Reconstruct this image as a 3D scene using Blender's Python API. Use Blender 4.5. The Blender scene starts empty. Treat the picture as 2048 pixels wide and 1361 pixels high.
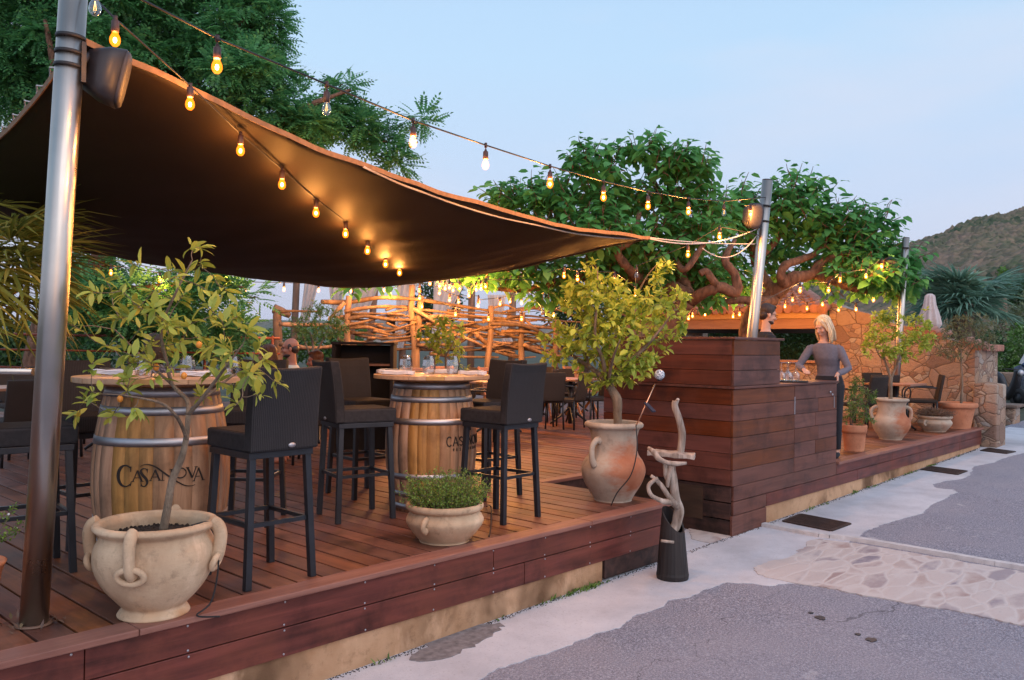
import bpy, bmesh, math, random
from mathutils import Vector, Matrix, noise
from mathutils.bvhtree import BVHTree
from mathutils.geometry import tessellate_polygon
V = Vector
rad = math.radians
SC = bpy.context.scene
COL = SC.collection
RN = random.Random(11)

# ------------------------------------------------------------------ camera frame
FPX, CX, CY = 1680.0, 1024.0, 680.5          # focal length and centre in photo pixels
AZ, ROLL, PITCH = rad(42.8), 0.0125, 0.0057
CAM = V((0, 0, 1.28))                        # deck surface is z = 0
_f = V((math.cos(AZ), math.sin(AZ), 0)); _r = V((math.sin(AZ), -math.cos(AZ), 0)); _u = V((0, 0, 1))
FW = _f*math.cos(PITCH) + _u*math.sin(PITCH)
_u2 = _u*math.cos(PITCH) - _f*math.sin(PITCH)
RT = _r*math.cos(ROLL) + _u2*math.sin(ROLL)
UP = _u2*math.cos(ROLL) - _r*math.sin(ROLL)
def ray(px, py): return FW + RT*((px-CX)/FPX) + UP*((CY-py)/FPX)
def W(px, py, d): return CAM + ray(px, py)*d                  # point seen at a pixel, d metres away
def D(px, py, z=0.0):                                         # point seen at a pixel on a level plane
    r = ray(px, py); return CAM + r*((z-CAM.z)/r.z)
def depth(p): return (p-CAM).dot(FW)
GS, G0 = 0.0148, -0.565
def gz(x): return G0 + GS*x                                   # the car park rises gently
def GP(px, py, dz=0.0):                                       # pixel -> ground
    r = ray(px, py); t = (G0+dz-CAM.z)/(r.z-GS*r.x); return CAM + r*t

def lin(c):
    return tuple((x/12.92 if x <= .04045 else ((x+.055)/1.055)**2.4) for x in [k/255 for k in c])
# ------------------------------------------------------------------ objects
def tag(o, label=None, cat=None, group=None, kind=None):
    if label: o['label'] = label
    if cat: o['category'] = cat
    if group: o['group'] = group
    if kind: o['kind'] = kind
    return o
def empty(name, loc, label=None, cat=None, group=None, rz=0.0):
    o = bpy.data.objects.new(name, None); COL.objects.link(o)
    o.location = loc; o.rotation_euler = (0, 0, rz); o.empty_display_size = .1
    return tag(o, label, cat, group)
def copy_tree(o, parent=None):
    c = o.copy(); COL.objects.link(c)
    if parent: c.parent = parent
    for ch in o.children: copy_tree(ch, c)
    return c

def frames(pts):
    out = []; n = len(pts)
    t0 = (pts[1]-pts[0]).normalized()
    a = V((0, 0, 1)) if abs(t0.z) < .9 else V((1, 0, 0))
    u = t0.cross(a).normalized()
    for i in range(n):
        t = (pts[min(i+1, n-1)]-pts[max(i-1, 0)])
        t = t.normalized() if t.length > 1e-9 else t0
        u = (u - t*u.dot(t))
        u = u.normalized() if u.length > 1e-6 else t.orthogonal().normalized()
        out.append((u, t.cross(u), t))
    return out
def smooth_path(pts, k=4):
    pts = [V(p) for p in pts]
    if len(pts) < 3: return pts
    out = []
    for i in range(len(pts)-1):
        p0 = pts[max(i-1, 0)]; p1 = pts[i]; p2 = pts[i+1]; p3 = pts[min(i+2, len(pts)-1)]
        for j in range(k):
            t = j/k
            out.append(.5*((2*p1)+(p2-p0)*t+(2*p0-5*p1+4*p2-p3)*t*t+(3*p1-p0-3*p2+p3)*t**3))
    out.append(pts[-1]); return out
def lerpl(a, n):
    if not hasattr(a, '__len__'): return [a]*n
    m = len(a)
    if m == n: return list(a)
    out = []
    for i in range(n):
        x = i/(n-1)*(m-1); k = min(int(x), m-2); out.append(a[k]+(a[k+1]-a[k])*(x-k))
    return out
def wiggle(p0, p1, n, amp, rg):
    p0, p1 = V(p0), V(p1); L = (p1-p0).length; out = [p0]
    for i in range(1, n):
        t = i/n
        out.append(p0.lerp(p1, t)+V((rg.uniform(-1, 1), rg.uniform(-1, 1), rg.uniform(-1, 1)))*amp*L)
    out.append(p1); return out

class MB:
    def __init__(s): s.v = []; s.f = []; s.sm = []
    def add(s, vs, fs, sm=False, M=None):
        b = len(s.v)
        s.v += [(M @ V(p)) if M else V(p) for p in vs]
        s.f += [tuple(b+i for i in f) for f in fs]; s.sm += [sm]*len(fs); return s
    def box(s, c, d, rz=0, M=None):
        x, y, z = d[0]/2, d[1]/2, d[2]/2
        T = Matrix.Translation(c) @ Matrix.Rotation(rz, 4, 'Z')
        if M: T = M @ T
        vs = [(-x,-y,-z),(x,-y,-z),(x,y,-z),(-x,y,-z),(-x,-y,z),(x,-y,z),(x,y,z),(-x,y,z)]
        return s.add(vs, [(0,3,2,1),(4,5,6,7),(0,1,5,4),(1,2,6,5),(2,3,7,6),(3,0,4,7)], False, T)
    def bx(s, x0, x1, y0, y1, z0, z1):
        return s.box(((x0+x1)/2, (y0+y1)/2, (z0+z1)/2), (x1-x0, y1-y0, z1-z0))
    def hexa(s, lo, hi):
        return s.add(list(lo)+list(hi), [(3,2,1,0),(4,5,6,7),(0,1,5,4),(1,2,6,5),(2,3,7,6),(3,0,4,7)])
    def beam(s, p0, p1, w, h, up=(0, 0, 1)):
        p0, p1 = V(p0), V(p1); t = (p1-p0).normalized(); u = V(up)
        if abs(t.dot(u)) > .95: u = V((0, 1, 0))
        sd = t.cross(u).normalized()*w/2; n = sd.cross(t).normalized()*h/2
        lo = [p0-sd-n, p0+sd-n, p0+sd+n, p0-sd+n]; hi = [p1-sd-n, p1+sd-n, p1+sd+n, p1-sd+n]
        return s.hexa(lo, hi)
    def tube(s, pts, r, n=8, caps=True, M=None, flat=1.0, sm=True):
        pts = [V(p) for p in pts]; rs = lerpl(r, len(pts)); fr = frames(pts); vs = []; fs = []
        for p, q, (u, w, t) in zip(pts, rs, fr):
            for k in range(n):
                a = 2*math.pi*k/n; vs.append(p+u*(math.cos(a)*q)+w*(math.sin(a)*q*flat))
        m = len(pts)
        for i in range(m-1):
            for k in range(n):
                k2 = (k+1) % n; fs.append((i*n+k, i*n+k2, (i+1)*n+k2, (i+1)*n+k))
        s.add(vs, fs, sm, M)
        if caps:
            b = len(s.v)-len(vs)
            s.f += [tuple(b+k for k in reversed(range(n))), tuple(b+(m-1)*n+k for k in range(n))]; s.sm += [False]*2
        return s
    def lathe(s, prof, c=(0, 0, 0), n=32, M=None, sm=True, sx=1, sy=1):
        vs = []; fs = []; idx = []
        for r, z in prof:
            if r < 1e-6: idx.append((len(vs), 1)); vs.append((c[0], c[1], c[2]+z))
            else:
                idx.append((len(vs), n))
                for k in range(n):
                    a = 2*math.pi*k/n; vs.append((c[0]+r*sx*math.cos(a), c[1]+r*sy*math.sin(a), c[2]+z))
        for (i, a), (j, b) in zip(idx, idx[1:]):
            for k in range(n):
                k2 = (k+1) % n
                if a == 1 and b == 1: continue
                if a == 1: fs.append((i, j+k2, j+k))
                elif b == 1: fs.append((i+k, i+k2, j))
                else: fs.append((i+k, i+k2, j+k2, j+k))
        return s.add(vs, fs, sm, M)
    def ball(s, c, r, n=12, M=None):
        r = (r, r, r) if not hasattr(r, '__len__') else r
        m = max(4, n//2); prof = [(math.sin(math.pi*i/m), -math.cos(math.pi*i/m)) for i in range(m+1)]
        prof[0] = (0, -1); prof[-1] = (0, 1)
        T = Matrix.Translation(c) @ Matrix.Diagonal((r[0], r[1], r[2], 1))
        return s.lathe(prof, (0, 0, 0), n, (M @ T) if M else T)
    def loft(s, rings, caps=True, sm=True, M=None):
        n = len(rings[0]); vs = [p for r in rings for p in r]; fs = []
        for i in range(len(rings)-1):
            for k in range(n):
                k2 = (k+1) % n; fs.append((i*n+k, i*n+k2, (i+1)*n+k2, (i+1)*n+k))
        if caps: fs += [tuple(reversed(range(n))), tuple((len(rings)-1)*n+k for k in range(n))]
        return s.add(vs, fs, sm, M)
    def grid(s, fn, nu, nv, sm=True):
        vs = [fn(i/nu, j/nv) for j in range(nv+1) for i in range(nu+1)]
        fs = [(j*(nu+1)+i, j*(nu+1)+i+1, (j+1)*(nu+1)+i+1, (j+1)*(nu+1)+i) for j in range(nv) for i in range(nu)]
        return s.add(vs, fs, sm)
    def leaf(s, b, d, n, L, w, segs=2, curl=.25, fold=.25):
        d = d.normalized(); sd = d.cross(n)
        sd = sd.normalized() if sd.length > 1e-5 else d.orthogonal().normalized()
        n = sd.cross(d); vs = [b]; k = len(s.v)
        prof = {1: (1,), 2: (1,), 3: (.85, .8), 4: (.7, 1, .62)}[segs] if segs > 1 else (1,)
        ts = {2: (.42,), 3: (.28, .66), 4: (.2, .48, .78)}[max(2, segs)]
        for t, q in zip(ts, prof):
            c = b+d*(L*t)-n*(curl*L*t*t); h = w/2*q
            vs += [c-sd*h+n*(fold*h), c, c+sd*h+n*(fold*h)]
        vs.append(b+d*L*(1-.15*curl)-n*(curl*L))
        fs = [(0, 2, 1), (0, 3, 2)]
        for i in range(len(ts)-1):
            o = 1+3*i; fs += [(o, o+1, o+4, o+3), (o+1, o+2, o+5, o+4)]
        o = 1+3*(len(ts)-1); e = len(vs)-1; fs += [(o, o+1, e), (o+1, o+2, e)]
        s.v += vs; s.f += [tuple(k+i for i in f) for f in fs]; s.sm += [True]*len(fs)
    def mark(s): s.mk = len(s.f); return s
    def build(s, name, mat, parent=None, org=None, bevel=0, remesh=0, solid=0, sub=0, smooth=None, disp=None):
        if org is None and parent is not None and parent.type == 'EMPTY' and s.v and not getattr(s, 'local', False): org = parent.location
        if org is None and parent is not None and parent.type == 'MESH' and not getattr(s, 'local', False) and parent.parent is not None: org = parent.parent.location
        me = bpy.data.meshes.new(name)
        o0 = V(org) if org is not None else V((0, 0, 0))
        me.from_pydata([tuple(p-o0) for p in s.v], [], s.f)
        me.polygons.foreach_set('use_smooth', s.sm if smooth is None else [smooth]*len(s.f))
        me.update()
        mk = getattr(s, 'mk', None)
        if mk is not None:
            for q in me.polygons[mk:]: q.material_index = 1
        for m in (mat if isinstance(mat, (list, tuple)) else [mat]): me.materials.append(m)
        o = bpy.data.objects.new(name, me); COL.objects.link(o)
        if parent is not None: o.parent = parent
        if solid:
            m = o.modifiers.new('s', 'SOLIDIFY'); m.thickness = solid; m.offset = 0
        if remesh:
            m = o.modifiers.new('r', 'REMESH'); m.mode = 'VOXEL'; m.voxel_size = remesh; m.use_smooth_shade = True
            m = o.modifiers.new('sm', 'SMOOTH'); m.factor = .5; m.iterations = 3
        if bevel:
            m = o.modifiers.new('b', 'BEVEL'); m.width = bevel; m.segments = 2; m.limit_method = 'ANGLE'; m.angle_limit = rad(40)
        if sub:
            m = o.modifiers.new('ss', 'SUBSURF'); m.levels = sub; m.render_levels = sub
        return o
def LMB():
    m = MB(); m.local = True; return m
def top(name, mb, mat, label, cat, group=None, kind=None, **k):
    c = V((sum(p.x for p in mb.v)/len(mb.v), sum(p.y for p in mb.v)/len(mb.v), min(p.z for p in mb.v)))
    o = mb.build(name, mat, None, c, **k); o.location = c
    return tag(o, label, cat, group, kind)

# ------------------------------------------------------------------ materials
class NT:
    def __init__(s, name):
        s.m = bpy.data.materials.new(name); s.m.use_nodes = True; s.t = s.m.node_tree; s.t.nodes.clear()
        s.out = s.n('ShaderNodeOutputMaterial')
    def n(s, ty, **k):
        x = s.t.nodes.new(ty)
        for a, b in k.items():
            if a[0] == '_': x.inputs[a[1:].replace('_', ' ')].default_value = b
            else: setattr(x, a, b)
        return x
    def l(s, a, b): s.t.links.new(a, b)
    def ramp(s, fac, stops, interp='LINEAR'):
        r = s.n('ShaderNodeValToRGB'); e = r.color_ramp; e.interpolation = interp
        while len(e.elements) < len(stops): e.elements.new(.5)
        for q, (p, c) in zip(e.elements, stops): q.position = p; q.color = (*c, 1)
        s.l(fac, r.inputs['Fac']); return r.outputs['Color']
    def coord(s, scale=(1, 1, 1), rot=(0, 0, 0), src='Object'):
        c = s.n('ShaderNodeTexCoord'); mp = s.n('ShaderNodeMapping')
        mp.inputs['Scale'].default_value = scale; mp.inputs['Rotation'].default_value = rot
        s.l(c.outputs[src], mp.inputs['Vector']); return mp.outputs['Vector']
    def noise(s, vec, scale, detail=4, rough=.55, dist=0):
        x = s.n('ShaderNodeTexNoise'); x.inputs['Scale'].default_value = scale; x.inputs['Detail'].default_value = detail
        x.inputs['Roughness'].default_value = rough; x.inputs['Distortion'].default_value = dist
        if vec is not None: s.l(vec, x.inputs['Vector'])
        return x.outputs['Fac']
    def mix(s, a, b, fac, mode='MIX'):
        x = s.n('ShaderNodeMix', data_type='RGBA', blend_type=mode)
        for i, q in ((6, a), (7, b)):
            if hasattr(q, 'is_linked') or hasattr(q, 'links'): s.l(q, x.inputs[i])
            else: x.inputs[i].default_value = (*q, 1)
        if hasattr(fac, 'links'): s.l(fac, x.inputs[0])
        else: x.inputs[0].default_value = fac
        return x.outputs[2]
    def math(s, op, a, b=0.0, clamp=False):
        x = s.n('ShaderNodeMath', operation=op, use_clamp=clamp)
        for i, q in ((0, a), (1, b)):
            if hasattr(q, 'links'): s.l(q, x.inputs[i])
            else: x.inputs[i].default_value = q
        return x.outputs[0]
    def bump(s, h, strength=.3, dist=.01):
        x = s.n('ShaderNodeBump'); x.inputs['Strength'].default_value = strength; x.inputs['Distance'].default_value = dist
        s.l(h, x.inputs['Height']); return x.outputs['Normal']
    def bsdf(s, col, rough=.6, metal=0, nrm=None, spec=.5, **k):
        b = s.n('ShaderNodeBsdfPrincipled')
        for nm, q in (('Base Color', col), ('Roughness', rough), ('Metallic', metal), ('Specular IOR Level', spec)):
            if hasattr(q, 'links'): s.l(q, b.inputs[nm])
            else: b.inputs[nm].default_value = (*q, 1) if nm == 'Base Color' else q
        if nrm is not None: s.l(nrm, b.inputs['Normal'])
        for a, q in k.items(): b.inputs[a.replace('_', ' ')].default_value = q
        return b
    def done(s, sh): s.l(sh.outputs[0] if hasattr(sh, 'outputs') else sh, s.out.inputs['Surface']); return s.m

def plain(name, c, rough=.5, metal=0, var=.25, scale=8, bump=.1, bdist=.004, spec=.5, stretch=(1, 1, 1)):
    t = NT(name); v = t.coord(stretch); a = t.noise(v, scale, 5)
    c0 = tuple(x*(1-var) for x in c); c1 = tuple(min(1, x*(1+var)) for x in c)
    col = t.ramp(a, [(.3, c0), (.7, c1)])
    r = t.math('ADD', t.math('MULTIPLY', t.noise(v, scale*2.3), .2), rough-.1)
    return t.done(t.bsdf(col, r, metal, t.bump(t.noise(v, scale*6, 6), bump, bdist), spec))
def wood(name, dark, light, axis=0, grain=9, rough=.55, isl=.5, bump=.25, weather=None, knots=0.0, stain=.0, cross=18):
    t = NT(name); sc = [cross]*3; sc[axis] = 1.0
    geo = t.n('ShaderNodeNewGeometry'); rnd = geo.outputs['Random Per Island']
    tc = t.n('ShaderNodeTexCoord'); off = t.n('ShaderNodeVectorMath', operation='MULTIPLY_ADD')
    cmb = t.n('ShaderNodeCombineXYZ')
    for i in range(3): t.l(rnd, cmb.inputs[i])
    t.l(cmb.outputs[0], off.inputs[0]); off.inputs[1].default_value = (37, 53, 71); t.l(tc.outputs['Object'], off.inputs[2])
    mp = t.n('ShaderNodeMapping'); mp.inputs['Scale'].default_value = sc; t.l(off.outputs[0], mp.inputs['Vector'])
    g = t.noise(mp.outputs[0], grain/9*1.6, 7, .62, .6)
    col = t.ramp(g, [(.28, dark), (.72, light)])
    hs = t.n('ShaderNodeHueSaturation'); t.l(col, hs.inputs['Color'])
    t.l(t.math('ADD', t.math('MULTIPLY', rnd, isl), 1-isl/2), hs.inputs['Value'])
    h2 = t.math('FRACT', t.math('MULTIPLY', rnd, 7.31)); t.l(t.math('ADD', t.math('MULTIPLY', h2, .016), .492), hs.inputs['Hue'])
    t.l(t.math('ADD', t.math('MULTIPLY', h2, .4), .8), hs.inputs['Saturation'])
    col = hs.outputs[0]
    big = t.noise(off.outputs[0], 2.2, 5, .6)
    if weather: col = t.mix(col, weather, t.ramp_f(big, .45, .72) if hasattr(t, 'ramp_f') else t.math('MULTIPLY', t.math('SUBTRACT', big, .42, True), 2.2, True))
    if stain:
        sn = t.noise(tc.outputs['Object'], 3.1, 6, .65)
        col = t.mix(col, tuple(x*.25 for x in dark), t.math('MULTIPLY', t.math('SUBTRACT', sn, .5, True), stain*6, True))
    r = t.math('ADD', t.math('MULTIPLY', big, .3), rough-.15)
    return t.done(t.bsdf(col, r, 0, t.bump(g, bump, .004), .35))
def leafmat(name, dark, light, third=None, trans=.35, rough=.45):
    t = NT(name); g = t.n('ShaderNodeNewGeometry'); rnd = g.outputs['Random Per Island']
    st = [(0, dark), (.6, light)] + ([(.86, light), (1, third)] if third else [(1, tuple(min(1, x*1.25) for x in light))])
    col = t.ramp(rnd, st)
    big = t.noise(t.coord(), 1.6, 3)
    hs = t.n('ShaderNodeHueSaturation'); t.l(col, hs.inputs['Color']); t.l(t.math('ADD', t.math('MULTIPLY', big, .7), .65), hs.inputs['Value'])
    b = t.bsdf(hs.outputs[0], rough, 0, None, .4)
    tr = t.n('ShaderNodeBsdfTranslucent'); t.l(hs.outputs[0], tr.inputs['Color'])
    mx = t.n('ShaderNodeMixShader'); mx.inputs[0].default_value = trans
    t.l(b.outputs[0], mx.inputs[1]); t.l(tr.outputs[0], mx.inputs[2]); return t.done(mx)
def metal(name, c, rough=.3, brushed=(1, 1, 40), metalness=1.0):
    t = NT(name); v = t.coord(brushed); g = t.noise(v, 6, 5)
    r = t.math('ADD', t.math('MULTIPLY', t.noise(t.coord(), 5, 4), .22), rough-.11)
    col = t.ramp(t.noise(t.coord(), 3, 5), [(.3, tuple(x*.8 for x in c)), (.7, c)])
    return t.done(t.bsdf(col, r, metalness, t.bump(g, .06, .002)))
def glass(name, c=(.95, .97, 1), rough=.02, alpha=.25):
    t = NT(name); b = t.bsdf(c, rough, 0, None, .6)
    tr = t.n('ShaderNodeBsdfTransparent'); tr.inputs[0].default_value = (.93, .95, .97, 1)
    gl = t.n('ShaderNodeBsdfGlossy'); gl.inputs['Roughness'].default_value = rough
    fr = t.n('ShaderNodeLayerWeight'); fr.inputs['Blend'].default_value = .35
    mx = t.n('ShaderNodeMixShader'); t.l(t.math('ADD', t.math('MULTIPLY', fr.outputs['Facing'], .75), .08), mx.inputs[0])
    t.l(tr.outputs[0], mx.inputs[1]); t.l(gl.outputs[0], mx.inputs[2]); return t.done(mx)

def bulbmat(name, col, strength):
    t = NT(name); e = t.n('ShaderNodeEmission'); e.inputs[0].default_value = (*col, 1); e.inputs[1].default_value = strength
    tr = t.n('ShaderNodeBsdfTransparent'); a = t.n('ShaderNodeAddShader')
    t.l(e.outputs[0], a.inputs[0]); t.l(tr.outputs[0], a.inputs[1])
    t.m.cycles.emission_sampling = 'NONE'
    return t.done(a)
def weave(name, c0, c1, scale=120, rough=.75, axis='Z'):
    t = NT(name); v = t.coord()
    w1 = t.n('ShaderNodeTexWave', wave_type='BANDS', bands_direction='Z'); w1.inputs['Scale'].default_value = scale; w1.inputs['Distortion'].default_value = 1.5
    w1.inputs['Detail'].default_value = 2; t.l(v, w1.inputs['Vector'])
    w2 = t.n('ShaderNodeTexWave', wave_type='BANDS', bands_direction='X'); w2.inputs['Scale'].default_value = scale*.5; w2.inputs['Distortion'].default_value = 1.5
    t.l(v, w2.inputs['Vector'])
    h = t.math('MULTIPLY', w1.outputs['Fac'], t.math('ADD', t.math('MULTIPLY', w2.outputs['Fac'], .6), .4))
    col = t.mix(t.ramp(h, [(.15, c0), (.8, c1)]), tuple(x*.6 for x in c0), t.math('MULTIPLY', t.noise(v, 5, 4), .6))
    return t.done(t.bsdf(col, rough, 0, t.bump(h, .5, .003), .35))
def clay(name, c0, c1, c2, patch=.5, scale=3.2, rough=.85, blot=None):
    t = NT(name); v = t.coord(); st = t.coord((1, 1, 9))
    a = t.noise(v, scale, 6, .6); col = t.ramp(a, [(.3, c0), (.62, c1)])
    col = t.mix(col, c2, t.math('MULTIPLY', t.math('SUBTRACT', t.noise(v, scale*.75, 3, .55, .4), 1-patch, True), 6, True))
    col = t.mix(col, tuple(min(1, x*1.35+.05) for x in c1), t.math('MULTIPLY', t.math('SUBTRACT', t.noise(t.coord((1, 1, .45)), scale*1.7, 5, .65), .56, True), 3.5, True))
    col = t.mix(col, tuple(x*.35 for x in c0), t.math('MULTIPLY', t.math('SUBTRACT', t.noise(v, scale*5, 7, .75), .53, True), 2.6, True))
    if blot:                                     # iron-red firing blotch on one side of the jar
        dm = t.n('ShaderNodeVectorMath', operation='DISTANCE'); t.l(v, dm.inputs[0]); dm.inputs[1].default_value = blot[0]
        f = t.math('ADD', t.math('MULTIPLY', dm.outputs['Value'], 1/blot[1]), t.math('MULTIPLY', t.math('SUBTRACT', t.noise(t.coord((1, 1, 2)), 9, 6, .65), .5), 1.3))
        red = t.ramp(t.noise(v, 8, 5), [(.3, (.36, .12, .06)), (.7, (.46, .20, .11))])
        col = t.mix(red, col, t.math('MULTIPLY', t.math('SUBTRACT', f, .60, True), 1.7, True))
    h = t.math('ADD', t.math('MULTIPLY', t.noise(st, 14, 4), .6), t.noise(v, 40, 5))
    return t.done(t.bsdf(col, rough, 0, t.bump(h, .35, .006), .25))
# ------------------------------------------------------------------ palette
M = {}
M['deck'] = wood('deck_boards', (.066, .021, .011), (.215, .074, .038), 1, 7, .5, .7, .3, (.25, .11, .07), 0, .5, cross=16)
M['fascia'] = wood('fascia_boards', (.050, .009, .004), (.225, .036, .013), 0, 7, .42, .7, .3, (.19, .05, .025), 0, .5, cross=14)
M['nosing'] = wood('nosing_board', (.19, .060, .032), (.34, .135, .080), 0, 8, .5, .25, .2, None, 0, .15, cross=18)
M['barx'] = wood('bar_boards_front', (.060, .019, .010), (.185, .060, .032), 0, 7, .5, .38, .3, (.17, .062, .042), 0, .5, cross=13)
M['bary'] = wood('bar_boards_side', (.060, .015, .008), (.180, .046, .024), 1, 7, .5, .38, .3, (.16, .05, .03), 0, .5, cross=13)
M['dark_board'] = wood('old_boards', (.02, .010, .008), (.09, .036, .024), 1, 7, .65, .6, .3, None, 0, 1.0, cross=10)
M['plinth'] = clay('plinth_render', (.34, .18, .09), (.52, .32, .19), (.15, .08, .042), .54, 2.4)
M['black_metal'] = plain('dark_metal', (.022, .024, .03), .4, .3, .2, 9, .05)
M['wicker'] = weave('dark_wicker', (.002, .002, .003), (.075, .070, .078), 62)
M['wicker_brown'] = weave('brown_wicker', (.012, .009, .008), (.07, .05, .042), 70)
M['oak'] = wood('barrel_oak', (.26, .13, .06), (.54, .295, .145), 2, 8, .6, .22, .25, None, 0, .5, cross=16)
M['hoop'] = metal('galvanised_hoop', (.50, .50, .53), .5, (1, 1, 30))
M['pine'] = wood('table_pine', (.38, .21, .09), (.60, .37, .18), 0, 8, .4, .3, .12, None, 0, .1, cross=14)
M['table_wood'] = wood('cafe_table_wood', (.22, .09, .04), (.42, .19, .09), 0, 8, .4, .5, .15, None, 0, .15, cross=14)
M['steel'] = metal('brushed_steel', (.50, .455, .41), .31, (60, 60, 1))
M['napkin'] = plain('napkin_cloth', (.72, .74, .80), .9, 0, .06, 20, .2)
M['glass'] = glass('clear_glass')
M['ink'] = plain('burnt_lettering', (.016, .009, .006), .8, 0, .4, 40)
M['clay_pale'] = clay('pale_clay', (.42, .27, .165), (.63, .455, .30), (.50, .26, .12), .48)
M['clay_jar'] = clay('jar_clay', (.34, .27, .21), (.52, .43, .34), (.44, .16, .07), .47, 2.2)
def jar_mat(c, e):
    q = (-_f*.20+_r*.16); return clay('jar_clay', (.34, .27, .21), (.52, .43, .34), (.45, .22, .11), .36, 2.2, .85, ((q.x*e, q.y*e, .29*e), .24*e))
M['terracotta'] = clay('terracotta', (.42, .16, .085), (.56, .25, .14), (.34, .13, .08), .35)
M['soil'] = plain('potting_soil', (.035, .022, .015), .95, 0, .6, 40, 1, .02)
M['bark'] = plain('grey_bark', (.20, .145, .10), .9, 0, .5, 16, .9, .02, stretch=(1, 1, .35))
M['bark_red'] = plain('mulberry_bark', (.19, .095, .058), .9, 0, .6, 14, 1, .04, stretch=(1, 1, .5))
M['driftwood'] = wood('driftwood', (.13, .085, .055), (.56, .46, .38), 2, 12, .8, .5, .5, None, 0, .3, cross=9)
M['fence_wood'] = wood('fence_branch_wood', (.06, .040, .030), (.24, .155, .105), 2, 8, .75, 1.0, .5, None, 0, .3, cross=9)
M['lf_kumquat'] = leafmat('kumquat_leaf', (.18, .26, .045), (.42, .50, .095), (.62, .56, .11), .4)
M['lf_lemon'] = leafmat('lemon_leaf', (.20, .30, .04), (.46, .56, .09), (.68, .70, .14), .42)
M['lf_thyme'] = leafmat('thyme_leaf', (.07, .15, .02), (.22, .35, .06), (.40, .40, .09), .3)
M['lf_shrub'] = leafmat('shrub_leaf', (.05, .12, .03), (.14, .25, .06), (.24, .3, .08), .35)
M['lf_olive'] = leafmat('olive_leaf', (.09, .12, .06), (.18, .21, .10), (.24, .22, .11), .3)
M['lf_mulberry'] = leafmat('mulberry_leaf', (.055, .21, .06), (.135, .40, .11), (.26, .52, .12), .48)
M['lf_locust'] = leafmat('locust_leaf', (.045, .17, .07), (.12, .35, .12), (.22, .46, .13), .48)
M['lf_palm'] = leafmat('palm_leaf', (.10, .15, .03), (.30, .34, .07), (.56, .46, .12), .35)
M['lf_palm_dark'] = leafmat('dark_palm_leaf', (.09, .19, .14), (.21, .37, .27), (.40, .54, .38), .38)
M['lf_hedge'] = leafmat('hedge_leaf', (.018, .05, .018), (.05, .115, .032), (.1, .18, .05), .3)
M['lf_bright'] = leafmat('bright_bush_leaf', (.05, .12, .022), (.12, .24, .045), (.35, .42, .25), .3)
M['lf_heather'] = leafmat('dry_thyme_leaf', (.12, .07, .05), (.22, .13, .09), (.18, .16, .07), .3)
M['fruit'] = plain('kumquat_skin', (.75, .26, .03), .4, 0, .1)
M['sail'] = weave('shade_net', (.012, .007, .005), (.040, .019, .010), 150, .6)
M['hem'] = plain('sail_hem', (.22, .12, .06), .8, 0, .25, 30)
M['rope'] = plain('white_rope', (.55, .50, .47), .9, 0, .2, 60)
M['cable'] = plain('rubber_cable', (.012, .012, .014), .6)
M['socket'] = plain('lamp_socket', (.05, .022, .018), .5)
M['lit'] = bulbmat('lit_bulb', (1, .21, .008), 1.4); M['core'] = bulbmat('glowing_filament', (1, .62, .24), 9.0)
M['unlit'] = glass('unlit_bulb_glass', (.8, .85, .9), .05)
M['filament'] = bulbmat('bulb_filament', (1, .5, .12), 2.0)
M['speaker'] = plain('speaker_plastic', (.013, .013, .018), .45, 0, .2, 14)
M['grille'] = plain('speaker_grille', (.03, .028, .036), .5, 0, .2, 60, .4)
M['skin'] = plain('skin', (.56, .31, .22), .5, 0, .07, 9, .05)
M['skin_tan'] = plain('red_lit_skin', (.37, .14, .085), .5, 0, .08, 9, .05)  # red light on the seated guests is put into their skin colour
M['eye'] = plain('eye', (.03, .02, .018), .2)
M['lips'] = plain('lips', (.46, .21, .165), .45)
M['blond'] = wood('blond_hair', (.42, .27, .14), (.88, .70, .46), 2, 9, .45, .5, .3, cross=30)
M['brown_hair'] = wood('brown_hair', (.02, .011, .008), (.055, .03, .02), 2, 9, .45, .4, .3, cross=30)
M['auburn_hair'] = wood('auburn_hair', (.06, .022, .012), (.14, .055, .028), 2, 9, .45, .4, .3, cross=30)
M['sweater'] = plain('grey_sweater', (.14, .13, .16), .9, 0, .12, 40, .5)
M['black_cloth'] = plain('black_cloth', (.012, .012, .017), .85, 0, .2, 20, .3)
M['cream_cloth'] = plain('cream_cloth', (.60, .50, .38), .9, 0, .08, 20, .3)
M['white_cloth'] = plain('white_cloth', (.7, .68, .66), .9, 0, .06, 20, .3)
M['navy'] = plain('navy_cloth', (.02, .025, .05), .9)
def patterned(name, a, b, sc):
    t = NT(name); v = t.coord(); return t.done(t.bsdf(t.ramp(t.noise(v, sc, 3, .6, 1.5), [(.46, a), (.52, b)], 'LINEAR'), .85))
M['yellow_print'] = patterned('yellow_print', (.62, .36, .03), (.10, .05, .03), 22)
M['grey_print'] = patterned('grey_print', (.25, .24, .26), (.06, .05, .06), 28)
M['curtain'] = leafmat('sheer_curtain', (.78, .75, .76), (.82, .80, .80), None, .55, .9)
M['grey_post'] = plain('weathered_post', (.16, .11, .085), .85, 0, .35, 10, .5, stretch=(1, 1, .2))
M['copper'] = metal('copper_stick', (.75, .42, .28), .35, (30, 30, 1))
def mesh_ball():
    t = NT('pierced_ball'); v = t.coord()
    x = t.n('ShaderNodeTexVoronoi'); x.inputs['Scale'].default_value = 130; t.l(v, x.inputs['Vector'])
    return t.done(t.bsdf(t.ramp(x.outputs['Distance'], [(.40, (.012, .03, .07)), (.50, (.6, .68, .76))]), .35))
M['ball'] = mesh_ball()
M['stave_black'] = wood('black_staves', (.008, .007, .008), (.04, .03, .028), 2, 7, .6, .4, .4, None, 0, .2, cross=14)
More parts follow.
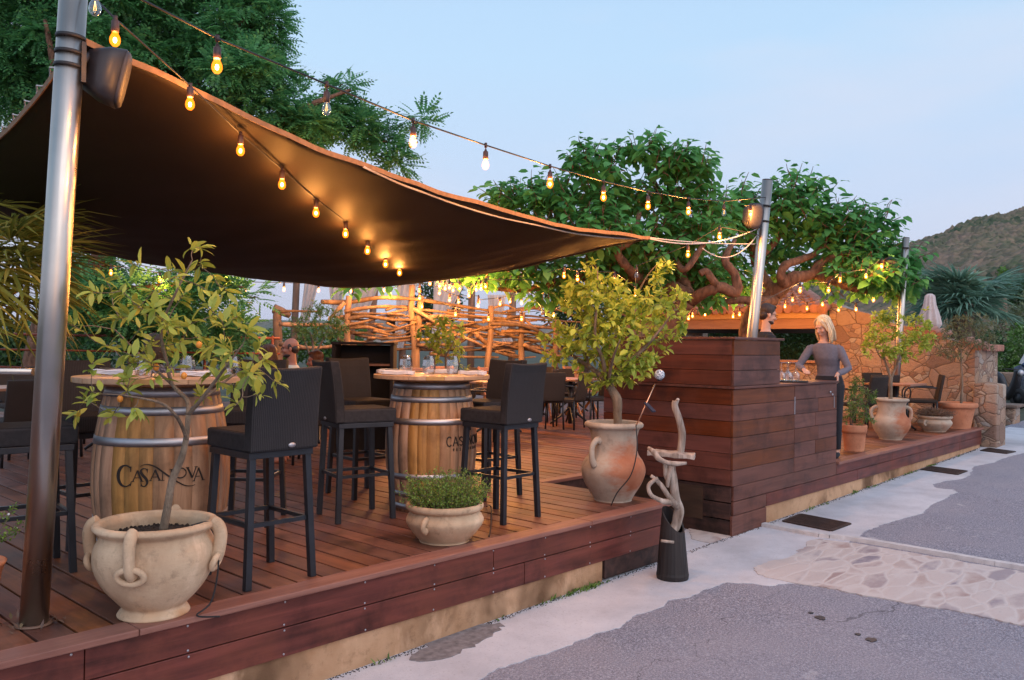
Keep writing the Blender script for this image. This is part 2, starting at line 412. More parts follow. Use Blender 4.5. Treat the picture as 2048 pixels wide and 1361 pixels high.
M['weed'] = leafmat('weed_leaf', (.05, .11, .02), (.15, .24, .05), None, .3)
M['umbrella'] = plain('parasol_canvas', (.55, .47, .46), .9, 0, .08, 20, .2)

# asphalt, concrete, crazy paving
def asphalt():
    t = NT('asphalt'); v = t.coord()
    g = t.noise(v, 75, 5, .85); b = t.noise(v, 1.1, 5, .6)
    col = t.ramp(g, [(.34, (.080, .080, .102)), (.50, (.245, .245, .295)), (.66, (.60, .60, .68))])
    col = t.mix(col, (.36, .34, .38), t.math('MULTIPLY', t.math('SUBTRACT', b, .40, True), 2.0, True))
    col = t.mix(col, (.07, .068, .08), t.math('MULTIPLY', t.math('SUBTRACT', t.noise(v, 2.7, 6, .7), .6, True), 2.2, True))
    cr = t.n('ShaderNodeTexVoronoi', feature='DISTANCE_TO_EDGE'); cr.inputs['Scale'].default_value = .55; wv = t.n('ShaderNodeTexNoise'); wv.inputs['Scale'].default_value = 2.2; wv.inputs['Detail'].default_value = 6; t.l(v, wv.inputs['Vector'])
    ad = t.n('ShaderNodeVectorMath', operation='MULTIPLY_ADD'); t.l(wv.outputs['Color'], ad.inputs[0]); ad.inputs[1].default_value = (.7, .7, 0); t.l(v, ad.inputs[2]); t.l(ad.outputs[0], cr.inputs['Vector'])
    crk = t.math('MULTIPLY', t.math('LESS_THAN', cr.outputs[0], .0013), t.math('GREATER_THAN', t.noise(v, .8, 3), .5))
    col = t.mix(col, (.03, .028, .033), t.math('MULTIPLY', crk, .5))
    col = t.mix(col, (.52, .50, .53), t.math('MULTIPLY', t.math('SUBTRACT', t.noise(v, 5.5, 3, .5), .68, True), 6, True))
    x = t.n('ShaderNodeTexVoronoi'); x.inputs['Scale'].default_value = 110; t.l(v, x.inputs['Vector'])
    return t.done(t.bsdf(col, .85, 0, t.bump(t.math('ADD', x.outputs['Distance'], g), .7, .012), .3))
def concrete():
    t = NT('concrete'); v = t.coord()
    a = t.noise(v, 1.3, 6, .65); g = t.noise(v, 55, 5, .7)
    col = t.ramp(a, [(.3, (.39, .39, .42)), (.55, (.54, .54, .575)), (.75, (.64, .635, .66))])
    col = t.mix(col, (.20, .185, .185), t.math('MULTIPLY', t.math('SUBTRACT', g, .57, True), 3.2, True))
    return t.done(t.bsdf(col, .85, 0, t.bump(g, .5, .008), .3))
def crazy():
    t = NT('crazy_paving'); v = t.coord((1.0, 2.3, 1), (0, 0, .25)); dv = t.n('ShaderNodeVectorMath', operation='ADD')
    nz = t.n('ShaderNodeTexNoise'); nz.inputs['Scale'].default_value = 2.5; t.l(v, nz.inputs['Vector'])
    t.l(v, dv.inputs[0]); sc = t.n('ShaderNodeVectorMath', operation='SCALE'); sc.inputs['Scale'].default_value = .25
    t.l(nz.outputs['Color'], sc.inputs[0]); t.l(sc.outputs[0], dv.inputs[1])
    e = t.n('ShaderNodeTexVoronoi', feature='DISTANCE_TO_EDGE'); e.inputs['Scale'].default_value = 3.0; t.l(dv.outputs[0], e.inputs['Vector'])
    c = t.n('ShaderNodeTexVoronoi'); c.inputs['Scale'].default_value = 3.0; t.l(dv.outputs[0], c.inputs['Vector'])
    sp = t.n('ShaderNodeSeparateColor'); t.l(c.outputs['Color'], sp.inputs[0])
    st = t.ramp(sp.outputs[0], [(0, (.50, .44, .42)), (.35, (.46, .40, .38)), (.45, (.40, .32, .30)), (.58, (.22, .20, .24)), (.72, (.34, .25, .23)), (.85, (.45, .37, .34)), (1, (.26, .235, .27))])
    wear = t.noise(v, 2.1, 5, .6)
    st = t.mix(st, (.50, .445, .425), t.math('MULTIPLY', t.math('SUBTRACT', wear, .44, True), 5, True))
    col = t.mix((.52, .47, .45), st, t.math('MULTIPLY', t.math('SUBTRACT', e.outputs[0], .02, True), 9, True))
    col = t.mix(col, (.2, .17, .17), t.math('MULTIPLY', t.math('SUBTRACT', t.noise(v, 30, 5, .7), .58, True), 2.5, True))
    h = t.math('ADD', t.math('MULTIPLY', t.math('MINIMUM', e.outputs[0], .12), 4), t.math('MULTIPLY', t.noise(v, 24, 5), .35))
    return t.done(t.bsdf(col, .8, 0, t.bump(h, .5, .012), .3))
def rubble(name, scale=2.6, warm=1.0, stretch=(1, 1, 1.35)):
    t = NT(name); v = t.coord(stretch); dv = t.n('ShaderNodeVectorMath', operation='ADD')
    nz = t.n('ShaderNodeTexNoise'); nz.inputs['Scale'].default_value = 2.2; t.l(v, nz.inputs['Vector'])
    sc = t.n('ShaderNodeVectorMath', operation='SCALE'); sc.inputs['Scale'].default_value = .16
    t.l(nz.outputs['Color'], sc.inputs[0]); t.l(v, dv.inputs[0]); t.l(sc.outputs[0], dv.inputs[1])
    e = t.n('ShaderNodeTexVoronoi', feature='DISTANCE_TO_EDGE'); e.inputs['Scale'].default_value = scale; t.l(dv.outputs[0], e.inputs['Vector'])
    c = t.n('ShaderNodeTexVoronoi'); c.inputs['Scale'].default_value = scale; t.l(dv.outputs[0], c.inputs['Vector'])
    e2 = t.n('ShaderNodeTexVoronoi', feature='DISTANCE_TO_EDGE'); e2.inputs['Scale'].default_value = scale*2.1; t.l(dv.outputs[0], e2.inputs['Vector'])
    c2 = t.n('ShaderNodeTexVoronoi'); c2.inputs['Scale'].default_value = scale*2.1; t.l(dv.outputs[0], c2.inputs['Vector'])
    sp0 = t.n('ShaderNodeSeparateColor'); t.l(c.outputs['Color'], sp0.inputs[0])
    msk = t.math('GREATER_THAN', sp0.outputs[1], .60)          # some big cells are packed with small stones
    cc = t.mix(c.outputs['Color'], c2.outputs['Color'], msk)
    ed = t.math('ADD', t.math('MULTIPLY', e.outputs[0], t.math('SUBTRACT', 1.0, msk)), t.math('MULTIPLY', t.math('MINIMUM', e2.outputs[0], e.outputs[0]), msk))
    sp = t.n('ShaderNodeSeparateColor'); t.l(cc, sp.inputs[0])
    st = t.ramp(sp.outputs[0], [(0, (.27, .17, .13)), (.2, (.48, .34, .25)), (.4, (.38, .22, .155)), (.55, (.56, .46, .37)), (.7, (.32, .22, .18)), (.85, (.50, .32, .21)), (1, (.42, .37, .33))])
    st = t.mix(st, (.20, .11, .08), t.math('MULTIPLY', t.math('SUBTRACT', t.noise(v, 9, 6, .7), .52, True), 2.5, True))
    mort = t.math('MULTIPLY', t.math('SUBTRACT', ed, .006, True), 40, True)
    col = t.mix((.17, .11, .075), st, mort)
    h = t.math('ADD', t.math('MULTIPLY', t.math('POWER', t.math('MINIMUM', ed, .13), .5), 2.0), t.math('MULTIPLY', t.noise(v, 17, 9, .78), 1.5))
    return t.done(t.bsdf(col, .85, 0, t.bump(h, .9, .035), .25))
M['asphalt'] = asphalt(); M['concrete'] = concrete(); M['crazy'] = crazy(); M['rubble'] = rubble('rubble_stone', 3.4)
M['rubble_far'] = rubble('pale_rubble', 2.0)
M['tile'] = plain('roof_tile', (.34, .155, .105), .8, 0, .4, 5, .3, .01)
M['fascia_yellow'] = wood('painted_beam', (.50, .26, .07), (.62, .36, .12), 1, 8, .6, .2, .1, cross=10)
M['beam_brown'] = wood('warm_beam', (.30, .13, .055), (.45, .22, .10), 1, 8, .6, .2, .15, cross=10)
M['beam_dark'] = wood('dark_beam', (.03, .018, .013), (.07, .04, .028), 1, 8, .7, .2, .2, cross=10)
M['grate'] = plain('rusty_iron', (.055, .032, .026), .7, .4, .4, 20, .4)

# ------------------------------------------------------------------ ground
def sheet(name, pts, mat, lift, jit=.0, step=.04, label=None, cat=None, kind='structure', seed=1):
    rg = random.Random(seed); ring = []
    for a, b in zip(pts, pts[1:]+pts[:1]):
        a, b = V(a), V(b); L = (b-a).length; fine = jit and L < 9
        n = max(1, int(L/step)) if fine else 1; ph = rg.uniform(0, 99)
        for i in range(n):
            p = a.lerp(b, i/n)
            if fine and i: p = p+V((rg.uniform(-jit, jit)+noise.noise(V((p.x*2.2, p.y*2.2, 1)))*jit*3.5+noise.noise(V((p.x*7, p.y*7, 3)))*jit*1.6, rg.uniform(-jit, jit)+noise.noise(V((p.x*2.2, p.y*2.2, 9)))*jit*3.5+noise.noise(V((p.x*7, p.y*7, 6)))*jit*1.6, 0))
            ring.append(V((p.x, p.y, gz(p.x)+lift)))
    me = bpy.data.meshes.new(name); tris = []
    for q in tessellate_polygon([[V((p.x, p.y, 0)) for p in ring]]):
        a, b, c = [ring[i] for i in q]; tris.append(tuple(q) if (b-a).cross(c-a).z > 0 else tuple(reversed(q)))
    n0 = len(ring); low = [p-V((0, 0, lift+.004)) for p in ring]; tris += [(i, i+n0, (i+1) % n0+n0, (i+1) % n0) for i in range(n0)]
    me.from_pydata([tuple(p) for p in ring+low], [], tris); me.update()
    me.materials.append(mat); o = bpy.data.objects.new(name, me); COL.objects.link(o)
    return tag(o, label, cat, None, kind)
g = MB(); g.add([(-60, -60, gz(-60)), (70, -60, gz(70)), (70, 4.3, gz(70)), (-60, 4.3, gz(-60))], [(0, 1, 2, 3)]); tag(g.build('ground', M['asphalt']), kind='structure')
M['earth'] = plain('earth', (.05, .055, .03), .95, 0, .5, .8, .5)
g = MB(); g.add([(-60, 4.3, gz(-60)-.02), (70, 4.3, gz(70)-.02), (400, 4000, -9), (-4000, 4000, -9), (-4000, 4.3, -9)], [(0, 1, 2, 3, 4)])
g.add([(70, -60, gz(70)), (1500, -60, 3), (1500, 4000, 3), (400, 4000, -9), (70, 4.3, gz(70)-.02)], [(0, 1, 2, 3, 4)])
tag(g.build('terrain', M['earth']), kind='structure')
px = [(960, 1361), (1010, 1336), (1100, 1306), (1180, 1275), (1250, 1249), (1273, 1230), (1328, 1214), (1336, 1202), (1382, 1195), (1406, 1181), (1453, 1166), (1503, 1168), (1538, 1173), (1589, 1168), (1640, 1172), (1690, 1150),
      (1700, 1083), (1737, 1060), (1757, 1051), (1799, 1041), (1846, 1025), (1873, 1006), (1916, 986), (1908, 980), (1873, 977), (1866, 969), (1889, 963), (1920, 959), (1940, 951), (1948, 934), (1990, 924), (2025, 912), (2070, 903)]
cp = [GP(*p) for p in px]
cp = [V((-3, cp[0].y-.55, 0)), V((.8, cp[0].y-.15, 0))] + cp + [V((19.5, cp[-1].y-.05, 0)), V((19.5, 4.2, 0)), V((-3, 4.2, 0))]
sheet('pavement', cp, M['concrete'], .004, .011)
px = [(1616, 1084), (1612, 1096), (1581, 1115), (1546, 1123), (1507, 1138), (1515, 1150), (1550, 1160), (1589, 1168), (1640, 1175), (1725, 1193), (1835, 1212), (1932, 1228), (2060, 1257), (2500, 1350), (2500, 1238), (2048, 1146), (1971, 1133), (1835, 1109), (1710, 1088), (1640, 1080)]
sheet('stone_paving', [GP(*p) for p in px], M['crazy'], .008, .012)
px = [(1378, 1056), (1384, 1080), (1420, 1088), (1452, 1078), (1480, 1069), (1478, 1058), (1420, 1040), (1380, 1035)]
sheet('stone_paving', [GP(*p) for p in px], M['crazy'], .008, .01)
px = [(820, 1318), (850, 1285), (905, 1262), (960, 1250), (1010, 1255), (985, 1275), (965, 1283), (925, 1300), (880, 1322), (840, 1326)]
M['wet'] = plain('tar_patch', (.19, .175, .18), .8, 0, .4, 20, .6)
tag(sheet('tar_patch', [GP(*p) for p in px], M['wet'], .008, .02), kind='structure')
M['oil'] = plain('oil_stain', (.03, .029, .034), .5, 0, .3, 20)
for (x, y, r) in ((1641, 1237, .035), (1622, 1227, .016), (1743, 1281, .034), (1716, 1270, .018)):
    c = GP(x, y); sheet('oil_stain', [c+V((math.cos(k*.5)*r*RN.uniform(.8, 1.2), math.sin(k*.5)*r*RN.uniform(.8, 1.2), 0)) for k in range(12)], M['oil'], .006)
# raised kerb line
kp = [GP(*p) for p in ((1527, 1053), (1640, 1074), (1710, 1082), (1835, 1103), (1971, 1127), (2048, 1140), (2300, 1190), (2700, 1270))]
k = MB(); kp = smooth_path(kp, 4)
for a, b in zip(kp, kp[1:]):
    n = V((-(b-a).y, (b-a).x, 0)).normalized()*.045
    k.hexa([a-n-V((0, 0, .02)), b-n-V((0, 0, .02)), b+n-V((0, 0, .02)), a+n-V((0, 0, .02))], [a-n*.8+V((0, 0, .035)), b-n*.8+V((0, 0, .035)), b+n*.8+V((0, 0, .035)), a+n*.8+V((0, 0, .035))])
M['kerb'] = plain('kerb_concrete', (.52, .50, .50), .85, 0, .15, 12, .4)
tag(k.build('kerb', M['kerb']), kind='structure')
# drain grates
def grate(cor, label):
    a, b, c, d = [GP(*p) for p in cor]; mb = MB(); e = V((0, 0, .012)); z = V((0, 0, .018))
    fr = MB()
    for p, q in ((a, b), (b, c), (c, d), (d, a)): fr.beam(p+e, q+e, .03, .012)
    root = empty('drain_grate', (a+b+c+d)/4, label, 'drain grate', 'drain grates in the pavement')
    fr.build('grate_frame', M['grate'], root)
    for i in range(1, 22): t = i/22; mb.beam(a.lerp(b, t)+e, d.lerp(c, t)+e, .012, .010)
    for i in range(1, 4): t = i/4; mb.beam(a.lerp(d, t)+e*.9, b.lerp(c, t)+e*.9, .010, .008)
    mb.build('bar_grid', M['grate'], root)
    p = MB(); p.add([x+V((0, 0, .006)) for x in (a, b, c, d)], [(0, 1, 2, 3)]); p.build('pit_shade', M['cable'], root)  # flat black sheet paints the shade below the bars, no pit is cut
grate(((1567, 1045), (1602, 1031), (1700, 1050), (1662, 1064)), 'largest rusty drain grate in the concrete beside the kerb line')
grate(((1843, 941), (1862, 935), (1933, 944), (1914, 951)), 'rusty drain grate in the concrete below the pale bowl planter')
grate(((1962, 903), (1978, 898), (2030, 905), (2012, 909)), 'small far drain grate in front of the stone wall end')

# ------------------------------------------------------------------ deck
YE = 3.75; NX0, NX1, NY1 = 5.95, 7.05, 5.1; XE = 15.55; YB = 16.5
deck = empty('wooden_deck', (6, 9, gz(6)), 'raised reddish hardwood deck with red fascia boards, carrying all the tables and the bar', 'deck')
d = MB(); x = -3.0; rg = random.Random(5); PW = .145
while x < XE:
    y0 = YE+.125
    if NX0-.02 < x+PW/2 < NX1: y0 = NY1+.13
    j = rg.uniform(7, 13); z = rg.uniform(-.0015, .0015)
    for (a, b) in ((y0, j-.004), (j+.004, YB)):
        d.bx(x, x+PW, a, b, -.028+z, z)
    x += PW+.013
d.build('decking', M['deck'], deck, bevel=.003)
def dboard(nm, mat, bv, *a):
    q = MB(); q.bx(*a); return q.build(nm, M[mat], deck, bevel=bv)
for (x0, x1, z) in ((-3, 1.62, .004), (1.623, 4.9, .003), (4.903, NX0+.03, .004), (9.475, 12.6, .003), (12.603, XE+.02, .004)): dboard('nosing_board', 'nosing', .006, x0, x1, YE-.03, YE+.118, -.028, z)
dboard('nosing_board', 'nosing', .006, NX0+.005, NX1, NY1, NY1+.125, -.028, .004)
for (x0, x1) in ((-3, 1.40), (1.405, 3.9), (3.905, NX0)): dboard('fascia_board', 'fascia', .003, x0, x1, YE, YE+.025, -.172, -.03)
for (x0, x1) in ((-3, .9), (.905, 4.2), (4.205, NX0)): dboard('fascia_board', 'fascia', .003, x0, x1, YE+.001, YE+.025, -.325, -.178)
for (x0, x1) in ((9.475, 11.3), (11.305, 13.4), (13.405, XE)): dboard('fascia_board', 'fascia', .003, x0, x1, YE, YE+.025, -.14, -.03)
for (x0, x1) in ((7.75, 10.1), (10.105, 12.4), (12.405, 14.3), (14.305, XE)): dboard('fascia_board', 'fascia', .003, x0, x1, YE+.001, YE+.025, -.27, -.146)
dboard('fascia_board', 'barx', .003, 7.08, 9.47, YE, YE+.025, -.14, -.002); dboard('fascia_board', 'barx', .003, 7.08, 7.745, YE+.001, YE+.025, -.27, -.146)
s = MB(); s.bx(NX0-.025, NX0-.001, YE+.026, NY1+.1, -.172, -.03); s.bx(NX0-.025, NX0-.001, YE+.026, NY1+.1, -.46, -.178)
s.bx(NX0, NX1, NY1+.03, NY1+.055, -.46, -.03); s.build('notch_boards', M['dark_board'], deck, bevel=.003)
p = MB(); p.bx(-3, 5.1, YE+.022, YE+.3, -.75, -.327); p.bx(7.75, XE, YE+.022, YE+.3, -.6, -.272); p.build('rendered_plinth', M['plinth'], deck)
dboard('hatch_board', 'dark_board', .004, 5.12, NX0-.02, YE+.012, YE+.05, -.47, -.327); dboard('step_board', 'dark_board', .004, NX0+.02, NX1-.02, 4.55, NY1+.02, -.25, -.21); dboard('step_riser', 'dark_board', .004, NX0+.02, NX1-.02, 4.57, 4.59, -.5, -.25)
st = MB(); st.bx(XE+.02, 15.9, 3.78, 4.7, -.17, -.13); st.bx(XE+.03, 15.88, 3.8, 4.7, -.4, -.171); st.build('end_step', M['dark_board'], deck, bevel=.004)
sc_ = MB(); rg = random.Random(4)
for i in range(10):
    x = 1.35+i*.5*1.02
    if x > NX0: break
    for z in (-.045, -.16, -.19, -.31): sc_.ball((x+rg.uniform(-.004, .004), YE-.0005, z), (.006, .003, .006), 8)
sc_.build('screw_heads', M['hoop'], deck)
# joist fill so nothing shows through the gaps
jf = MB(); jf.bx(-3, NX0-.03, YE+.3, YB, -.34, -.03-.004); jf.bx(NX0-.03, XE, NY1+.15, YB, -.341, -.034); jf.bx(NX1+.01, XE-.001, YE+.31, NY1+.15, -.342, -.034)
jf.build('joists', M['beam_dark'], deck)

wd = MB(); rg = random.Random(77)
for i in range(46):
    x = rg.choice([rg.uniform(2.2, 5.1), rg.uniform(4.6, 5.1), rg.uniform(7.8, 15), rg.uniform(9.5, 13)]); y = YE+.02-rg.uniform(.0, .05); n_ = rg.randint(4, 14); q = rg.uniform(.4, 1)
    for k_ in range(n_): wd.leaf(V((x+rg.gauss(0, .04), y-abs(rg.gauss(0, .012)), gz(x)+.005)), V((rg.gauss(0, .5), rg.gauss(-.3, .4), 1)).normalized(), V((rg.gauss(0, 1), rg.gauss(0, 1), .2)).normalized(), rg.uniform(.02, .06)*q, .012, 2)
tag(wd.build('weeds', M['weed']), kind='stuff')
dt_ = MB()
for i in range(2600):
    x = rg.uniform(1.5, 15.4); y = YE+.015-abs(rg.gauss(0, .022)); dt_.ball((x, y, gz(x)+.005), (rg.uniform(.002, .007), rg.uniform(.002, .006), .003), 4)
tag(dt_.build('debris', M['soil']), kind='stuff')
# ------------------------------------------------------------------ bar counter
bar = empty('bar_counter', (8.2, 4.4, 0), 'dark hardwood plank bar counter with a raised service wall at its corner', 'bar counter')
BX, BY0, BY1, BX1, UX1 = NX1, YE-.004, 5.22, 9.45, 8.0
rg = random.Random(9)
fx = MB(); fy = MB()
def courses(z0, z1, n, x1, y1, hatch=False):
    hh = (z1-z0)/n
    for i in range(n):
        a = z0+i*hh+.002; b = z0+(i+1)*hh-.002
        o = rg.uniform(-.0015, .0015)
        if hatch:
            for (u, v) in ((BX+.001, 8.35), (8.357, 8.88 if i % 2 else 8.95), (8.955 if not i % 2 else 8.885, x1)): fx.bx(u, v, BY0+o+rg.uniform(0, .002), BY0+.024, a, b)
        else: fx.bx(BX+.001, x1, BY0+o, BY0+.024, a, b)
        fy.bx(BX+o, BX+.024, BY0+.026, y1, a, b)
courses(0.0, .895, 6, BX1, BY1, True)
courses(.922, 1.352, 3, UX1, BY1)
lb = MB()
for i in range(3):
    a = -.47+i*.156; lb.bx(BX+.012+.002*i, BX+.034, BY0+.03, BY1, a+.004, a+.150)
lb.build('lower_boards', M['dark_board'], bar, bevel=.003)
fx.bx(BX+.001, 7.74, BY0+.001, BY0+.024, -.47, -.275)
fx.build('front_planks', M['barx'], bar, bevel=.003); fy.build('side_planks', M['bary'], bar, bevel=.003)
core = MB(); core.bx(BX+.03, BX1-.03, BY0+.03, 4.55, -.3, .89); core.bx(BX+.03, BX+.6, BY0+.03, BY1-.01, -.3, .889); core.bx(BX+.03, UX1-.03, BY0+.03, BY0+.06, .9, 1.35); core.bx(BX+.03, BX+.06, BY0+.07, BY1-.01, .9, 1.35)
core.build('carcass', M['beam_dark'], bar)
en = MB()
for i in range(6): en.bx(BX1-.028, BX1, BY0+.026, 4.56, .15*i+.002, .15*i+.147)
en.build('end_planks', M['bary'], bar, bevel=.003); en = MB(); en.bx(UX1-.025, UX1-.001, BY0+.026, BY0+.085, .922, 1.352); en.build('end_plank', M['bary'], bar, bevel=.003)
cp_ = MB(); cp_.bx(BX-.018, BX1+.02, BY0-.018, 4.58, .897, .921); cp_.bx(BX-.018, BX+.63, 4.581, BY1+.02, .897, .9205); cp_.build('counter_top', M['barx'], bar, bevel=.004)
ut = MB(); ut.bx(BX-.02, UX1+.06, BY0-.02, BY0+.14, 1.354, 1.378); ut.bx(BX-.02, BX+.14, BY0+.141, BY1+.02, 1.354, 1.3775); ut.build('upper_ledge', M['barx'], bar, bevel=.004)
hw = MB(); hw.ball((9.26, BY0-.004, .80), (.02, .008, .012)); hw.ball((9.32, BY0-.004, .77), (.012, .008, .012)); hw.bx(9.37, 9.38, BY0-.004, BY0+.002, .62, .75); hw.bx(8.345, 8.36, BY0-.003, BY0+.002, .60, .78); hw.build('latch', M['hoop'], bar)

# ------------------------------------------------------------------ stone wall + kiosk
WX = 15.8
wall = empty('stone_wall', (WX, 5, 0), 'ochre rubble stone wall stepping down to a pier behind the potted trees', 'wall')
def prism_x(pr, x0, x1):
    m = MB(); n = len(pr); vs = [(x0, y, z) for y, z in pr]+[(x1, y, z) for y, z in pr]
    m.add(vs, [tuple(range(n)), tuple(range(2*n-1, n-1, -1))]+[(i, i+n, (i+1) % n+n, (i+1) % n) for i in range(n)]); return m
rg = random.Random(3); pr = [(3.92, -.4)]
ys = [3.92, 4.1, 4.35, 4.6, 4.9, 5.2, 5.45, 5.7, 6.0, 6.2, 6.42]
pr += [(y, 1.33+(y-3.9)*.33+rg.uniform(-.02, .02)) for y in ys]+[(6.42, -.4)]
w = prism_x(pr, WX, WX+.45); w.bx(WX+.4502, WX+1.6, 3.94, 4.35, -.4, 1.30); w.build('wall', M['rubble'], wall)
pm = prism_x([(3.56, -.45), (3.55, .71), (3.75, .74), (3.918, .73), (3.918, -.45)], WX-.12, WX+.5); pm.build('wall_pier', M['rubble'], wall, bevel=.03)
ct = MB(); rg = random.Random(8)
for i in range(22):
    y = 3.86+i*.118; z = 1.36+(y-3.9)*.33
    if i in (3, 4) or i > 9: continue
    ct.tube([(WX-.07, y, z-.01), (WX+.5, y, z+.05)], [.06, .052], 8)
for i in range(10): ct.tube([(WX+.5+i*.12, 3.84, 1.33), (WX+.5+i*.12, 4.45, 1.37)], [.06, .052], 8)
ct.build('coping_tiles', M['tile'], wall)
bk = empty('low_stone_block', GP(1998, 848), 'low stone block with dark capstone beside the wall end', 'stone block')
c = bk.location; b1 = MB(); b1.bx(c.x+.1, c.x+.7, c.y-.25, c.y+.3, c.z-.05, c.z+.34); b1.build('block', M['rubble'], bk, bevel=.03)
b1 = MB(); b1.bx(c.x+.04, c.x+.76, c.y-.33, c.y+.34, c.z+.342, c.z+.41); b1.build('capstone', M['grey_post'], bk, bevel=.02)

kio = empty('service_kiosk', (17, 8.5, 0), 'open stone service kiosk with clay tile roof and warm painted beams', 'kiosk')
KY0, KY1 = 6.44, 11.0
m = MB(); m.bx(WX-.02, WX+.3, KY0, KY1, -.4, 1.0); m.bx(WX, WX+.5, 10.6, KY1, 1.0, 1.86); m.bx(18.2, 18.6, KY0, KY0+.4, -.4, 1.9); m.bx(18.2, 18.6, KY1-.4, KY1, -.4, 1.9); m.build('stone_base', M['rubble'], kio)
m = MB(); m.bx(WX-.1, WX+.42, KY0, KY1-.0, 1.002, 1.05); m.build('serving_ledge', M['beam_brown'], kio, bevel=.008)
m = MB(); m.bx(WX-.06, WX+.02, KY0+.02, KY1+.1, 1.86, 2.0); m.build('upper_beam', M['fascia_yellow'], kio, bevel=.008)
m = MB(); m.bx(WX-.03, WX+.12, KY0+.02, KY1+.1, 1.66, 1.857); m.build('lower_beam', M['beam_brown'], kio, bevel=.008)
m = MB(); m.bx(18.1, 18.35, KY0, KY1, 1.62, 1.9); m.build('rear_beam', M['beam_dark'], kio)
m = MB(); m.add([(WX-.1, KY0, 2.005), (WX-.1, KY1+.2, 2.005), (18.6, KY1+.2, 2.62), (18.6, KY0+2.4, 2.62)], [(0, 1, 2, 3)]); m.build('roof_deck', M['beam_dark'], kio, solid=.03)
rt_ = MB(); rg = random.Random(2); y = KY0+.02; ci = 0
while y < KY1+.2:
    xm = min(18.6, WX+.2+(y-KY0)*1.15); x0 = WX-.22
    while x0 < xm:
        x1 = min(x0+.36, xm); zz = lambda q: 2.045+(q-WX+.1)*.228
        a = rg.uniform(-.008, .008)
        rt_.tube([(x0-.03, y+a, zz(x0)+.022), (x1, y+a, zz(x1))], [.088, .072], 10, True)
        x0 += .34
    y += .172
rt_.build('roof_tiles', M['tile'], kio)
m = MB(); m.tube(smooth_path([(WX-.25, KY0+.02, 2.02), (17, KY0+.9, 2.40), (18.6, KY0+2.4, 2.80)], 4), .1, 10); m.build('hip_tiles', M['tile'], kio)

# far hills
def hill(name, fn, x0, x1, y0, y1, n, mat):
    mb = MB(); mb.grid(lambda u, v: V((x0+(x1-x0)*u, y0+(y1-y0)*v, fn(x0+(x1-x0)*u, y0+(y1-y0)*v))), n, n); return mb
def scrub(name, sc):
    t = NT(name); v = t.coord(); a = t.n('ShaderNodeTexVoronoi'); a.inputs['Scale'].default_value = sc; t.l(v, a.inputs['Vector'])
    sp = t.n('ShaderNodeSeparateColor'); t.l(a.outputs['Color'], sp.inputs[0])
    big = t.noise(v, sc*.12, 6, .65)
    col = t.ramp(sp.outputs[0], [(0, (.045, .07, .035)), (.5, (.10, .115, .06)), (.8, (.19, .155, .09)), (1, (.25, .18, .12))])
    col = t.mix(col, (.25, .17, .12), t.math('MULTIPLY', t.math('SUBTRACT', big, .43, True), 5, True))
    h = t.math('SUBTRACT', 1.0, a.outputs['Distance'])
    return t.done(t.bsdf(col, .95, 0, t.bump(h, 1.0, 1.2/sc*.5), .1))
M['scrub'] = scrub('maquis_scrub', .35)
# hill rising beyond the car park, in a frame of its own: s runs along the sight line, t sideways
def hz(s, t):
    # crest profile read off as heights per sideways offset; t in metres to the side at 400 m
    k = t/400*FPX+CX
    ridge = 50+(k-1840)*.080 if k > 1780 else max(2, 45.2-(1780-k)*.12)
    e = max(0.0, min(1.0, (s-90)/310)); z = ridge*(e**1.2)
    spur = math.exp(-((t-150-(s-230)*.32)/40)**2)*13*math.sin(min(1, max(0, (s-120)/150))*math.pi*.5)*(1-e)*2.2
    z += spur*(1 if k > 1650 else 0)
    z += (noise.noise(V((s*.02, t*.02, 0)))*4+noise.noise(V((s*.06, t*.06, 3)))*3)*e
    q = V((s*.30, t*.30, 0)); z += (1-min(1, noise.voronoi(q)[0][0]*1.25))*3.2*e+noise.noise(V((s*.5, t*.5, 7)))*1.2*e
    return z-.4
hb = MB(); hb.grid(lambda u, v: (lambda s, t: CAM+_f*s+_r*(t*(s/400) if False else t)+V((0, 0, hz(s, t)-CAM.z)))(70+u*400, 95+v*330), 230, 260)
tag(hb.build('hill', M['scrub']), kind='structure')
# pale ridge across the bay
fb = MB()
def fz(u, v):
    x = -2600+u*3600; h = 95+noise.noise(V((x*.0012, 0, 1)))*35+noise.noise(V((x*.006, 0, 5)))*10
    return CAM+_f*(3000+v*500)+_r*x+V((0, 0, h*math.sin(min(1, v*2)*math.pi/2)-12))
fb.grid(fz, 120, 6); M['scrub_far'] = scrub('far_scrub', .02); tag(fb.build('far_hills', M['scrub_far']), kind='structure')
sw = MB(); sw.add([CAM+_f*900+_r*-3500+V((0, 0, -8.2)), CAM+_f*900+_r*500+V((0, 0, -8.2)), CAM+_f*3200+_r*500+V((0, 0, -8.2)), CAM+_f*3200+_r*-3500+V((0, 0, -8.2))], [(0, 1, 2, 3)])
M['sea'] = plain('sea_water', (.05, .09, .13), .15, 0, .1, .02); tag(sw.build('sea', M['sea']), kind='structure')

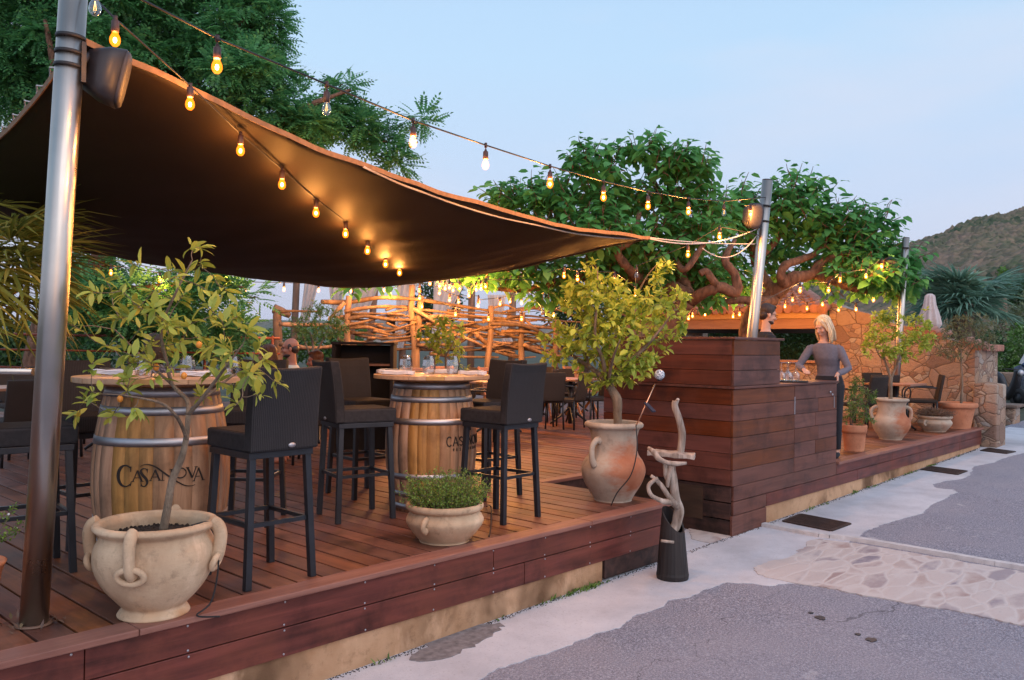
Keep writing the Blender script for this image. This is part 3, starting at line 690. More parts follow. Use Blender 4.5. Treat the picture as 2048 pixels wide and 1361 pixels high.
# ------------------------------------------------------------------ bar stools
def make_stool(loc, rz, label, copy_of=None):
    if copy_of:
        o = copy_tree(copy_of); o.location = loc; o.rotation_euler.z = rz; o['label'] = label; return o
    r = empty('bar_stool', loc, label, 'bar stool', 'high wicker stools around the barrel tables', rz)
    for sx in (-1, 1):
        for sy in (-1, 1):
            m = LMB(); a = V((sx*.195, sy*.21, 0)); b = V((sx*.165, sy*.185, .70)); w = .018
            m.hexa([a+V(q) for q in ((-w, -w, 0), (w, -w, 0), (w, w, 0), (-w, w, 0))], [b+V(q) for q in ((-w, -w, 0), (w, -w, 0), (w, w, 0), (-w, w, 0))])
            m.build('leg', M['black_metal'], r, bevel=.003)
    f = LMB()
    for s in (-1, 1): f.box((s*.172, 0, .325), (.022, .36, .022)); f.box((0, s*.192, .325), (.32, .022, .022))
    f.build('footrest', M['black_metal'], r)
    f = LMB(); f.box((0, -.0, .688), (.385, .42, .035)); f.build('seat_frame', M['black_metal'], r, bevel=.003)
    c = LMB(); c.box((0, .015, .757), (.40, .43, .10)); c.build('seat', M['wicker'], r, bevel=.014)
    b = LMB(); n = 6; rings = []
    for i in range(n+1):
        t = i/n; z = .708+t*.445; y = -.205-.045*t*t; th = .036; hw = .205-.006*t; dz = 0
        rings.append([V((-hw, y-th, z)), V((hw, y-th, z)), V((hw, y+th, z)), V((-hw, y+th, z))])
    # gentle dip along the top edge
    b2 = LMB(); m_ = 8
    def bk(u, v, s):
        t = v; x = (u-.5)*2; z = .708+t*.445-(.012*(1-x*x) if t > .99 else 0); y = -.205-.045*t*t-.012*(1-x*x)
        return V((x*(.206-.006*t), y+s*.036, z))
    for s in (-1, 1):
        k0 = len(b2.v); b2.v += [bk(i/m_, j/6, s) for j in range(7) for i in range(m_+1)]
        for j in range(6):
            for i in range(m_):
                q = (k0+j*(m_+1)+i, k0+j*(m_+1)+i+1, k0+(j+1)*(m_+1)+i+1, k0+(j+1)*(m_+1)+i)
                b2.f.append(q if s < 0 else q[::-1]); b2.sm.append(False)
    K = 7*(m_+1)
    loop = [i for i in range(m_+1)]+[j*(m_+1)+m_ for j in range(1, 7)]+[6*(m_+1)+i for i in range(m_-1, -1, -1)]+[j*(m_+1) for j in range(5, 0, -1)]
    for a, c_ in zip(loop, loop[1:]+loop[:1]): b2.f.append((c_, a, a+K, c_+K)); b2.sm.append(False)
    bo = b2.build('backrest', M['wicker'], r, bevel=.012)
    t = LMB(); t.lathe([(0, .0), (.016, .0), (.016, .003), (0, .003)], n=12, M=Matrix.Translation((.03, -.2545, .735)) @ Matrix.Rotation(rad(90), 4, 'X') @ Matrix.Diagonal((1.4, .8, 1, 1)))
    t.build('maker_tag', M['hoop'], bo)
    return r
T1 = W(327, 757, 4.85); T1.z = 1.075
T2 = W(864, 750, 6.6); T2.z = 1.04
sA = make_stool((2.45, 4.13, 0), 0, 'wicker bar stool seen from behind, next to the big handled citrus pot')
make_stool((1.58, 5.12, 0), rad(-97), 'wicker bar stool partly hidden by the shiny steel pole', sA)
make_stool((3.14, 5.45, 0), rad(133), 'wicker bar stool whose back shows behind the one beside the handled pot', sA)
make_stool((2.12, 5.62, 0), rad(180), 'bar stool on the far side of the barrel with scrolled lettering', sA)
make_stool((3.78, 5.05, 0), rad(-105), 'bar stool seen side-on between the two barrel tables', sA)
make_stool((4.54, 4.31, 0), rad(2), 'bar stool backing onto the deck edge, just behind the thyme bowl', sA)
make_stool((4.37, 5.77, 0), rad(175), 'bar stool on the far side of the three-tumbler barrel, facing the car park', sA)
make_stool((5.12, 5.02, 0), rad(88), 'bar stool across the three-tumbler barrel from the side-on stool', sA)

# ------------------------------------------------------------------ barrels
def rib(pts, ws):
    """flat stroke -> list of quads in logo space"""
    out = []; pts = [V((p[0], p[1], 0)) for p in pts]; ws = lerpl(ws, len(pts)); L = []; R_ = []
    for i, p in enumerate(pts):
        t = (pts[min(i+1, len(pts)-1)]-pts[max(i-1, 0)]).normalized(); n = V((-t.y, t.x, 0))*ws[i]/2
        L.append(p+n); R_.append(p-n)
    for i in range(len(pts)-1): out.append((L[i], L[i+1], R_[i+1], R_[i]))
    return out
def arc(cx, cy, rx, ry, a0, a1, n=14): return [(cx+rx*math.cos(rad(a0+(a1-a0)*i/n)), cy+ry*math.sin(rad(a0+(a1-a0)*i/n))) for i in range(n+1)]
def serif_logo():
    q = []
    q += rib(arc(.30, .0, .30, .40, 52, 310, 22), [.03, .06, .115, .13, .10, .05, .03]); q += rib([(.505, .36), (.515, .16)], [.05, .015]); q += rib([(.50, -.37), (.54, -.2)], [.045, .015])
    def A(x, y, h): return rib([(x, y), (x+.17*h/.42, y+h)], .028)+rib([(x+.16*h/.42, y+h), (x+.33*h/.42, y)], .062)+rib([(x+.07, y+h*.33), (x+.25, y+h*.33)], .022)+rib([(x-.05, y), (x+.05, y)], .02)+rib([(x+.27*h/.42, y), (x+.40*h/.42, y)], .02)
    q += A(.60, -.20, .42)
    q += rib(smooth_path([(1.13, .17, 0), (1.08, .27, 0), (.95, .28, 0), (.89, .18, 0), (.95, .05, 0), (1.08, -.10, 0), (1.13, -.25, 0), (1.06, -.38, 0), (.95, -.38, 0), (.90, -.28, 0)], 4), [.02, .03, .05, .09, .10, .09, .05, .03, .02])
    q += rib([(1.135, .28), (1.13, .12)], [.03, .012]); q += rib([(.905, -.39), (.90, -.22)], [.03, .012])
    q += A(1.24, -.18, .42)
    q += rib([(1.67, -.18), (1.67, .16)], .03)+rib([(1.62, -.18), (1.74, -.18)], .02)
    q += rib([(1.98, .22), (2.0, -.12)], .028)+rib([(1.92, .22), (2.06, .22)], .02)
    q += rib(smooth_path([(.86, .36, 0), (.98, .43, 0), (1.18, .44, 0), (1.45, .32, 0), (1.75, .08, 0), (2.0, -.12, 0), (2.25, -.30, 0), (2.5, -.44, 0), (2.75, -.48, 0), (2.9, -.44, 0)], 4), [.008, .02, .035, .05, .065, .065, .05, .04, .025, .006])
    q += rib(arc(2.32, .06, .21, .19, 0, 360, 20), [.03, .05, .03, .05, .03])
    q += rib([(2.58, .25), (2.78, -.16)], .065)+rib([(2.78, -.16), (2.93, .25)], .025)+rib([(2.52, .25), (2.65, .25)], .02)+rib([(2.87, .25), (2.99, .25)], .02)
    q += A(2.84, -.30, .50)
    return q, 3.3
def sans_logo():
    q = []; x = 0
    def C(x): return rib(arc(x+.30, .5, .30, .5, 45, 315, 16), .11)
    def A(x): return rib([(x, 0), (x+.32, 1)], .11)+rib([(x+.32, 1), (x+.64, 0)], .11)+rib([(x+.13, .33), (x+.51, .33)], .1)
    def S(x): return rib(smooth_path([(x+.45, .85, 0), (x+.28, .96, 0), (x+.08, .85, 0), (x+.10, .62, 0), (x+.40, .40, 0), (x+.46, .16, 0), (x+.25, .03, 0), (x+.03, .14, 0)], 4), .11)
    def N(x): return rib([(x, 0), (x, 1)], .11)+rib([(x, 1), (x+.5, 0)], .11)+rib([(x+.5, 0), (x+.5, 1)], .11)
    def O(x): return rib(arc(x+.35, .5, .35, .47, 0, 360, 20), .11)
    def Vv(x): return rib([(x, 1), (x+.3, 0)], .11)+rib([(x+.3, 0), (x+.6, 1)], .11)
    for fn, w in ((C, .75), (A, .80), (S, .68), (A, .82), (N, .72), (O, .88), (Vv, .72), (A, .7)): q += fn(x); x += w
    # the doubled N emblem above the name
    c = x/2
    for dx, dy in ((-.22, .0), (.0, -.28)):
        for s in ((0, 0, 0, .95), (.0, .95, .45, .1), (.45, .1, .45, .95)): q += rib([(c+dx+s[0], 1.75+dy+s[1]), (c+dx+s[2], 1.75+dy+s[3])], .075)
    # line of small capitals below: RESTAURANT
    sx = .30; yy = -.55; xx = .75; sm = []
    def sc(l, dx): return [tuple(V((xx+dx+p.x*sx, yy+p.y*sx, 0)) for p in f) for f in l]
    R_ = lambda: rib([(0, 0), (0, 1)], .12)+rib([(0, .94), (.38, .94)], .12)+rib([(.38, .94), (.38, .5)], .12)+rib([(.38, .5), (0, .5)], .12)+rib([(.2, .5), (.45, 0)], .12)
    E_ = lambda: rib([(0, 0), (0, 1)], .12)+rib([(0, .94), (.45, .94)], .12)+rib([(0, .5), (.4, .5)], .12)+rib([(0, .06), (.45, .06)], .12)
    T_ = lambda: rib([(.25, 0), (.25, 1)], .12)+rib([(0, .94), (.5, .94)], .12)
    U_ = lambda: rib([(0, 1), (0, .15)], .12)+rib([(0, .15), (.25, .03), (.5, .15)], .12)+rib([(.5, .15), (.5, 1)], .12)
    for i, L in enumerate((R_, E_, lambda: S(0), T_, lambda: A(0), U_, R_, lambda: A(0), lambda: N(0), T_)): sm += sc(L(), i*.43)
    return q+sm, x
def make_barrel(loc, topz, logo, ang, z, size, tr, R0, label):
    H = topz-.045; r = empty('barrel_table', (loc.x, loc.y, 0), label, 'barrel table', 'tall tables made of oak wine barrels')
    c = (loc.x, loc.y, 0); rr = lambda z: R0*(.80+.20*math.sin(math.pi*min(1, max(0, z/H))))
    b = MB(); ns = 26; rg = random.Random(int(loc.x*10)); a = 0; angs = []
    while a < 2*math.pi-.12: angs.append(a); a += rg.uniform(.19, .29)
    angs.append(2*math.pi)
    for a0, a1 in zip(angs, angs[1:]):
        zs = [H*i/16 for i in range(17)]; rings = []
        e = .0012
        for q in zs:
            R_ = rr(q); am = (a0+a1)/2
            pts = [(R_-.03, a0+e), (R_-.0006, a0+e), (R_, am), (R_-.0006, a1-e), (R_-.03, a1-e)]
            rings.append([V((c[0]+s*math.cos(k), c[1]+s*math.sin(k), q)) for s, k in pts])
        b.loft(rings, True, True)
    bo = b.build('staves', M['oak'], r)
    f = MB(); f.lathe([(0, H-.06), (rr(H)-.02, H-.06)], c, 28); f.lathe([(0, .03), (rr(0)-.02, .03)], c, 28); f.build('barrel_head', M['oak'], r)
    for (q, w) in ((.045, .045), (.145, .042), (.28, .045), (H-.30, .045), (H-.135, .045), (H-.035, .05)):
        h = MB(); k = 48; prof = []
        for z_ in (q-w/2, q+w/2): prof.append(rr(z_))
        h.lathe([(prof[0]-.006, q-w/2), (prof[0]+.003, q-w/2), (prof[1]+.003, q+w/2), (prof[1]-.006, q+w/2)], c, k); h.build('hoop', M['hoop'], r)
    t = MB(); t.lathe([(0, topz-.045), (tr-.10, topz-.045), (tr-.10, topz-.03)], c, 48)
    t.build('top_batten', M['beam_brown'], r)
    t = MB(); rg = random.Random(3); nb = 7
    for i in range(nb):       # round top sawn out of boards
        y0 = -tr+2*tr*i/nb; y1 = -tr+2*tr*(i+1)/nb; ring = []
        k = 8; xs = [math.sqrt(max(0, tr*tr-(y0+(y1-y0)*j/k)**2)) for j in range(k+1)]; yy = [y0+.0012+(y1-y0-.0024)*j/k for j in range(k+1)]
        ring = [(x, y) for x, y in zip(xs, yy)]+[(-x, y) for x, y in zip(xs[::-1], yy[::-1])]
        ring = [p for j, p in enumerate(ring) if j == 0 or (abs(p[0]-ring[j-1][0])+abs(p[1]-ring[j-1][1])) > 1e-4]
        dz = rg.uniform(0, .001); ca, sa = math.cos(.6), math.sin(.6)
        P = lambda p, z_: V((c[0]+p[0]*ca-p[1]*sa, c[1]+p[0]*sa+p[1]*ca, z_))
        t.loft([[P(p, topz-.03) for p in ring], [P(p, topz+dz) for p in ring]], True, False)
    t.build('table_top', M['pine'], r, bevel=.003)
    q, w = logo; m = MB(); s = size/w
    for quad in q:
        vs = []
        for off in (.0035, -.004):
            for p in quad:
                zz = z+p.y*s; th = ang+(p.x*s-size/2)/rr(zz); R_ = rr(zz)+off
                vs.append((c[0]+R_*math.cos(th), c[1]+R_*math.sin(th), zz))
        m.add(vs, [(0, 1, 2, 3), (7, 6, 5, 4), (0, 4, 5, 1), (1, 5, 6, 2), (2, 6, 7, 3), (3, 7, 4, 0)])
    m.build('lettering', M['ink'], bo)
    return r
camang = lambda p: math.atan2(-p.y, -p.x)
make_barrel(T1, T1.z, serif_logo(), camang(T1)+.0, .555, .46, .475, .372, 'barrel table branded with scrolled serif lettering beside the steel pole')
make_barrel(T2, T2.z, sans_logo(), camang(T2)+.92, .515, .42, .455, .358, 'barrel table set with three tumblers, branded with plain capitals')

# table settings
def tumbler(p, s=1.0, label='', flip=True):
    r = empty('tumbler', p, label, 'glass', 'upturned tumblers on the barrel tables')
    b = MB(); k = 9
    pr = [(.030, 0), (.037, .012), (.040, .05), (.036, .085), (.026, .105), (.0245, .105), (.034, .084), (.0375, .05), (.0345, .012), (.028, .001)]
    b.lathe([(a*s, z*s) for a, z in pr], p, k, sm=False); b.build('bowl', M['glass'], r)
    q = MB(); q.lathe([(0, .098*s), (.026*s, .099*s), (.026*s, .107*s), (0, .108*s)], p, k, sm=False); q.build('glass_foot', M['glass'], r)
def on(T, px, dy=0): # point on the table top along the camera's sideways axis
    s = (px[0]-px[2])*T_d(T)/FPX; return V((T.x, T.y, T.z+.002))+_r*s+_f*px[1]
def T_d(T): return depth(T)
for (x, f, l) in ((810, .05, 'faceted tumbler on the three-glass barrel, beside the folded napkin'), (859, -.06, 'middle and largest-looking tumbler of the three-glass barrel'), (905, .03, 'faceted tumbler on the three-glass barrel, next to the lone napkin')):
    tumbler(on(T2, (x, f, 864)), 1.35, l)
for (x, f, l) in ((268, .08, 'faceted tumbler on the scroll-lettered barrel at the pole side'), (297, -.05, 'tumbler behind the kumquat trunk on the scroll-lettered barrel'), (372, .02, 'faceted tumbler on the scroll-lettered barrel beside the napkin'), (466, .0, 'small tumbler at the rim of the scroll-lettered barrel top')):
    tumbler(on(T1, (x, f, 327)), 1.1, l)
def napkin(p, rz, label, L=.24, w=.10):
    b = MB(); T = Matrix.Translation(p) @ Matrix.Rotation(rz, 4, 'Z')
    def fn(u, v, z): return T @ V(((u-.5)*L, (v-.5)*w*(1-.15*math.sin(u*5)), z+.003*math.sin(u*9+v*4)))
    for z in (.0, .009, .018):
        rings = []
        for i in range(9):
            u = i/8; rings.append([fn(u, .02, z+.003), fn(u, .5, z+.002), fn(u, .98, z+.003), fn(u, .98-.02*z*50, z+.0105), fn(u, .5, z+.012), fn(u, .02+z, z+.0105)])
        b.loft(rings, True, True)
    r = empty('folded_napkin', p, label, 'napkin', 'folded white napkins on the barrel tables'); b.build('cloth', M['napkin'], r)
    k = MB(); k.tube([T @ V((-L*.42, .0, .036)), T @ V((L*.1, .01, .036)), T @ V((L*.44, .015, .034))], [.006, .004, .009], 6, flat=.5); k.build('cutlery', M['steel'], r)
an = math.atan2(_r.y, _r.x)
napkin(on(T2, (802, -.18, 864)), an-.15, 'folded white napkin with cutlery under the first tumbler of three')
napkin(on(T2, (878, .26, 864)), an+.1, 'folded white napkin on the far rim of the three-tumbler barrel')
napkin(on(T2, (945, -.02, 864)), an-.35, 'folded white napkin alone on the side away from the side-on stool', .2)
napkin(on(T2, (776, .05, 864)), an+.5, 'folded white napkin at the rim by the side-on stool', .18)
napkin(on(T1, (222, .05, 327)), an-.2, 'folded white napkin on the scrolled barrel by the pole')
napkin(on(T1, (410, -.02, 327)), an+.2, 'folded white napkin on the scrolled barrel behind the kumquat leaves')
# ------------------------------------------------------------------ potted plants
def pot_mesh(prof, c, n=48, wob=.006, seed=0):
    b = MB(); b.lathe(prof, c, n)
    for p in b.v:
        k = noise.noise(V((p.x*3+seed, p.y*3, p.z*5)))*wob; d = V((p.x-c[0], p.y-c[1], 0))
        if d.length > .01: p.x += d.x/d.length*k; p.y += d.y/d.length*k
    return b
def sm_prof(pts, k=5): return [(max(0, p.x), p.y) for p in smooth_path([V((a, b, 0)) for a, b in pts], k)]
def soil(r, c, z, root):
    b = MB(); rg = random.Random(1); k = 10
    b.lathe([(0, z+.012), (r*.5, z+.008), (r, z-.01)], c, 24)
    for i in range(220): a = rg.uniform(0, 6.28); q = r*math.sqrt(rg.random())*.95; b.ball((c[0]+q*math.cos(a), c[1]+q*math.sin(a), z+.010-.016*(q/r)**2), rg.uniform(.003, .008), 5)
    b.build('soil', M['soil'], root)
def rv(rg, s=1): return V((rg.gauss(0, s), rg.gauss(0, s), rg.gauss(0, s)))
def twig_leaves(lb, p0, p1, k, L, w, rg, segs=3, up=.3, span=.65, spread=1.0, curl=.3):
    d = (p1-p0); ln = max(d.length, .02); d = d/ln
    for i in range(k):
        t = 1-span*(i/max(1, k-1)) if k > 1 else 1
        b = p0.lerp(p1, t)+rv(rg, .004)
        o = rv(rg); o = (o-d*o.dot(d)); o = o.normalized() if o.length > 1e-4 else d.orthogonal()
        dd = (d*(.35+.9*(i == 0))+o*spread*(.2 if i == 0 else 1)+V((0, 0, up*rg.uniform(-.6, 1)))).normalized()
        n = (V((0, 0, 1))+rv(rg, .45)).normalized()
        s = rg.uniform(.42, 1.2); lb.leaf(b, dd, n, L*s, w*s*rg.uniform(.85, 1.1), segs, curl*rg.uniform(.2, 1.6), rg.uniform(.1, .45))
def plant_tree(root, skel, tips, k, L, w, mat, rg, barkm=None, segs=3, tw=.0035, up=.3, span=.6, wig=.07, stub=0, spread=1.0):
    """skel: list of (points, radii) limbs; tips are joined to the closest limb point"""
    tb = MB(); lb = MB(); nodes = []
    for pts, rr in skel:
        pp = smooth_path(pts, 4); rs = lerpl(rr, len(pp)); tb.tube(pp, rs, 8); nodes += [(p, q) for p, q in zip(pp, rs)][len(pp)//3:] if len(skel) > 1 else list(zip(pp, rs))[len(pp)//2:]
    cen = sum((p for p, q in nodes), V((0, 0, 0)))/len(nodes)
    tips = sorted(tips, key=lambda t: min((t-p).length for p, q in nodes))
    for t in tips:
        p, q = min(nodes, key=lambda n: (n[0]-t).length+max(0, n[0].z-t.z)*.6)
        path = smooth_path(wiggle(p, t, 3, wig, rg), 3); tb.tube(path, [min(q, .4*tw+tw*2.2*(t-p).length), tw*.55], 5, False)
        for i in range(2, len(path)-1, 2): nodes.append((path[i], tw*1.4))
        twig_leaves(lb, path[-5], path[-1], k+rg.randint(-1, 1), L, w, rg, segs, up, span, spread)
        if stub and (t-p).length > .25: twig_leaves(lb, path[2], path[5], stub, L, w, rg, segs, up, 1, spread)
    tr = tb.build('trunk', barkm or M['bark'], root); tr.data['n'] = len(tips)
    return lb.build('crown', mat, root)
def blob_tips(blobs, n, rg, d, fd=1.0, shell=.45):
    out = []; ws = [rx*ry for (_, _, rx, ry) in blobs]
    for i in range(n):
        x, y, rx, ry = rg.choices(blobs, ws)[0]
        while True:
            a = V((rg.uniform(-1, 1), rg.uniform(-1, 1), rg.uniform(-1, 1)))
            if a.length <= 1 and a.length > shell*rg.random(): break
        out.append(W(x+a.x*rx, y+a.y*ry, d+a.z*(rx+ry)/2/FPX*d*fd))
    return out

# the big handled pot with the kumquat
rg = random.Random(21)
c = D(308, 1226); P1 = empty('potted_kumquat', c, 'big pale clay pot with ringed lug handles holding a sparse kumquat tree with orange fruit', 'potted tree')
pr = sm_prof([(0, 0), (.148, 0), (.156, .02), (.142, .042), (.172, .075), (.222, .135), (.256, .205), (.270, .27), (.264, .325), (.246, .362), (.240, .382), (.262, .40), (.277, .415), (.270, .432), (.245, .435), (.232, .42), (.225, .39), (.235, .30)], 4)
pot = pot_mesh(pr, c, 56, .012, 3).build('pot', M['clay_pale'], P1)
soil(.232, c, .375, P1)
for a in (-75, 15, 105, 195):
    a = rad(a)+camang(c)+rad(55); u = V((math.cos(a), math.sin(a), 0)); s = V((-math.sin(a), math.cos(a), 0)); h = MB(); P = lambda r, z, q=0: c+u*r+s*q+V((0, 0, z))
    h.tube(smooth_path([P(.262, .428), P(.288, .412), P(.303, .37), P(.298, .31), P(.286, .27), P(.262, .25)], 4), [.026, .026, .025, .024, .026, .03], 10, flat=1.25)
    h.build('handle', M['clay_pale'], P1)
    h = MB(); h.tube([P(.285-.012*math.cos(q), .245-.035*math.cos(q)+.0, .058*math.sin(q)) for q in [i*2*math.pi/20 for i in range(21)]], .0145, 8, False); h.build('handle_ring', M['clay_pale'], P1)
K = lambda x, y, dd=0: W(x, y, depth(c)+dd)
tips = [(388, 488), (405, 500), (330, 540), (262, 535), (205, 560), (190, 590), (425, 560), (300, 590), (370, 590), (455, 590), (480, 625), (520, 690), (565, 775), (505, 745), (440, 715), (400, 675), (340, 655), (285, 650), (232, 640),
        (140, 640), (125, 650), (205, 690), (245, 700), (292, 720), (355, 740), (160, 800), (185, 790), (250, 775), (150, 830), (235, 760), (330, 700), (310, 625), (410, 620), (380, 640), (440, 650), (500, 660), (535, 720), (470, 770), (270, 600), (350, 560),
        (395, 530), (370, 545), (215, 840), (190, 720), (455, 700), (420, 740), (320, 760), (260, 820), (475, 820), (400, 800), (360, 690), (240, 580), (445, 770), (520, 790), (300, 680)]
tips = [K(x+rg.uniform(-8, 8), y+rg.uniform(-8, 8), rg.uniform(-.3, .3)) for x, y in tips]
tips += blob_tips([(360, 640, 130, 100), (300, 700, 110, 70), (470, 720, 70, 70)], 22, rg, depth(c))
base = c+V((0, 0, .38)); b0 = K(325, 1058); off = base-b0; off = V((off.x, off.y, 0))
sk = [([K(326, 1064), K(336, 1010), K(345, 960), K(362, 920), K(372, 880), K(377, 830)], [.021, .019, .018, .0165, .014, .013]),
      ([K(377, 830), K(374, 800, .05), K(345, 770, .1), K(332, 720, .08), K(322, 660, .05), K(345, 600), K(385, 520)], [.012, .011, .010, .009, .008, .006, .003]),
      ([K(374, 880), K(365, 855, -.05), K(350, 830, -.12), K(318, 805, -.18), K(240, 790, -.22)], [.010, .009, .008, .006, .003]),
      ([K(377, 830), K(402, 800, -.05), K(440, 750, -.12), K(485, 690, -.2)], [.010, .009, .007, .003]),
      ([K(345, 770, .1), K(290, 720, .2), K(230, 660, .28)], [.008, .006, .003]),
      ([K(402, 800), K(430, 780, .15), K(470, 750, .25), K(520, 740, .3)], [.008, .007, .005, .003])]
cr = plant_tree(P1, sk, tips, 9, .080, .029, M['lf_kumquat'], rg, None, 4, .0032, .35, .75, .06, 2)
fr = [(368, 752), (240, 798), (398, 690), (312, 735)]
for x, y in fr: m = MB(); m.ball(K(x, y, -.1), (.014, .014, .017), 10); m.build('fruit', M['fruit'], P1)
cd = MB(); cd.tube(smooth_path([c+_r*.20+V((0, 0, .43))-_f*.08, c+_r*.27+V((0, 0, .42)), c+_r*.30+V((0, 0, .25)), c+_r*.27+V((0, 0, .06)), c+_r*.22-_f*.05+V((0, 0, .006)), c+_r*.33-_f*.06+V((0, 0, .006))], 6), .004, 6)
cd.build('drip_tube', M['cable'], P1)

# low bowl with thyme
def bowl_plant(c, s, label, mat, leafm, flw, seed, hgt=.30, handle=None):
    rg = random.Random(seed); r = empty('potted_thyme', c, label, 'potted herb')
    pr = sm_prof([(0, 0), (.150*s, 0), (.165*s, .012), (.215*s, .07*s), (.252*s, .13*s), (.245*s, .165*s), (.226*s, .19*s), (.228*s, .20*s), (.25*s, .215*s), (.255*s, .235*s), (.245*s, .25*s), (.225*s, .245*s), (.21*s, .20*s)], 4)
    pot_mesh(pr, c, 52, .006, seed).build('pot', mat, r); soil(.215*s, c, .215*s, r)
    if handle is not None:
        for hh in (handle, handle+math.pi):
            u = V((math.cos(hh), math.sin(hh), 0)); t = V((-u.y, u.x, 0)); h = MB()
            h.tube(smooth_path([c+u*.235*s+V((0, 0, .175*s)), c+u*.275*s+V((0, 0, .16*s)), c+u*.282*s+V((0, 0, .125*s)), c+u*.25*s+V((0, 0, .105*s))], 5), [.018*s, .016*s, .016*s, .02*s], 8, flat=1.4); h.build('handle', mat, r)
    lb = MB(); tb = MB(); z0 = c+V((0, 0, .22*s))
    for i in range(int(420*s)):
        a = rg.uniform(0, 6.28); q = math.sqrt(rg.random()); p = z0+V((math.cos(a), math.sin(a), 0))*.2*s*q
        e = p+V((math.cos(a)*.09*q*s+rg.gauss(0, .03), math.sin(a)*.09*q*s+rg.gauss(0, .03), hgt*s*rg.uniform(.35, 1)*(1-.35*q*q)))
        path = smooth_path(wiggle(p, e, 3, .08, rg), 2); tb.tube(path, .0012, 3, False)
        for pt in path[2:]:
            for k in range(4):
                d = (rv(rg)+V((0, 0, .5))).normalized(); lb.leaf(pt+rv(rg, .006), d, rv(rg).normalized(), rg.uniform(.011, .02)*flw, rg.uniform(.006, .011)*flw, 2, .2, .2)
    tb.build('stems', M['bark'], r); lb.build('foliage', leafm, r); return r
c = D(889, 1081); bowl_plant(c, 1.0, 'low pale clay bowl of bushy green thyme at the deck edge', M['clay_pale'], M['lf_thyme'], 1.0, 4, .25, camang(c)+rad(-28))
cb = MB(); cb.tube(smooth_path([D(973, 1035)+V((0, 0, .08)), D(982, 1022)+V((0, 0, .03)), D(982, 1050)+V((0, 0, .005)), D(978, 1075)+V((0, 0, .005))], 5), .005, 6); top('irrigation_tube', cb, M['cable'], 'thin black irrigation tube lying on the boards beside the thyme bowl', 'tube')

def jar(c, s, label, name, mat, seed, ang, squat=1.0):
    r = empty(name, c, label, 'potted tree')
    pr = sm_prof([(0, 0), (.145, 0), (.158, .012), (.185, .06), (.232, .14), (.262, .22), (.264, .275), (.243, .33), (.212, .37), (.196, .41), (.190, .47), (.194, .54), (.210, .592), (.238, .61), (.244, .632), (.228, .65), (.20, .645), (.185, .60), (.17, .55)], 4)
    pr = [(a*s*squat, z*s) for a, z in pr]; pot_mesh(pr, c, 56, .01, seed).build('pot', mat, r); soil(.19*s*squat, c, .605*s, r)
    for q in (ang, ang+math.pi):
        u = V((math.cos(q), math.sin(q), 0)); h = MB(); S = lambda a, z: c+u*a*s*squat+V((0, 0, z*s))
        h.tube(smooth_path([S(.182, .505), S(.225, .512), S(.272, .475), S(.285, .42), S(.275, .35), S(.248, .31)], 5), [.026*s, .021*s, .020*s, .021*s, .026*s], 8, flat=1.3); h.build('handle', mat, r)
    return r
# tall jar with the lemon tree
rg = random.Random(31); c = D(1226, 1000); jr = jar(c, 1.0, 'tall weathered two-handled clay jar at the deck corner holding the fullest lemon tree', 'potted_lemon_tree', jar_mat(0, 1.0), 6, camang(c)+rad(-38))
dd = depth(c); K = lambda x, y, e=0: W(x, y, dd+e)
sk = [([K(1236, 858), K(1235, 830), K(1234, 800), K(1222, 778), K(1212, 760)], [.034, .036, .042, .034, .034]),
      ([K(1212, 760), K(1180, 735, .05), K(1150, 715, .1), K(1120, 690, .15)], [.026, .02, .014, .006]), ([K(1216, 768), K(1205, 720, -.1), K(1190, 670, -.15), K(1195, 600, -.1), K(1195, 540, 0)], [.024, .018, .014, .009, .004]),
      ([K(1216, 770), K(1250, 730, -.05), K(1285, 700, -.1), K(1320, 660, -.15), K(1350, 620, -.1)], [.024, .02, .015, .01, .004]), ([K(1250, 730), K(1262, 680, .15), K(1265, 620, .2), K(1290, 560, .15), K(1318, 525, .1)], [.018, .014, .01, .007, .003]),
      ([K(1180, 735), K(1165, 690, .25), K(1150, 640, .3)], [.014, .01, .004]), ([K(1216, 768), K(1225, 720, -.25), K(1240, 680, -.4)], [.016, .012, .004])]
bl = [(1195, 600, 65, 60), (1150, 650, 60, 55), (1115, 695, 38, 40), (1250, 620, 65, 55), (1300, 610, 45, 55), (1322, 550, 20, 42), (1340, 640, 36, 45), (1270, 690, 75, 55), (1190, 550, 32, 40), (1360, 590, 22, 28), (1190, 700, 60, 55), (1290, 730, 35, 30), (1200, 760, 30, 22), (1240, 760, 30, 20), (1155, 590, 25, 40)]
plant_tree(jr, sk, blob_tips(bl, 350, rg, dd), 9, .078, .044, M['lf_lemon'], rg, None, 3, .003, .35, .8, .06, 0)
wire = MB(); q = K(1288, 856, -.2); wire.tube(smooth_path([K(1272, 850, -.23), K(1274, 900, -.30), K(1262, 950, -.34), K(1235, 985, -.33), K(1222, 1012, -.30)], 6), .005, 6); wire.build('lamp_wire', M['cable'], jr)
# solar garden lamp stuck into the jar
r = empty('solar_stake_lamp', K(1270, 852, -.2), 'solar lamp with pierced blue-white ball on a slanted copper stake in the jar', 'garden lamp'); m = MB(); m.tube([K(1268, 862, -.18), K(1310, 768, -.12)], .0055, 8); m.build('stake', M['copper'], r)
m = MB(); m.ball(K(1319, 750, -.11), .043, 20); m.build('lamp_ball', M['ball'], r); m = MB(); m.lathe([(0, -.05), (.018, -.05), (.022, -.03), (.0, -.03)], K(1319, 750, -.11), 12); m.build('lamp_collar', M['speaker'], r)
m = MB(); a, b = K(1291, 806, -.14), K(1308, 824, -.2); m.beam(a, b, .05, .012, (0, 1, 0)); m.build('solar_panel', M['navy'], r)
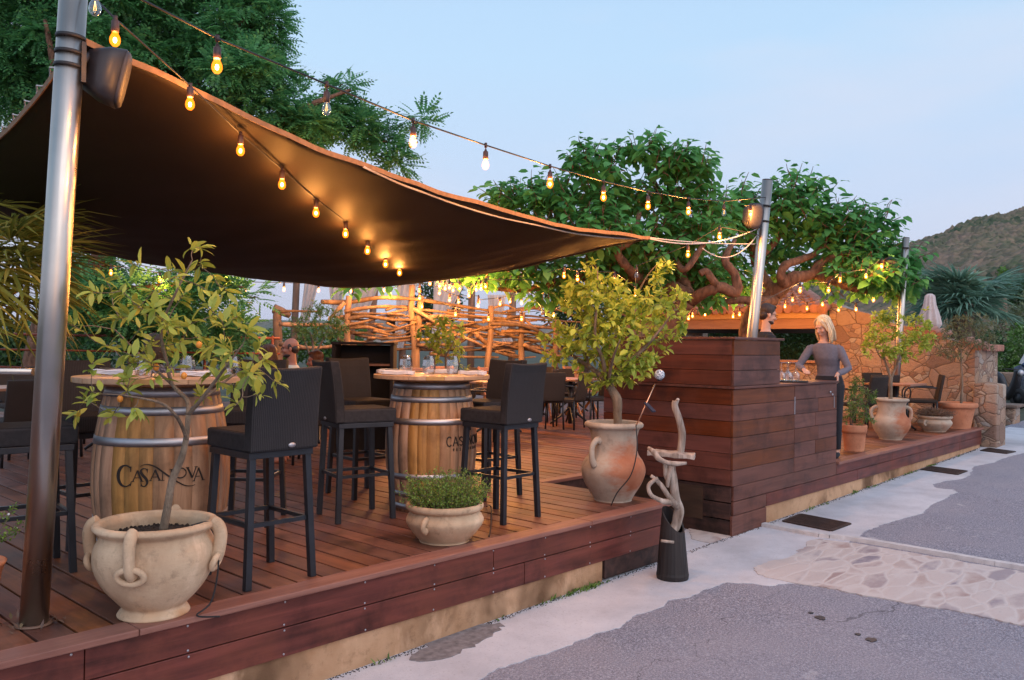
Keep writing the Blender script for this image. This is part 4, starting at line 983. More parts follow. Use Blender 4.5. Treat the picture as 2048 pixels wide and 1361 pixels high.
# small terracotta pot with an oleander
rg = random.Random(41); c = D(1708, 902); r = empty('potted_shrub', c, 'small terracotta flowerpot with a wiry green shrub beside the bar end', 'potted shrub'); s = 1.0
pot_mesh(sm_prof([(0, 0), (.11, 0), (.116, .01), (.128, .12), (.138, .225), (.147, .228), (.152, .30), (.152, .325), (.14, .33), (.13, .30), (.12, .2)], 2), c, 40, .003, 2).build('pot', M['terracotta'], r); soil(.135, c, .295, r)
dd = depth(c); K = lambda x, y, e=0: W(x, y, dd+e)
plant_tree(r, [([K(1704, 856), K(1706, 835), K(1716, 815)], [.012, .010, .006]), ([K(1702, 856), K(1700, 830, -.05), K(1704, 800, -.05)], [.010, .008, .005]), ([K(1716, 815), K(1735, 800), K(1750, 785)], [.006, .005, .003])],
           blob_tips([(1715, 800, 28, 42), (1700, 830, 18, 22), (1745, 790, 12, 18), (1708, 768, 5, 14), (1730, 840, 22, 15)], 150, rg, dd), 10, .055, .016, M['lf_shrub'], rg, M['grey_post'], 2, .003, .4, .8, .05)
# second jar, with two-stemmed lemon
rg = random.Random(51); c = D(1782, 879); dd = depth(c); jr = jar(c, .90, 'two-handled clay jar with a twin-stemmed lemon tree in front of the stone wall', 'potted_lemon_tree', jar_mat(0, .9), 9, camang(c)+rad(-75), 1.05); K = lambda x, y, e=0: W(x, y, dd+e)
plant_tree(jr, [([K(1781, 806), K(1781, 775), K(1782, 755)], [.03, .028, .028]), ([K(1782, 760), K(1775, 738), K(1768, 715), K(1765, 680)], [.022, .018, .014, .005]), ([K(1782, 758), K(1790, 738), K(1800, 712), K(1810, 680, .1)], [.02, .016, .012, .005]), ([K(1770, 722), K(1757, 710), K(1750, 690)], [.011, .008, .004])],
           blob_tips([(1760, 660, 30, 40), (1790, 690, 35, 30), (1740, 690, 18, 25), (1815, 660, 28, 35), (1850, 670, 22, 45), (1775, 630, 22, 20), (1800, 710, 40, 18), (1855, 640, 12, 22)], 210, rg, dd), 9, .075, .042, M['lf_lemon'], rg, None, 2, .0035, .35, .8, .06)
c = D(1869, 863); bowl_plant(c, 1.0, 'low pale bowl of dried purplish thyme between the jar and the red pot', M['clay_jar'], M['lf_heather'], 1.0, 8, .16, camang(c)+rad(-30))
# red tub with the olive
rg = random.Random(61); c = D(1925, 853); c.x -= .35; dd = depth(c); r = empty('potted_olive', c, 'wide smooth terracotta tub with a slim-stemmed olive tree against the stone wall', 'potted tree'); K = lambda x, y, e=0: W(x, y, dd+e)
pot_mesh(sm_prof([(0, 0), (.205, 0), (.212, .01), (.25, .22), (.275, .33), (.30, .335), (.315, .36), (.315, .40), (.30, .42), (.275, .41), (.26, .34)], 3), c, 44, .003, 5).build('pot', M['terracotta'], r); soil(.275, c, .37, r)
plant_tree(r, [([K(1922, 812), K(1924, 770), K(1922, 730), K(1922, 700)], [.022, .02, .018, .012]), ([K(1922, 705), K(1905, 680), K(1890, 660)], [.010, .007, .004]), ([K(1922, 705), K(1945, 680), K(1965, 660)], [.010, .007, .004])],
           blob_tips([(1915, 665, 38, 35), (1955, 670, 38, 30), (1890, 690, 22, 28), (1940, 640, 30, 18), (1985, 690, 12, 15), (1910, 710, 30, 12), (1975, 660, 26, 30)], 300, rg, dd), 11, .058, .016, M['lf_olive'], rg, None, 2, .003, .3, .9, .06)
# plants further in
rg = random.Random(71); c = D(632, 842); c = W(640, 740, 11.6); c.z = 0; dd = depth(c); r = empty('potted_bush', c, 'dark rounded bush on several thin stems in a planter behind the seated man', 'potted bush'); K = lambda x, y, e=0: W(x, y, dd+e)
pot_mesh(sm_prof([(0, 0), (.2, 0), (.25, .3), (.28, .75), (.3, .78), (.3, .85), (.26, .85)], 2), c, 30, .003, 5).build('pot', M['terracotta'], r)
plant_tree(r, [([K(625, 715), K(626, 690), K(620, 665)], [.02, .018, .01]), ([K(628, 715), K(640, 690), K(655, 665)], [.018, .014, .008]), ([K(622, 715), K(612, 690), K(600, 660)], [.014, .012, .006])],
           blob_tips([(635, 645, 55, 38), (600, 650, 30, 30), (675, 650, 30, 32), (640, 620, 30, 18), (620, 675, 35, 14)], 200, rg, dd), 9, .07, .018, M['lf_shrub'], rg, None, 2, .0035, .35, .9, .05)
rg = random.Random(81); c = W(890, 760, 9.6); c.z = 0; dd = depth(c); r = empty('potted_lemon_tree', c, 'young thin lemon tree standing behind the three-tumbler barrel table', 'potted tree'); K = lambda x, y, e=0: W(x, y, dd+e)
pot_mesh(sm_prof([(0, 0), (.15, 0), (.19, .2), (.2, .4), (.22, .42), (.22, .48), (.18, .48)], 2), c, 30, .003, 5).build('pot', M['terracotta'], r)
plant_tree(r, [([K(889, 790), K(892, 740), K(890, 700)], [.018, .014, .01]), ([K(890, 715), K(905, 690), K(915, 665)], [.009, .007, .004]), ([K(890, 710), K(880, 685), K(868, 665)], [.009, .007, .004])],
           blob_tips([(900, 665, 33, 22), (880, 680, 28, 25), (915, 700, 15, 25), (850, 665, 18, 12), (885, 640, 20, 10), (925, 735, 18, 10), (870, 712, 10, 14)], 75, rg, dd), 8, .08, .04, M['lf_lemon'], rg, None, 2, .003, .1, .8, .06)
# herb whose sprigs reach into the frame
rg = random.Random(91); c = D(-90, 1240); r = empty('potted_herb', c, 'flowering herb whose green sprigs poke out beside the steel pole foot', 'potted herb'); pot_mesh(sm_prof([(0, 0), (.14, 0), (.18, .2), (.2, .25), (.17, .25)], 2), c, 30, .003, 5).build('pot', M['terracotta'], r)
lb = MB(); tb = MB(); fl = MB()
for (x, y) in [(45, 1045), (28, 1012), (35, 1062), (8, 1030), (5, 1075), (-20, 990), (-60, 960), (-100, 980), (-40, 1040), (-10, 1010)]:
    e = W(x, y, depth(c)); p = c+V((rg.uniform(-.08, .08), rg.uniform(-.08, .08), .24)); path = smooth_path(wiggle(p, e, 4, .05, rg), 5); tb.tube(path, .0018, 4, False)
    for pt in path[6:]:
        for k in range(5): lb.leaf(pt+rv(rg, .008), (rv(rg)+V((0, 0, .3))).normalized(), rv(rg).normalized(), rg.uniform(.012, .022), rg.uniform(.007, .012), 2, .2, .2)
    if rg.random() < .6: fl.ball(path[-4]+rv(rg, .01), .006, 6)
tb.build('stems', M['bark'], r); lb.build('foliage', M['lf_thyme'], r); fl.build('blossom', M['white_cloth'], r)

# ------------------------------------------------------------------ steel poles, speakers
def pole(p0, p1, rd, label, ties=()):
    r = empty('steel_pole', p0, label, 'pole', 'tall brushed steel poles along the deck'); m = MB(); m.tube([p0-V((0, 0, .02)), p0.lerp(p1, .5), p1], rd, 32); m.build('shaft', M['steel'], r)
    m = MB(); t = (p1-p0).normalized(); m.tube([p1-t*.002, p1+t*.012], rd*.97, 24); m.build('end_cap', M['black_metal'], r)
    for z in ties:
        q = p0+t*((z-p0.z)/t.z); m = MB(); m.tube([q-t*.008, q+t*.008], rd+.004, 24); m.build('cable_tie', M['cable'], r)
    return r
pa0 = D(67, 1250); da = depth(pa0); pa1 = W(151, -70, da); pole(pa0, pa1, .0585, 'closest and thickest-looking steel pole, standing beside the fan palm fronds', (2.56, 2.63, 2.50))
fl = MB(); fl.lathe([(0, 0), (.075, 0), (.078, .004), (.06, .008), (0, .008)], pa0+V((0, 0, .002)), 28)
for i in range(26):
    a = RN.uniform(0, 6.28); q = RN.uniform(.06, .13)
    fl.leaf(pa0+V((math.cos(a)*q, math.sin(a)*q, .008)), rv(RN).normalized()*1.0+V((0, 0, .4)), V((0, 0, 1)), .05, .015, 2)
top('dry_leaves', fl, M['lf_heather'], None, None, kind='stuff')
dm = 9.3; pm1 = W(1535, 362, dm); pm0 = W(1479.5, 928, dm); pm0.z = 0; pole(pm0, pm1, .0585, 'steel pole rising behind the bar counter beside the bearded barman', (2.85, 2.68))
dr = 13.8; pr1 = W(1812, 477, dr); pr0 = W(1786, 856, dr); pr0.z = 0; pole(pr0, pr1, .055, 'farthest steel pole, rising through the twin-stemmed lemon tree', (2.95, 2.55, 2.42))
# horizontal steel handrail at the pole
m = MB(); a = W(68, 744, da+.02); b = W(-500, 738, da+.4); m.tube([a, b], .017, 16); top('handrail', m, M['steel'], 'short horizontal steel handrail fixed to the pole beside the palm', 'handrail')
def speaker(c, s, yaw, tilt, polep, label):
    r = empty('speaker', c, label, 'loudspeaker', 'black loudspeakers strapped to the steel poles')
    T = Matrix.Translation(c) @ Matrix.Rotation(yaw, 4, 'Z') @ Matrix.Rotation(tilt, 4, 'X')
    def ring(y, w, h, n=24): return [T @ V((math.copysign(abs(math.cos(a))**.55, math.cos(a))*w, y, math.copysign(abs(math.sin(a))**.55, math.sin(a))*h)) for a in [2*math.pi*i/n for i in range(n)]]
    m = MB(); m.loft([ring(-.085*s, .045*s, .07*s), ring(-.08*s, .06*s, .09*s), ring(0, .085*s, .125*s), ring(.07*s, .09*s, .135*s)]); m.build('cabinet', M['speaker'], r)
    m = MB(); m.loft([ring(.071*s, .088*s, .133*s), ring(.088*s, .08*s, .122*s), ring(.094*s, .055*s, .09*s)]); m.build('front_grille', M['grille'], r)
    m = MB(); b0 = T @ V((0, -.075*s, .06*s)); m.tube([b0, b0.lerp(polep, .5)+V((0, 0, .02)), polep], .018*s, 8); m.beam(polep-V((0, 0, .09)), polep+V((0, 0, .09)), .03, .02, (1, 0, 0)); m.build('bracket', M['speaker'], r)
    return r
pz = lambda p0, p1, z: p0+(p1-p0)*((z-p0.z)/(p1.z-p0.z))
spa = W(210, 150, da+.12); speaker(spa, 1.0, AZ-rad(90)-rad(70), rad(-12), pz(pa0, pa1, 2.52)+_r*.06, 'black loudspeaker strapped high on the pole beside the palm fronds')
spb = W(1504, 432, dm-.1); speaker(spb, 1.05, AZ-rad(90)+rad(200), rad(-10), pz(pm0, pm1, 2.72)-_r*.06, 'loudspeaker on the pole behind the bar, lit by a bulb in front of it')
spc = W(1783, 533, dr-.1); speaker(spc, 1.15, AZ-rad(90)+rad(150), rad(-10), pz(pr0, pr1, 2.6)-_r*.055, 'loudspeaker on the farthest pole among mulberry leaves')

# ------------------------------------------------------------------ shade sail
A_, B_, C_, D_ = W(160, 78, 3.78), W(1300, 476, 8.0), W(735, 574, 10.0), W(-197, 416, 6.5)
def sail_pt(s, t):
    p = A_*(1-s)*(1-t)+B_*s*(1-t)+C_*s*t+D_*(1-s)*t
    sg = -.17*4*s*(1-s)*(1-t)-.13*4*s*(1-s)*t-.22*4*t*(1-t)*(.35+.65*s*(1-s)*4)
    # drawn-in edges
    q = (A_+B_+C_+D_)/4; k = .02*(4*s*(1-s)*abs(1-2*t)**3+4*t*(1-t)*abs(1-2*s)**3)
    p = p.lerp(q, k); p = V((p.x, p.y, p.z+sg))
    return p+V((0, 0, noise.noise(V((s*6, t*3, 0)))*.026+noise.noise(V((s*18+t*9, t*5-s*7, 4)))*.011))
sl = empty('shade_sail', A_, 'large dark brown shade sail stretched from the steel pole over the barrel tables', 'shade sail')
m = MB(); m.grid(sail_pt, 70, 50); sfab = m.build('sail_fabric', M['sail'], sl, solid=.003)
bvh = BVHTree.FromPolygons([tuple(p) for p in m.v], m.f)
for pts in ([sail_pt(i/60, 0) for i in range(61)], [sail_pt(0, i/40) for i in range(41)], [sail_pt(1, i/40) for i in range(41)], [sail_pt(i/60, 1) for i in range(61)]):
    m = MB(); r0 = []
    for i, p in enumerate(pts):
        r0.append([p+V((0, 0, .015))-_f*.006, p+V((0, 0, -.015))-_f*.006, p+V((0, 0, -.015))+_f*.006, p+V((0, 0, .015))+_f*.006])
    m.loft(r0, True, False); m.build('hem', M['hem'], sl)
m = MB(); ep = [sail_pt(0, i/120)+V((math.sin(i*.9)*.012, math.cos(i*.9)*.012, .03+math.cos(i*.9)*.02)) for i in range(0, 121)]; m.tube(ep, .004, 5); m.build('lacing_cord', M['rope'], sl)
def sag(a, b, s, n=14): return [a.lerp(b, i/n)+V((0, 0, -s*4*(i/n)*(1-i/n))) for i in range(n+1)]
pmh = lambda z: pz(pm0, pm1, z)
def ropething(pts, r, label, mat='rope', name='rope'):
    m = MB(); m.tube(pts, r, 6); return top(name, m, M[mat], label, 'rope')
def under(x, y, off=.03):
    h = bvh.ray_cast(CAM, ray(x, y)); return CAM+ray(x, y)*((h[0]-CAM).dot(FW)-off) if h[0] is not None else None
rp = [(727, 334), (800, 368), (846, 385), (920, 412), (999, 435), (1080, 452), (1153, 468), (1240, 477), (1299, 478)]
rp = [under(x, y) or W(x, y, 5.3+(x-727)/572*2.7) for x, y in rp]
ropething(smooth_path(rp, 3)+sag(B_+V((0, 0, -.01)), pmh(2.60)-_r*.06, .10)[1:], .007, 'white rope running under the sail hem to the pole behind the bar')
ropething(sag(B_, pmh(2.43)-_r*.06, .02), .006, 'short straight rope tying the sail corner to the pole behind the bar')
ropething(sag(W(1405, 497, 8.6), pmh(2.52)-_r*.06, .16), .006, 'slack loop of thin rope hanging beside the pole behind the bar')
ropething(sag(A_, pz(pa0, pa1, A_.z+.03), 0.0), .006, 'knotted rope tying the sail corner to the pole beside the palm')
ropething(sag(C_, W(765, 520, 16.4), .03), .006, 'rope from the low sail corner to the pergola')

# ------------------------------------------------------------------ string lights
NL = [0]
def lamp(root, p, attach, lit, near, s=1.0):
    if not near: lit = lit*.8; s = s*1.1
    """p: middle of the glass bulb, attach: point on the cable"""
    n = 14 if near else 7
    so = MB(); sk_ = V((p.x, p.y, p.z+.028*s))
    so.lathe([(0, .062*s), (.006*s, .062*s), (.009*s, .052*s), (.0155*s, .048*s), (.0165*s, .004*s), (.013*s, 0), (0, 0)], sk_, n)
    so.tube([sk_+V((0, 0, .06*s)), attach.lerp(sk_, .25) if (attach-sk_).length > .06 else sk_+V((0, 0, .065*s)), attach], .0035*s, 5)
    so.tube([attach+V((0, 0, -.014*s)), attach+V((0, 0, .014*s))], .009*s, 6)
    o = so.build('socket', M['socket'], root)
    b = MB(); b.lathe([(0, -.034*s), (.010*s, -.032*s), (.019*s, -.022*s), (.0225*s, -.008*s), (.020*s, .008*s), (.013*s, .022*s), (.011*s, .030*s)], p, n)
    if lit: b.mark(); b.ball(p+V((0, 0, -.006*s)), (.0085*s, .0085*s, .013*s), 8)
    b.build('bulb', [M['lit'], M['core']] if lit else M['unlit'], o)
    if near and not lit: f = MB(); f.tube([p+V((0, 0, .02)), p+V((.005, 0, -.012)), p+V((-.005, 0, -.014)), p+V((0, 0, .02))], .0012, 4); f.build('filament', M['filament'], o)
    if lit:
        L = bpy.data.lights.new('bulb_light', 'POINT'); L.energy = LAMP_W*lit; L.color = (1, .38, .08); L.shadow_soft_size = .022
        q = bpy.data.objects.new('bulb_light', L); COL.objects.link(q); q.location = p-V(root.location); q.parent = root; NL[0] += 1
def festoon(label, lamps, ends, near=True, cab=.005, drop=.10, s=1.0, sagk=.0):
    """lamps: (px, py, d, lit) bulb positions; ends: cable end points in 3-D"""
    ps = [(W(x, y, d), l) for x, y, d, l in lamps]; at = [p+V((0, 0, drop*s)) for p, l in ps]
    r = empty('string_light', at[0], label, 'string light', 'festoon lights strung over the deck')
    pts = [ends[0]]+at+[ends[1]]; cp = []
    for a, b in zip(pts, pts[1:]):
        L = (b-a).length; cp += sag(a, b, sagk*L, 6)[:-1]
    cp.append(pts[-1]); m = MB(); m.tube(cp, cab, 5); m.build('cable', M['cable'], r)
    for (p, l), a in zip(ps, at): lamp(r, p, a, l, near, s)
    return r
LAMP_W = 28.0
i1 = lambda x, x0, d0, x1, d1: 1/(1/d0+(1/d1-1/d0)*(x-x0)/(x1-x0))
d1 = lambda x: i1(x, 190, 3.1, 1525, 9.25)
festoon('string of bulbs crossing the open sky to the pole behind the bar',
        [(x, y, d1(x), l) for x, y, l in ((190, 14, 0), (434, 132, .5), (653, 217, 0), (826, 284, .7), (971, 329, .6), (1100, 367, 1), (1207, 394, 1), (1296, 412, 1), (1377, 423, 1), (1448, 426, 0))], (W(120, -60, 2.9), pm1-V((0, 0, .18))), True, .005, .115)
hz2 = []
for x, y, l in ((230, 78, .07), (380, 207, .3), (481, 300, .34), (564, 368, .26), (632, 425, .3), (691, 467, .28), (735, 501, .18), (771, 528, .26), (799, 545, .26)):
    h = bvh.ray_cast(CAM, ray(x, y)); dd = i1(x, 230, 3.6, 800, 9.2)
    if h[0] is not None: dd = min(dd, (h[0]-CAM).dot(FW)-.24)
    hz2.append((x, y, dd, l))
r = festoon('string of glowing bulbs hung close under the dark sail', hz2, (pz(pa0, pa1, 2.85)+_r*.05, W(862, 545, 10.3)), True, .005, .085)
far = lambda L, d0, d1_, x0, x1: [(x, y, d0+(d1_-d0)*(x-x0)/(x1-x0), l) for x, y, l in [(q if len(q) == 3 else (*q, 1)) for q in L]]
festoon('far string of bulbs at the low edge of the sail over the man with glasses', far([(222, 546), (320, 561), (409, 571), (435, 550), (453, 558), (491, 578), (568, 579), (637, 581), (702, 582), (768, 581), (781, 590)], 12, 15, 222, 781), (W(120, 525, 12), W(835, 560, 15)), False, .006, .10, 1.1)
festoon('bulbs draped from the low sail corner down the driftwood fence', far([(833, 559), (839, 582), (839, 596), (844, 613)], 14.5, 15, 833, 844), (W(826, 545, 14), W(846, 600, 15)), False, .006, .09, 1.2)
festoon('cluster of bulbs above the sheer curtains under the mulberry leaves', far([(860, 567), (879, 572), (890, 577), (899, 575), (906, 580), (919, 577), (938, 591), (952, 578), (962, 576), (971, 573)], 13.5, 13, 860, 971), (W(846, 560, 13.6), W(1060, 560, 12.6)), False, .006, .09, 1.15)
festoon('bulbs hung low across the curtains above the driftwood fence', far([(879, 586), (899, 600), (917, 604), (957, 604), (956, 612), (1000, 608), (1020, 603), (1043, 606)], 14.5, 15, 879, 1043), (W(800, 560, 14.4), W(1080, 598, 15)), False, .006, .09, 1.15)
festoon('lowest sagging bulbs in front of the driftwood fence', far([(911, 629), (977, 638), (1043, 638), (1107, 631)], 14.6, 14.4, 911, 1107), (W(846, 592, 14.6), W(1150, 600, 14)), False, .006, .09, 1.15)
festoon('bulbs strung through the lemon tree level under the mulberry', far([(1128, 552), (1155, 558), (1229, 562), (1271, 592), (1273, 550, 0), (1376, 509), (1439, 473)], 10.5, 8.8, 1128, 1439), (W(1095, 545, 10.6), pmh(2.52)), False, .005, .1, 1.0)
festoon('bulbs under the twisted mulberry limbs above the upper service wall', far([(x, y, .6) for x, y in ((1377, 637), (1385, 632), (1410, 629), (1432, 602), (1455, 609), (1466, 633), (1479, 629), (1520, 610), (1545, 624))], 15.6, 14.6, 1377, 1545), (W(1340, 615, 15.7), W(1560, 585, 14.5)), False, .005, .09, 1.1)
festoon('bulbs in front of the clay roof tiles above the waitress', far([(x, y, .5) for x, y in ((1570, 613), (1585, 600), (1614, 617), (1645, 609), (1677, 620), (1681, 611), (1712, 619), (1747, 600))], 15.0, 14.2, 1570, 1747), (W(1545, 600, 15), W(1790, 580, 13.9)), False, .005, .09, 1.1)
festoon('bulbs rising through mulberry leaves to the farthest pole', far([(1600, 581), (1657, 580), (1680, 561), (1732, 553), (1763, 532)], 11.5, 13.4, 1600, 1763), (pmh(1.75), pz(pr0, pr1, 2.75)), False, .005, .1, 1.1)
festoon('single bulb hung in front of the loudspeaker behind the bar', [(1501, 428, dm-.32, 1)], (W(1488, 412, dm-.3), pmh(2.86)), True, .005, .09)

# ------------------------------------------------------------------ driftwood sculpture in its slanted bucket
cg = GP(1345, 1157); dd = depth(cg); K = lambda x, y, e=0: W(x, y, dd+e)
sc = empty('driftwood_sculpture', cg, 'driftwood figure with a plank tray standing in a dark slanted bucket', 'sculpture')
m = MB(); n = 26; rb, rt2, hh = .120, .085, .52; vs = []
zf = lambda a, t: t*(hh-.09*math.sin(a-camang(cg)+rad(90)-rad(55)) -.07)
R_ = lambda k: [cg+V((math.cos(2*math.pi*i/n)*k[0], math.sin(2*math.pi*i/n)*k[0], max(k[2], zf(2*math.pi*i/n, k[1])))) for i in range(n)]
m.loft([R_((rb, 0, 0)), R_((rb*1.03, 0, .035)), R_((rb*.99, 0, .055)), R_((.103, .55, 0)), R_((rt2, 1, 0)), R_((rt2-.012, 1, 0)), R_((.09, .5, 0)), R_((.08, .3, 0))], True, False); m.build('bucket', M['stave_black'], sc)
m = MB(); m.tube([K(1322, 1082, -.12), K(1348, 1085, -.125)], .011, 8); m.build('peg_handle', M['driftwood'], sc)
def stick(pts, rr, nm='branch', seed=0):
    pp = smooth_path(pts, 5); m = MB(); m.tube(pp, lerpl(rr, len(pp)), 10); rg = random.Random(seed)
    for p in m.v: q = noise.noise(V((p.x*14+seed, p.y*14, p.z*14))); p.x += q*.010; p.y += q*.010; p.z += q*.006
    m.build(nm, M['driftwood'], sc)
stick([K(1335, 1068, -.04), K(1350, 1055), K(1356, 1035), K(1358, 1018), K(1354, 1005), K(1350, 990), K(1346, 960), K(1342, 935, .02), K(1345, 925, .02)], [.028, .038, .04, .038, .034, .034, .036, .034, .03], seed=1)
stick([K(1360, 1020), K(1345, 1005, -.03), K(1325, 1002, -.06), K(1305, 993, -.08), K(1297, 978, -.08), K(1303, 966, -.08), K(1316, 957, -.08)], [.034, .028, .02, .017, .015, .016, .013], seed=2)
stick([K(1350, 1010, -.03), K(1335, 990, -.05), K(1325, 975, -.06), K(1312, 960, -.06), K(1302, 953, -.06)], [.024, .019, .018, .014, .013], seed=3)
stick([K(1342, 935), K(1336, 960, -.05), K(1335, 975, -.05)], [.024, .018, .010], seed=4); stick([K(1330, 925, .02), K(1332, 950, -.02), K(1337, 965, -.04)], [.018, .02, .012], seed=9)
stick([K(1297, 896, -.04), K(1308, 905, -.1), K(1318, 918, -.13), K(1335, 926, -.14), K(1355, 927, -.14), K(1372, 926, -.12)], [.013, .022, .022, .018, .016, .012], seed=5)
stick([K(1360, 912, .06), K(1363, 890, .06), K(1364, 865, .06), K(1357, 835, .06), K(1350, 815, .06), K(1350, 802, .06)], [.030, .030, .028, .026, .025, .02], 'upright_branch', 6)
stick([K(1349, 812, .06), K(1354, 803, .06), K(1356, 799, .05)], [.018, .016, .014], 'upright_branch', 7)
m = MB(); rg = random.Random(2); a, b = K(1296, 904, .06), K(1390, 913, -.03); u = (b-a); u.z = 0; L = u.length; u.normalize(); s_ = V((-u.y, u.x, 0)); rings = []
for i in range(13):
    t = i/12; w = .085+rg.uniform(-.006, .006); h = .018+rg.uniform(-.003, .003); q = a.lerp(b, t); rings.append([q-s_*w-V((0, 0, h)), q+s_*w-V((0, 0, h)), q+s_*(w-.01)+V((0, 0, h)), q-s_*(w-.008)+V((0, 0, h))])
m.loft(rings, True, False); m.build('tray_plank', M['driftwood'], sc, bevel=.006)
# ------------------------------------------------------------------ trees
def limb(mb, pts, rr, amp=.02, rg=RN, n=10):
    pp = smooth_path(pts, 5); rs = lerpl(rr, len(pp)); mb.tube(pp, [q*(1+rg.uniform(-.10, .12)) for q in rs], n)
def in_ell(rg, shell=.5):
    while True:
        a = V((rg.uniform(-1, 1), rg.uniform(-1, 1), rg.uniform(-1, 1)))
        if shell*rg.random() < a.length <= 1: return a
def compound(lb, b, d, L, k, lw, rg):
    d = d.normalized(); sd = d.cross(V((0, 0, 1))+rv(rg, .3)); sd = sd.normalized() if sd.length > .01 else d.orthogonal(); n = sd.cross(d)
    for i in range(k):
        t = (i+1)/k; c = b+d*(L*t)-n*(L*.22*t*t); ll = lw*(1-.35*abs(t-.45))
        for s in ((-1, 1) if i < k-1 else (0,)):
            e = (sd*s*.95+d*(.45 if s else 1)-n*.18).normalized(); m = c+e*(ll*.5); w = e.cross(n).normalized()*(ll*.27)
            q = len(lb.v); lb.v += [c, m+w, c+e*ll-n*(ll*.12), m-w]; lb.f.append((q, q+1, q+2, q+3)); lb.sm.append(False)
# locust-like tree: feathery pinnate leaves
rg = random.Random(101); base = W(60, 800, 14.0); base.z = -.4
r = empty('feathery_tree', base, 'large feathery-leaved tree rising behind the dark sail', 'tree'); d0 = depth(base)
K = lambda x, y, e=0: W(x, y, 14+e); tb = MB()
limb(tb, [base, K(80, 680), K(130, 590), K(210, 510), K(300, 380, .6), K(420, 230, .8)], [.24, .2, .17, .15, .11, .04]); limb(tb, [K(210, 510), K(170, 350, -.8), K(120, 180, -1), K(90, 40, -1)], [.13, .1, .07, .03])
limb(tb, [K(300, 380, .6), K(460, 300), K(600, 220, -.4), K(700, 180)], [.09, .07, .05, .02]); limb(tb, [K(420, 230), K(560, 260, .9), K(690, 260, 1), K(790, 290, 1)], [.06, .05, .035, .012]); limb(tb, [K(300, 380), K(300, 200, -.3), K(290, 60)], [.09, .06, .02])
limb(tb, [K(130, 590), K(260, 580, -.9), K(380, 570, -1), K(490, 575, -1)], [.08, .06, .04, .012]); limb(tb, [K(300, 380), K(420, 120), K(500, 30)], [.07, .05, .02])
bl = [(40, 60, 120, 120, 0), (180, 70, 130, 120, -.4), (310, 80, 130, 120, .4), (430, 70, 110, 100, 0), (520, 70, 65, 75, .5), (460, 170, 110, 85, -.6), (560, 165, 46, 50, .2), (360, 190, 100, 80, .7), (600, 235, 80, 60, 0), (690, 240, 70, 55, .6), (750, 265, 55, 45, .8), (680, 165, 28, 20, .4),
      (830, 240, 26, 20, .9), (790, 315, 36, 24, .8), (560, 265, 80, 50, -.3), (50, 190, 110, 90, .6), (150, 200, 90, 80, -.8), (250, 150, 90, 80, 1), (20, -40, 160, 80, 0), (250, -50, 180, 80, 0), (450, -30, 100, 60, .3),
      (230, 600, 95, 55, -.9), (170, 560, 50, 55, 0), (165, 640, 80, 55, 0), (300, 650, 95, 45, -.7), (390, 565, 65, 22, -1), (450, 580, 50, 20, -1), (350, 600, 75, 45, -.8), (430, 655, 70, 30, 0), (500, 592, 22, 9, -1), (200, 520, 60, 30, .3)]
lb = MB(); tot = 0
for (x, y, rx, ry, e) in bl:
    area = rx*ry; n = int(area/10.5*(1.2 if area < 1500 else 1)); nsub = max(3, int(area/420))
    subs = []
    for i in range(nsub): a = in_ell(rg, .8); subs.append((x+a.x*rx*.86, y+a.y*ry*.86, e+a.z*(rx+ry)/2/FPX*14*.9))
    for i in range(n):
        sx, sy, se = rg.choice(subs); a = in_ell(rg, .2); p = K(sx+a.x*24, sy+a.y*17, se+a.z*.2)
        o = K(sx, sy+8, se); d = (p-o).normalized()*.8+V((rg.gauss(0, .5), rg.gauss(0, .5), rg.uniform(-.75, .15)))
        compound(lb, p, d, rg.uniform(.26, .40), 7, rg.uniform(.07, .105), rg)
    for (sx, sy, se) in subs[::2]: tb.tube(smooth_path(wiggle(K(x, y+ry*.4, e), K(sx, sy, se), 3, .1, rg), 2), [.016, .006], 4, False)
tb.build('trunk', M['bark_red'], r); lb.build('crown', M['lf_locust'], r)
# mulberries (pollarded, twisting limbs, big drooping leaves)
def shoot(lb, tb, b, d, L, k, rg, ll=.25):
    e = b+d*L; path = smooth_path(wiggle(b, e, 3, .06, rg), 2); tb.tube(path, [.010, .004], 4, False)
    for i in range(k):
        t = .15+.85*i/max(1, k-1); p = path[min(len(path)-1, int(t*(len(path)-1)))]
        a = i*2.4+rg.uniform(-.5, .5); o = V((math.cos(a), math.sin(a), 0)); q = (o*.9+d*.35+V((0, 0, -.45-.35*rg.random()+.5*t))).normalized(); s = rg.uniform(.6, 1.1)*(1-.25*t)
        pt = p+q*.05; lb.leaf(pt, q, (V((0, 0, 1))+o*.6+rv(rg, .25)).normalized(), ll*s, ll*.66*s, 3, rg.uniform(.25, .7), rg.uniform(.02, .25))
def mulberry(label, base, d, limbs, blobs, seed, k=8):
    rg = random.Random(seed); r = empty('mulberry_tree', base, label, 'tree'); tb = MB(); lb = MB(); sb = tb; K = lambda x, y, e=0: W(x, y, d+e)
    for pts, rr in limbs: limb(tb, [p if isinstance(p, V) else K(*p) for p in pts], rr, rg=rg)
    for (x, y, rx, ry, *e) in blobs:
        e = e[0] if e else 0; n = max(3, int(rx*ry/70))
        for i in range(n):
            a = in_ell(rg, .4); p = K(x+a.x*rx*.9, y+a.y*ry*.85+ry*.12, e+a.z*(rx+ry)/2/FPX*d*1.1)
            dd = (V((0, 0, .75))+_r*a.x*.6+_f*a.z*.5+rv(rg, .3)).normalized(); shoot(lb, sb, p, dd, rg.uniform(.18, .36), k+rg.randint(-1, 1), rg)
    tb.build('trunk', M['bark_red'], r); lb.build('crown', M['lf_mulberry'], r)
b1 = W(1335, 760, 13.6); b1.z = 0
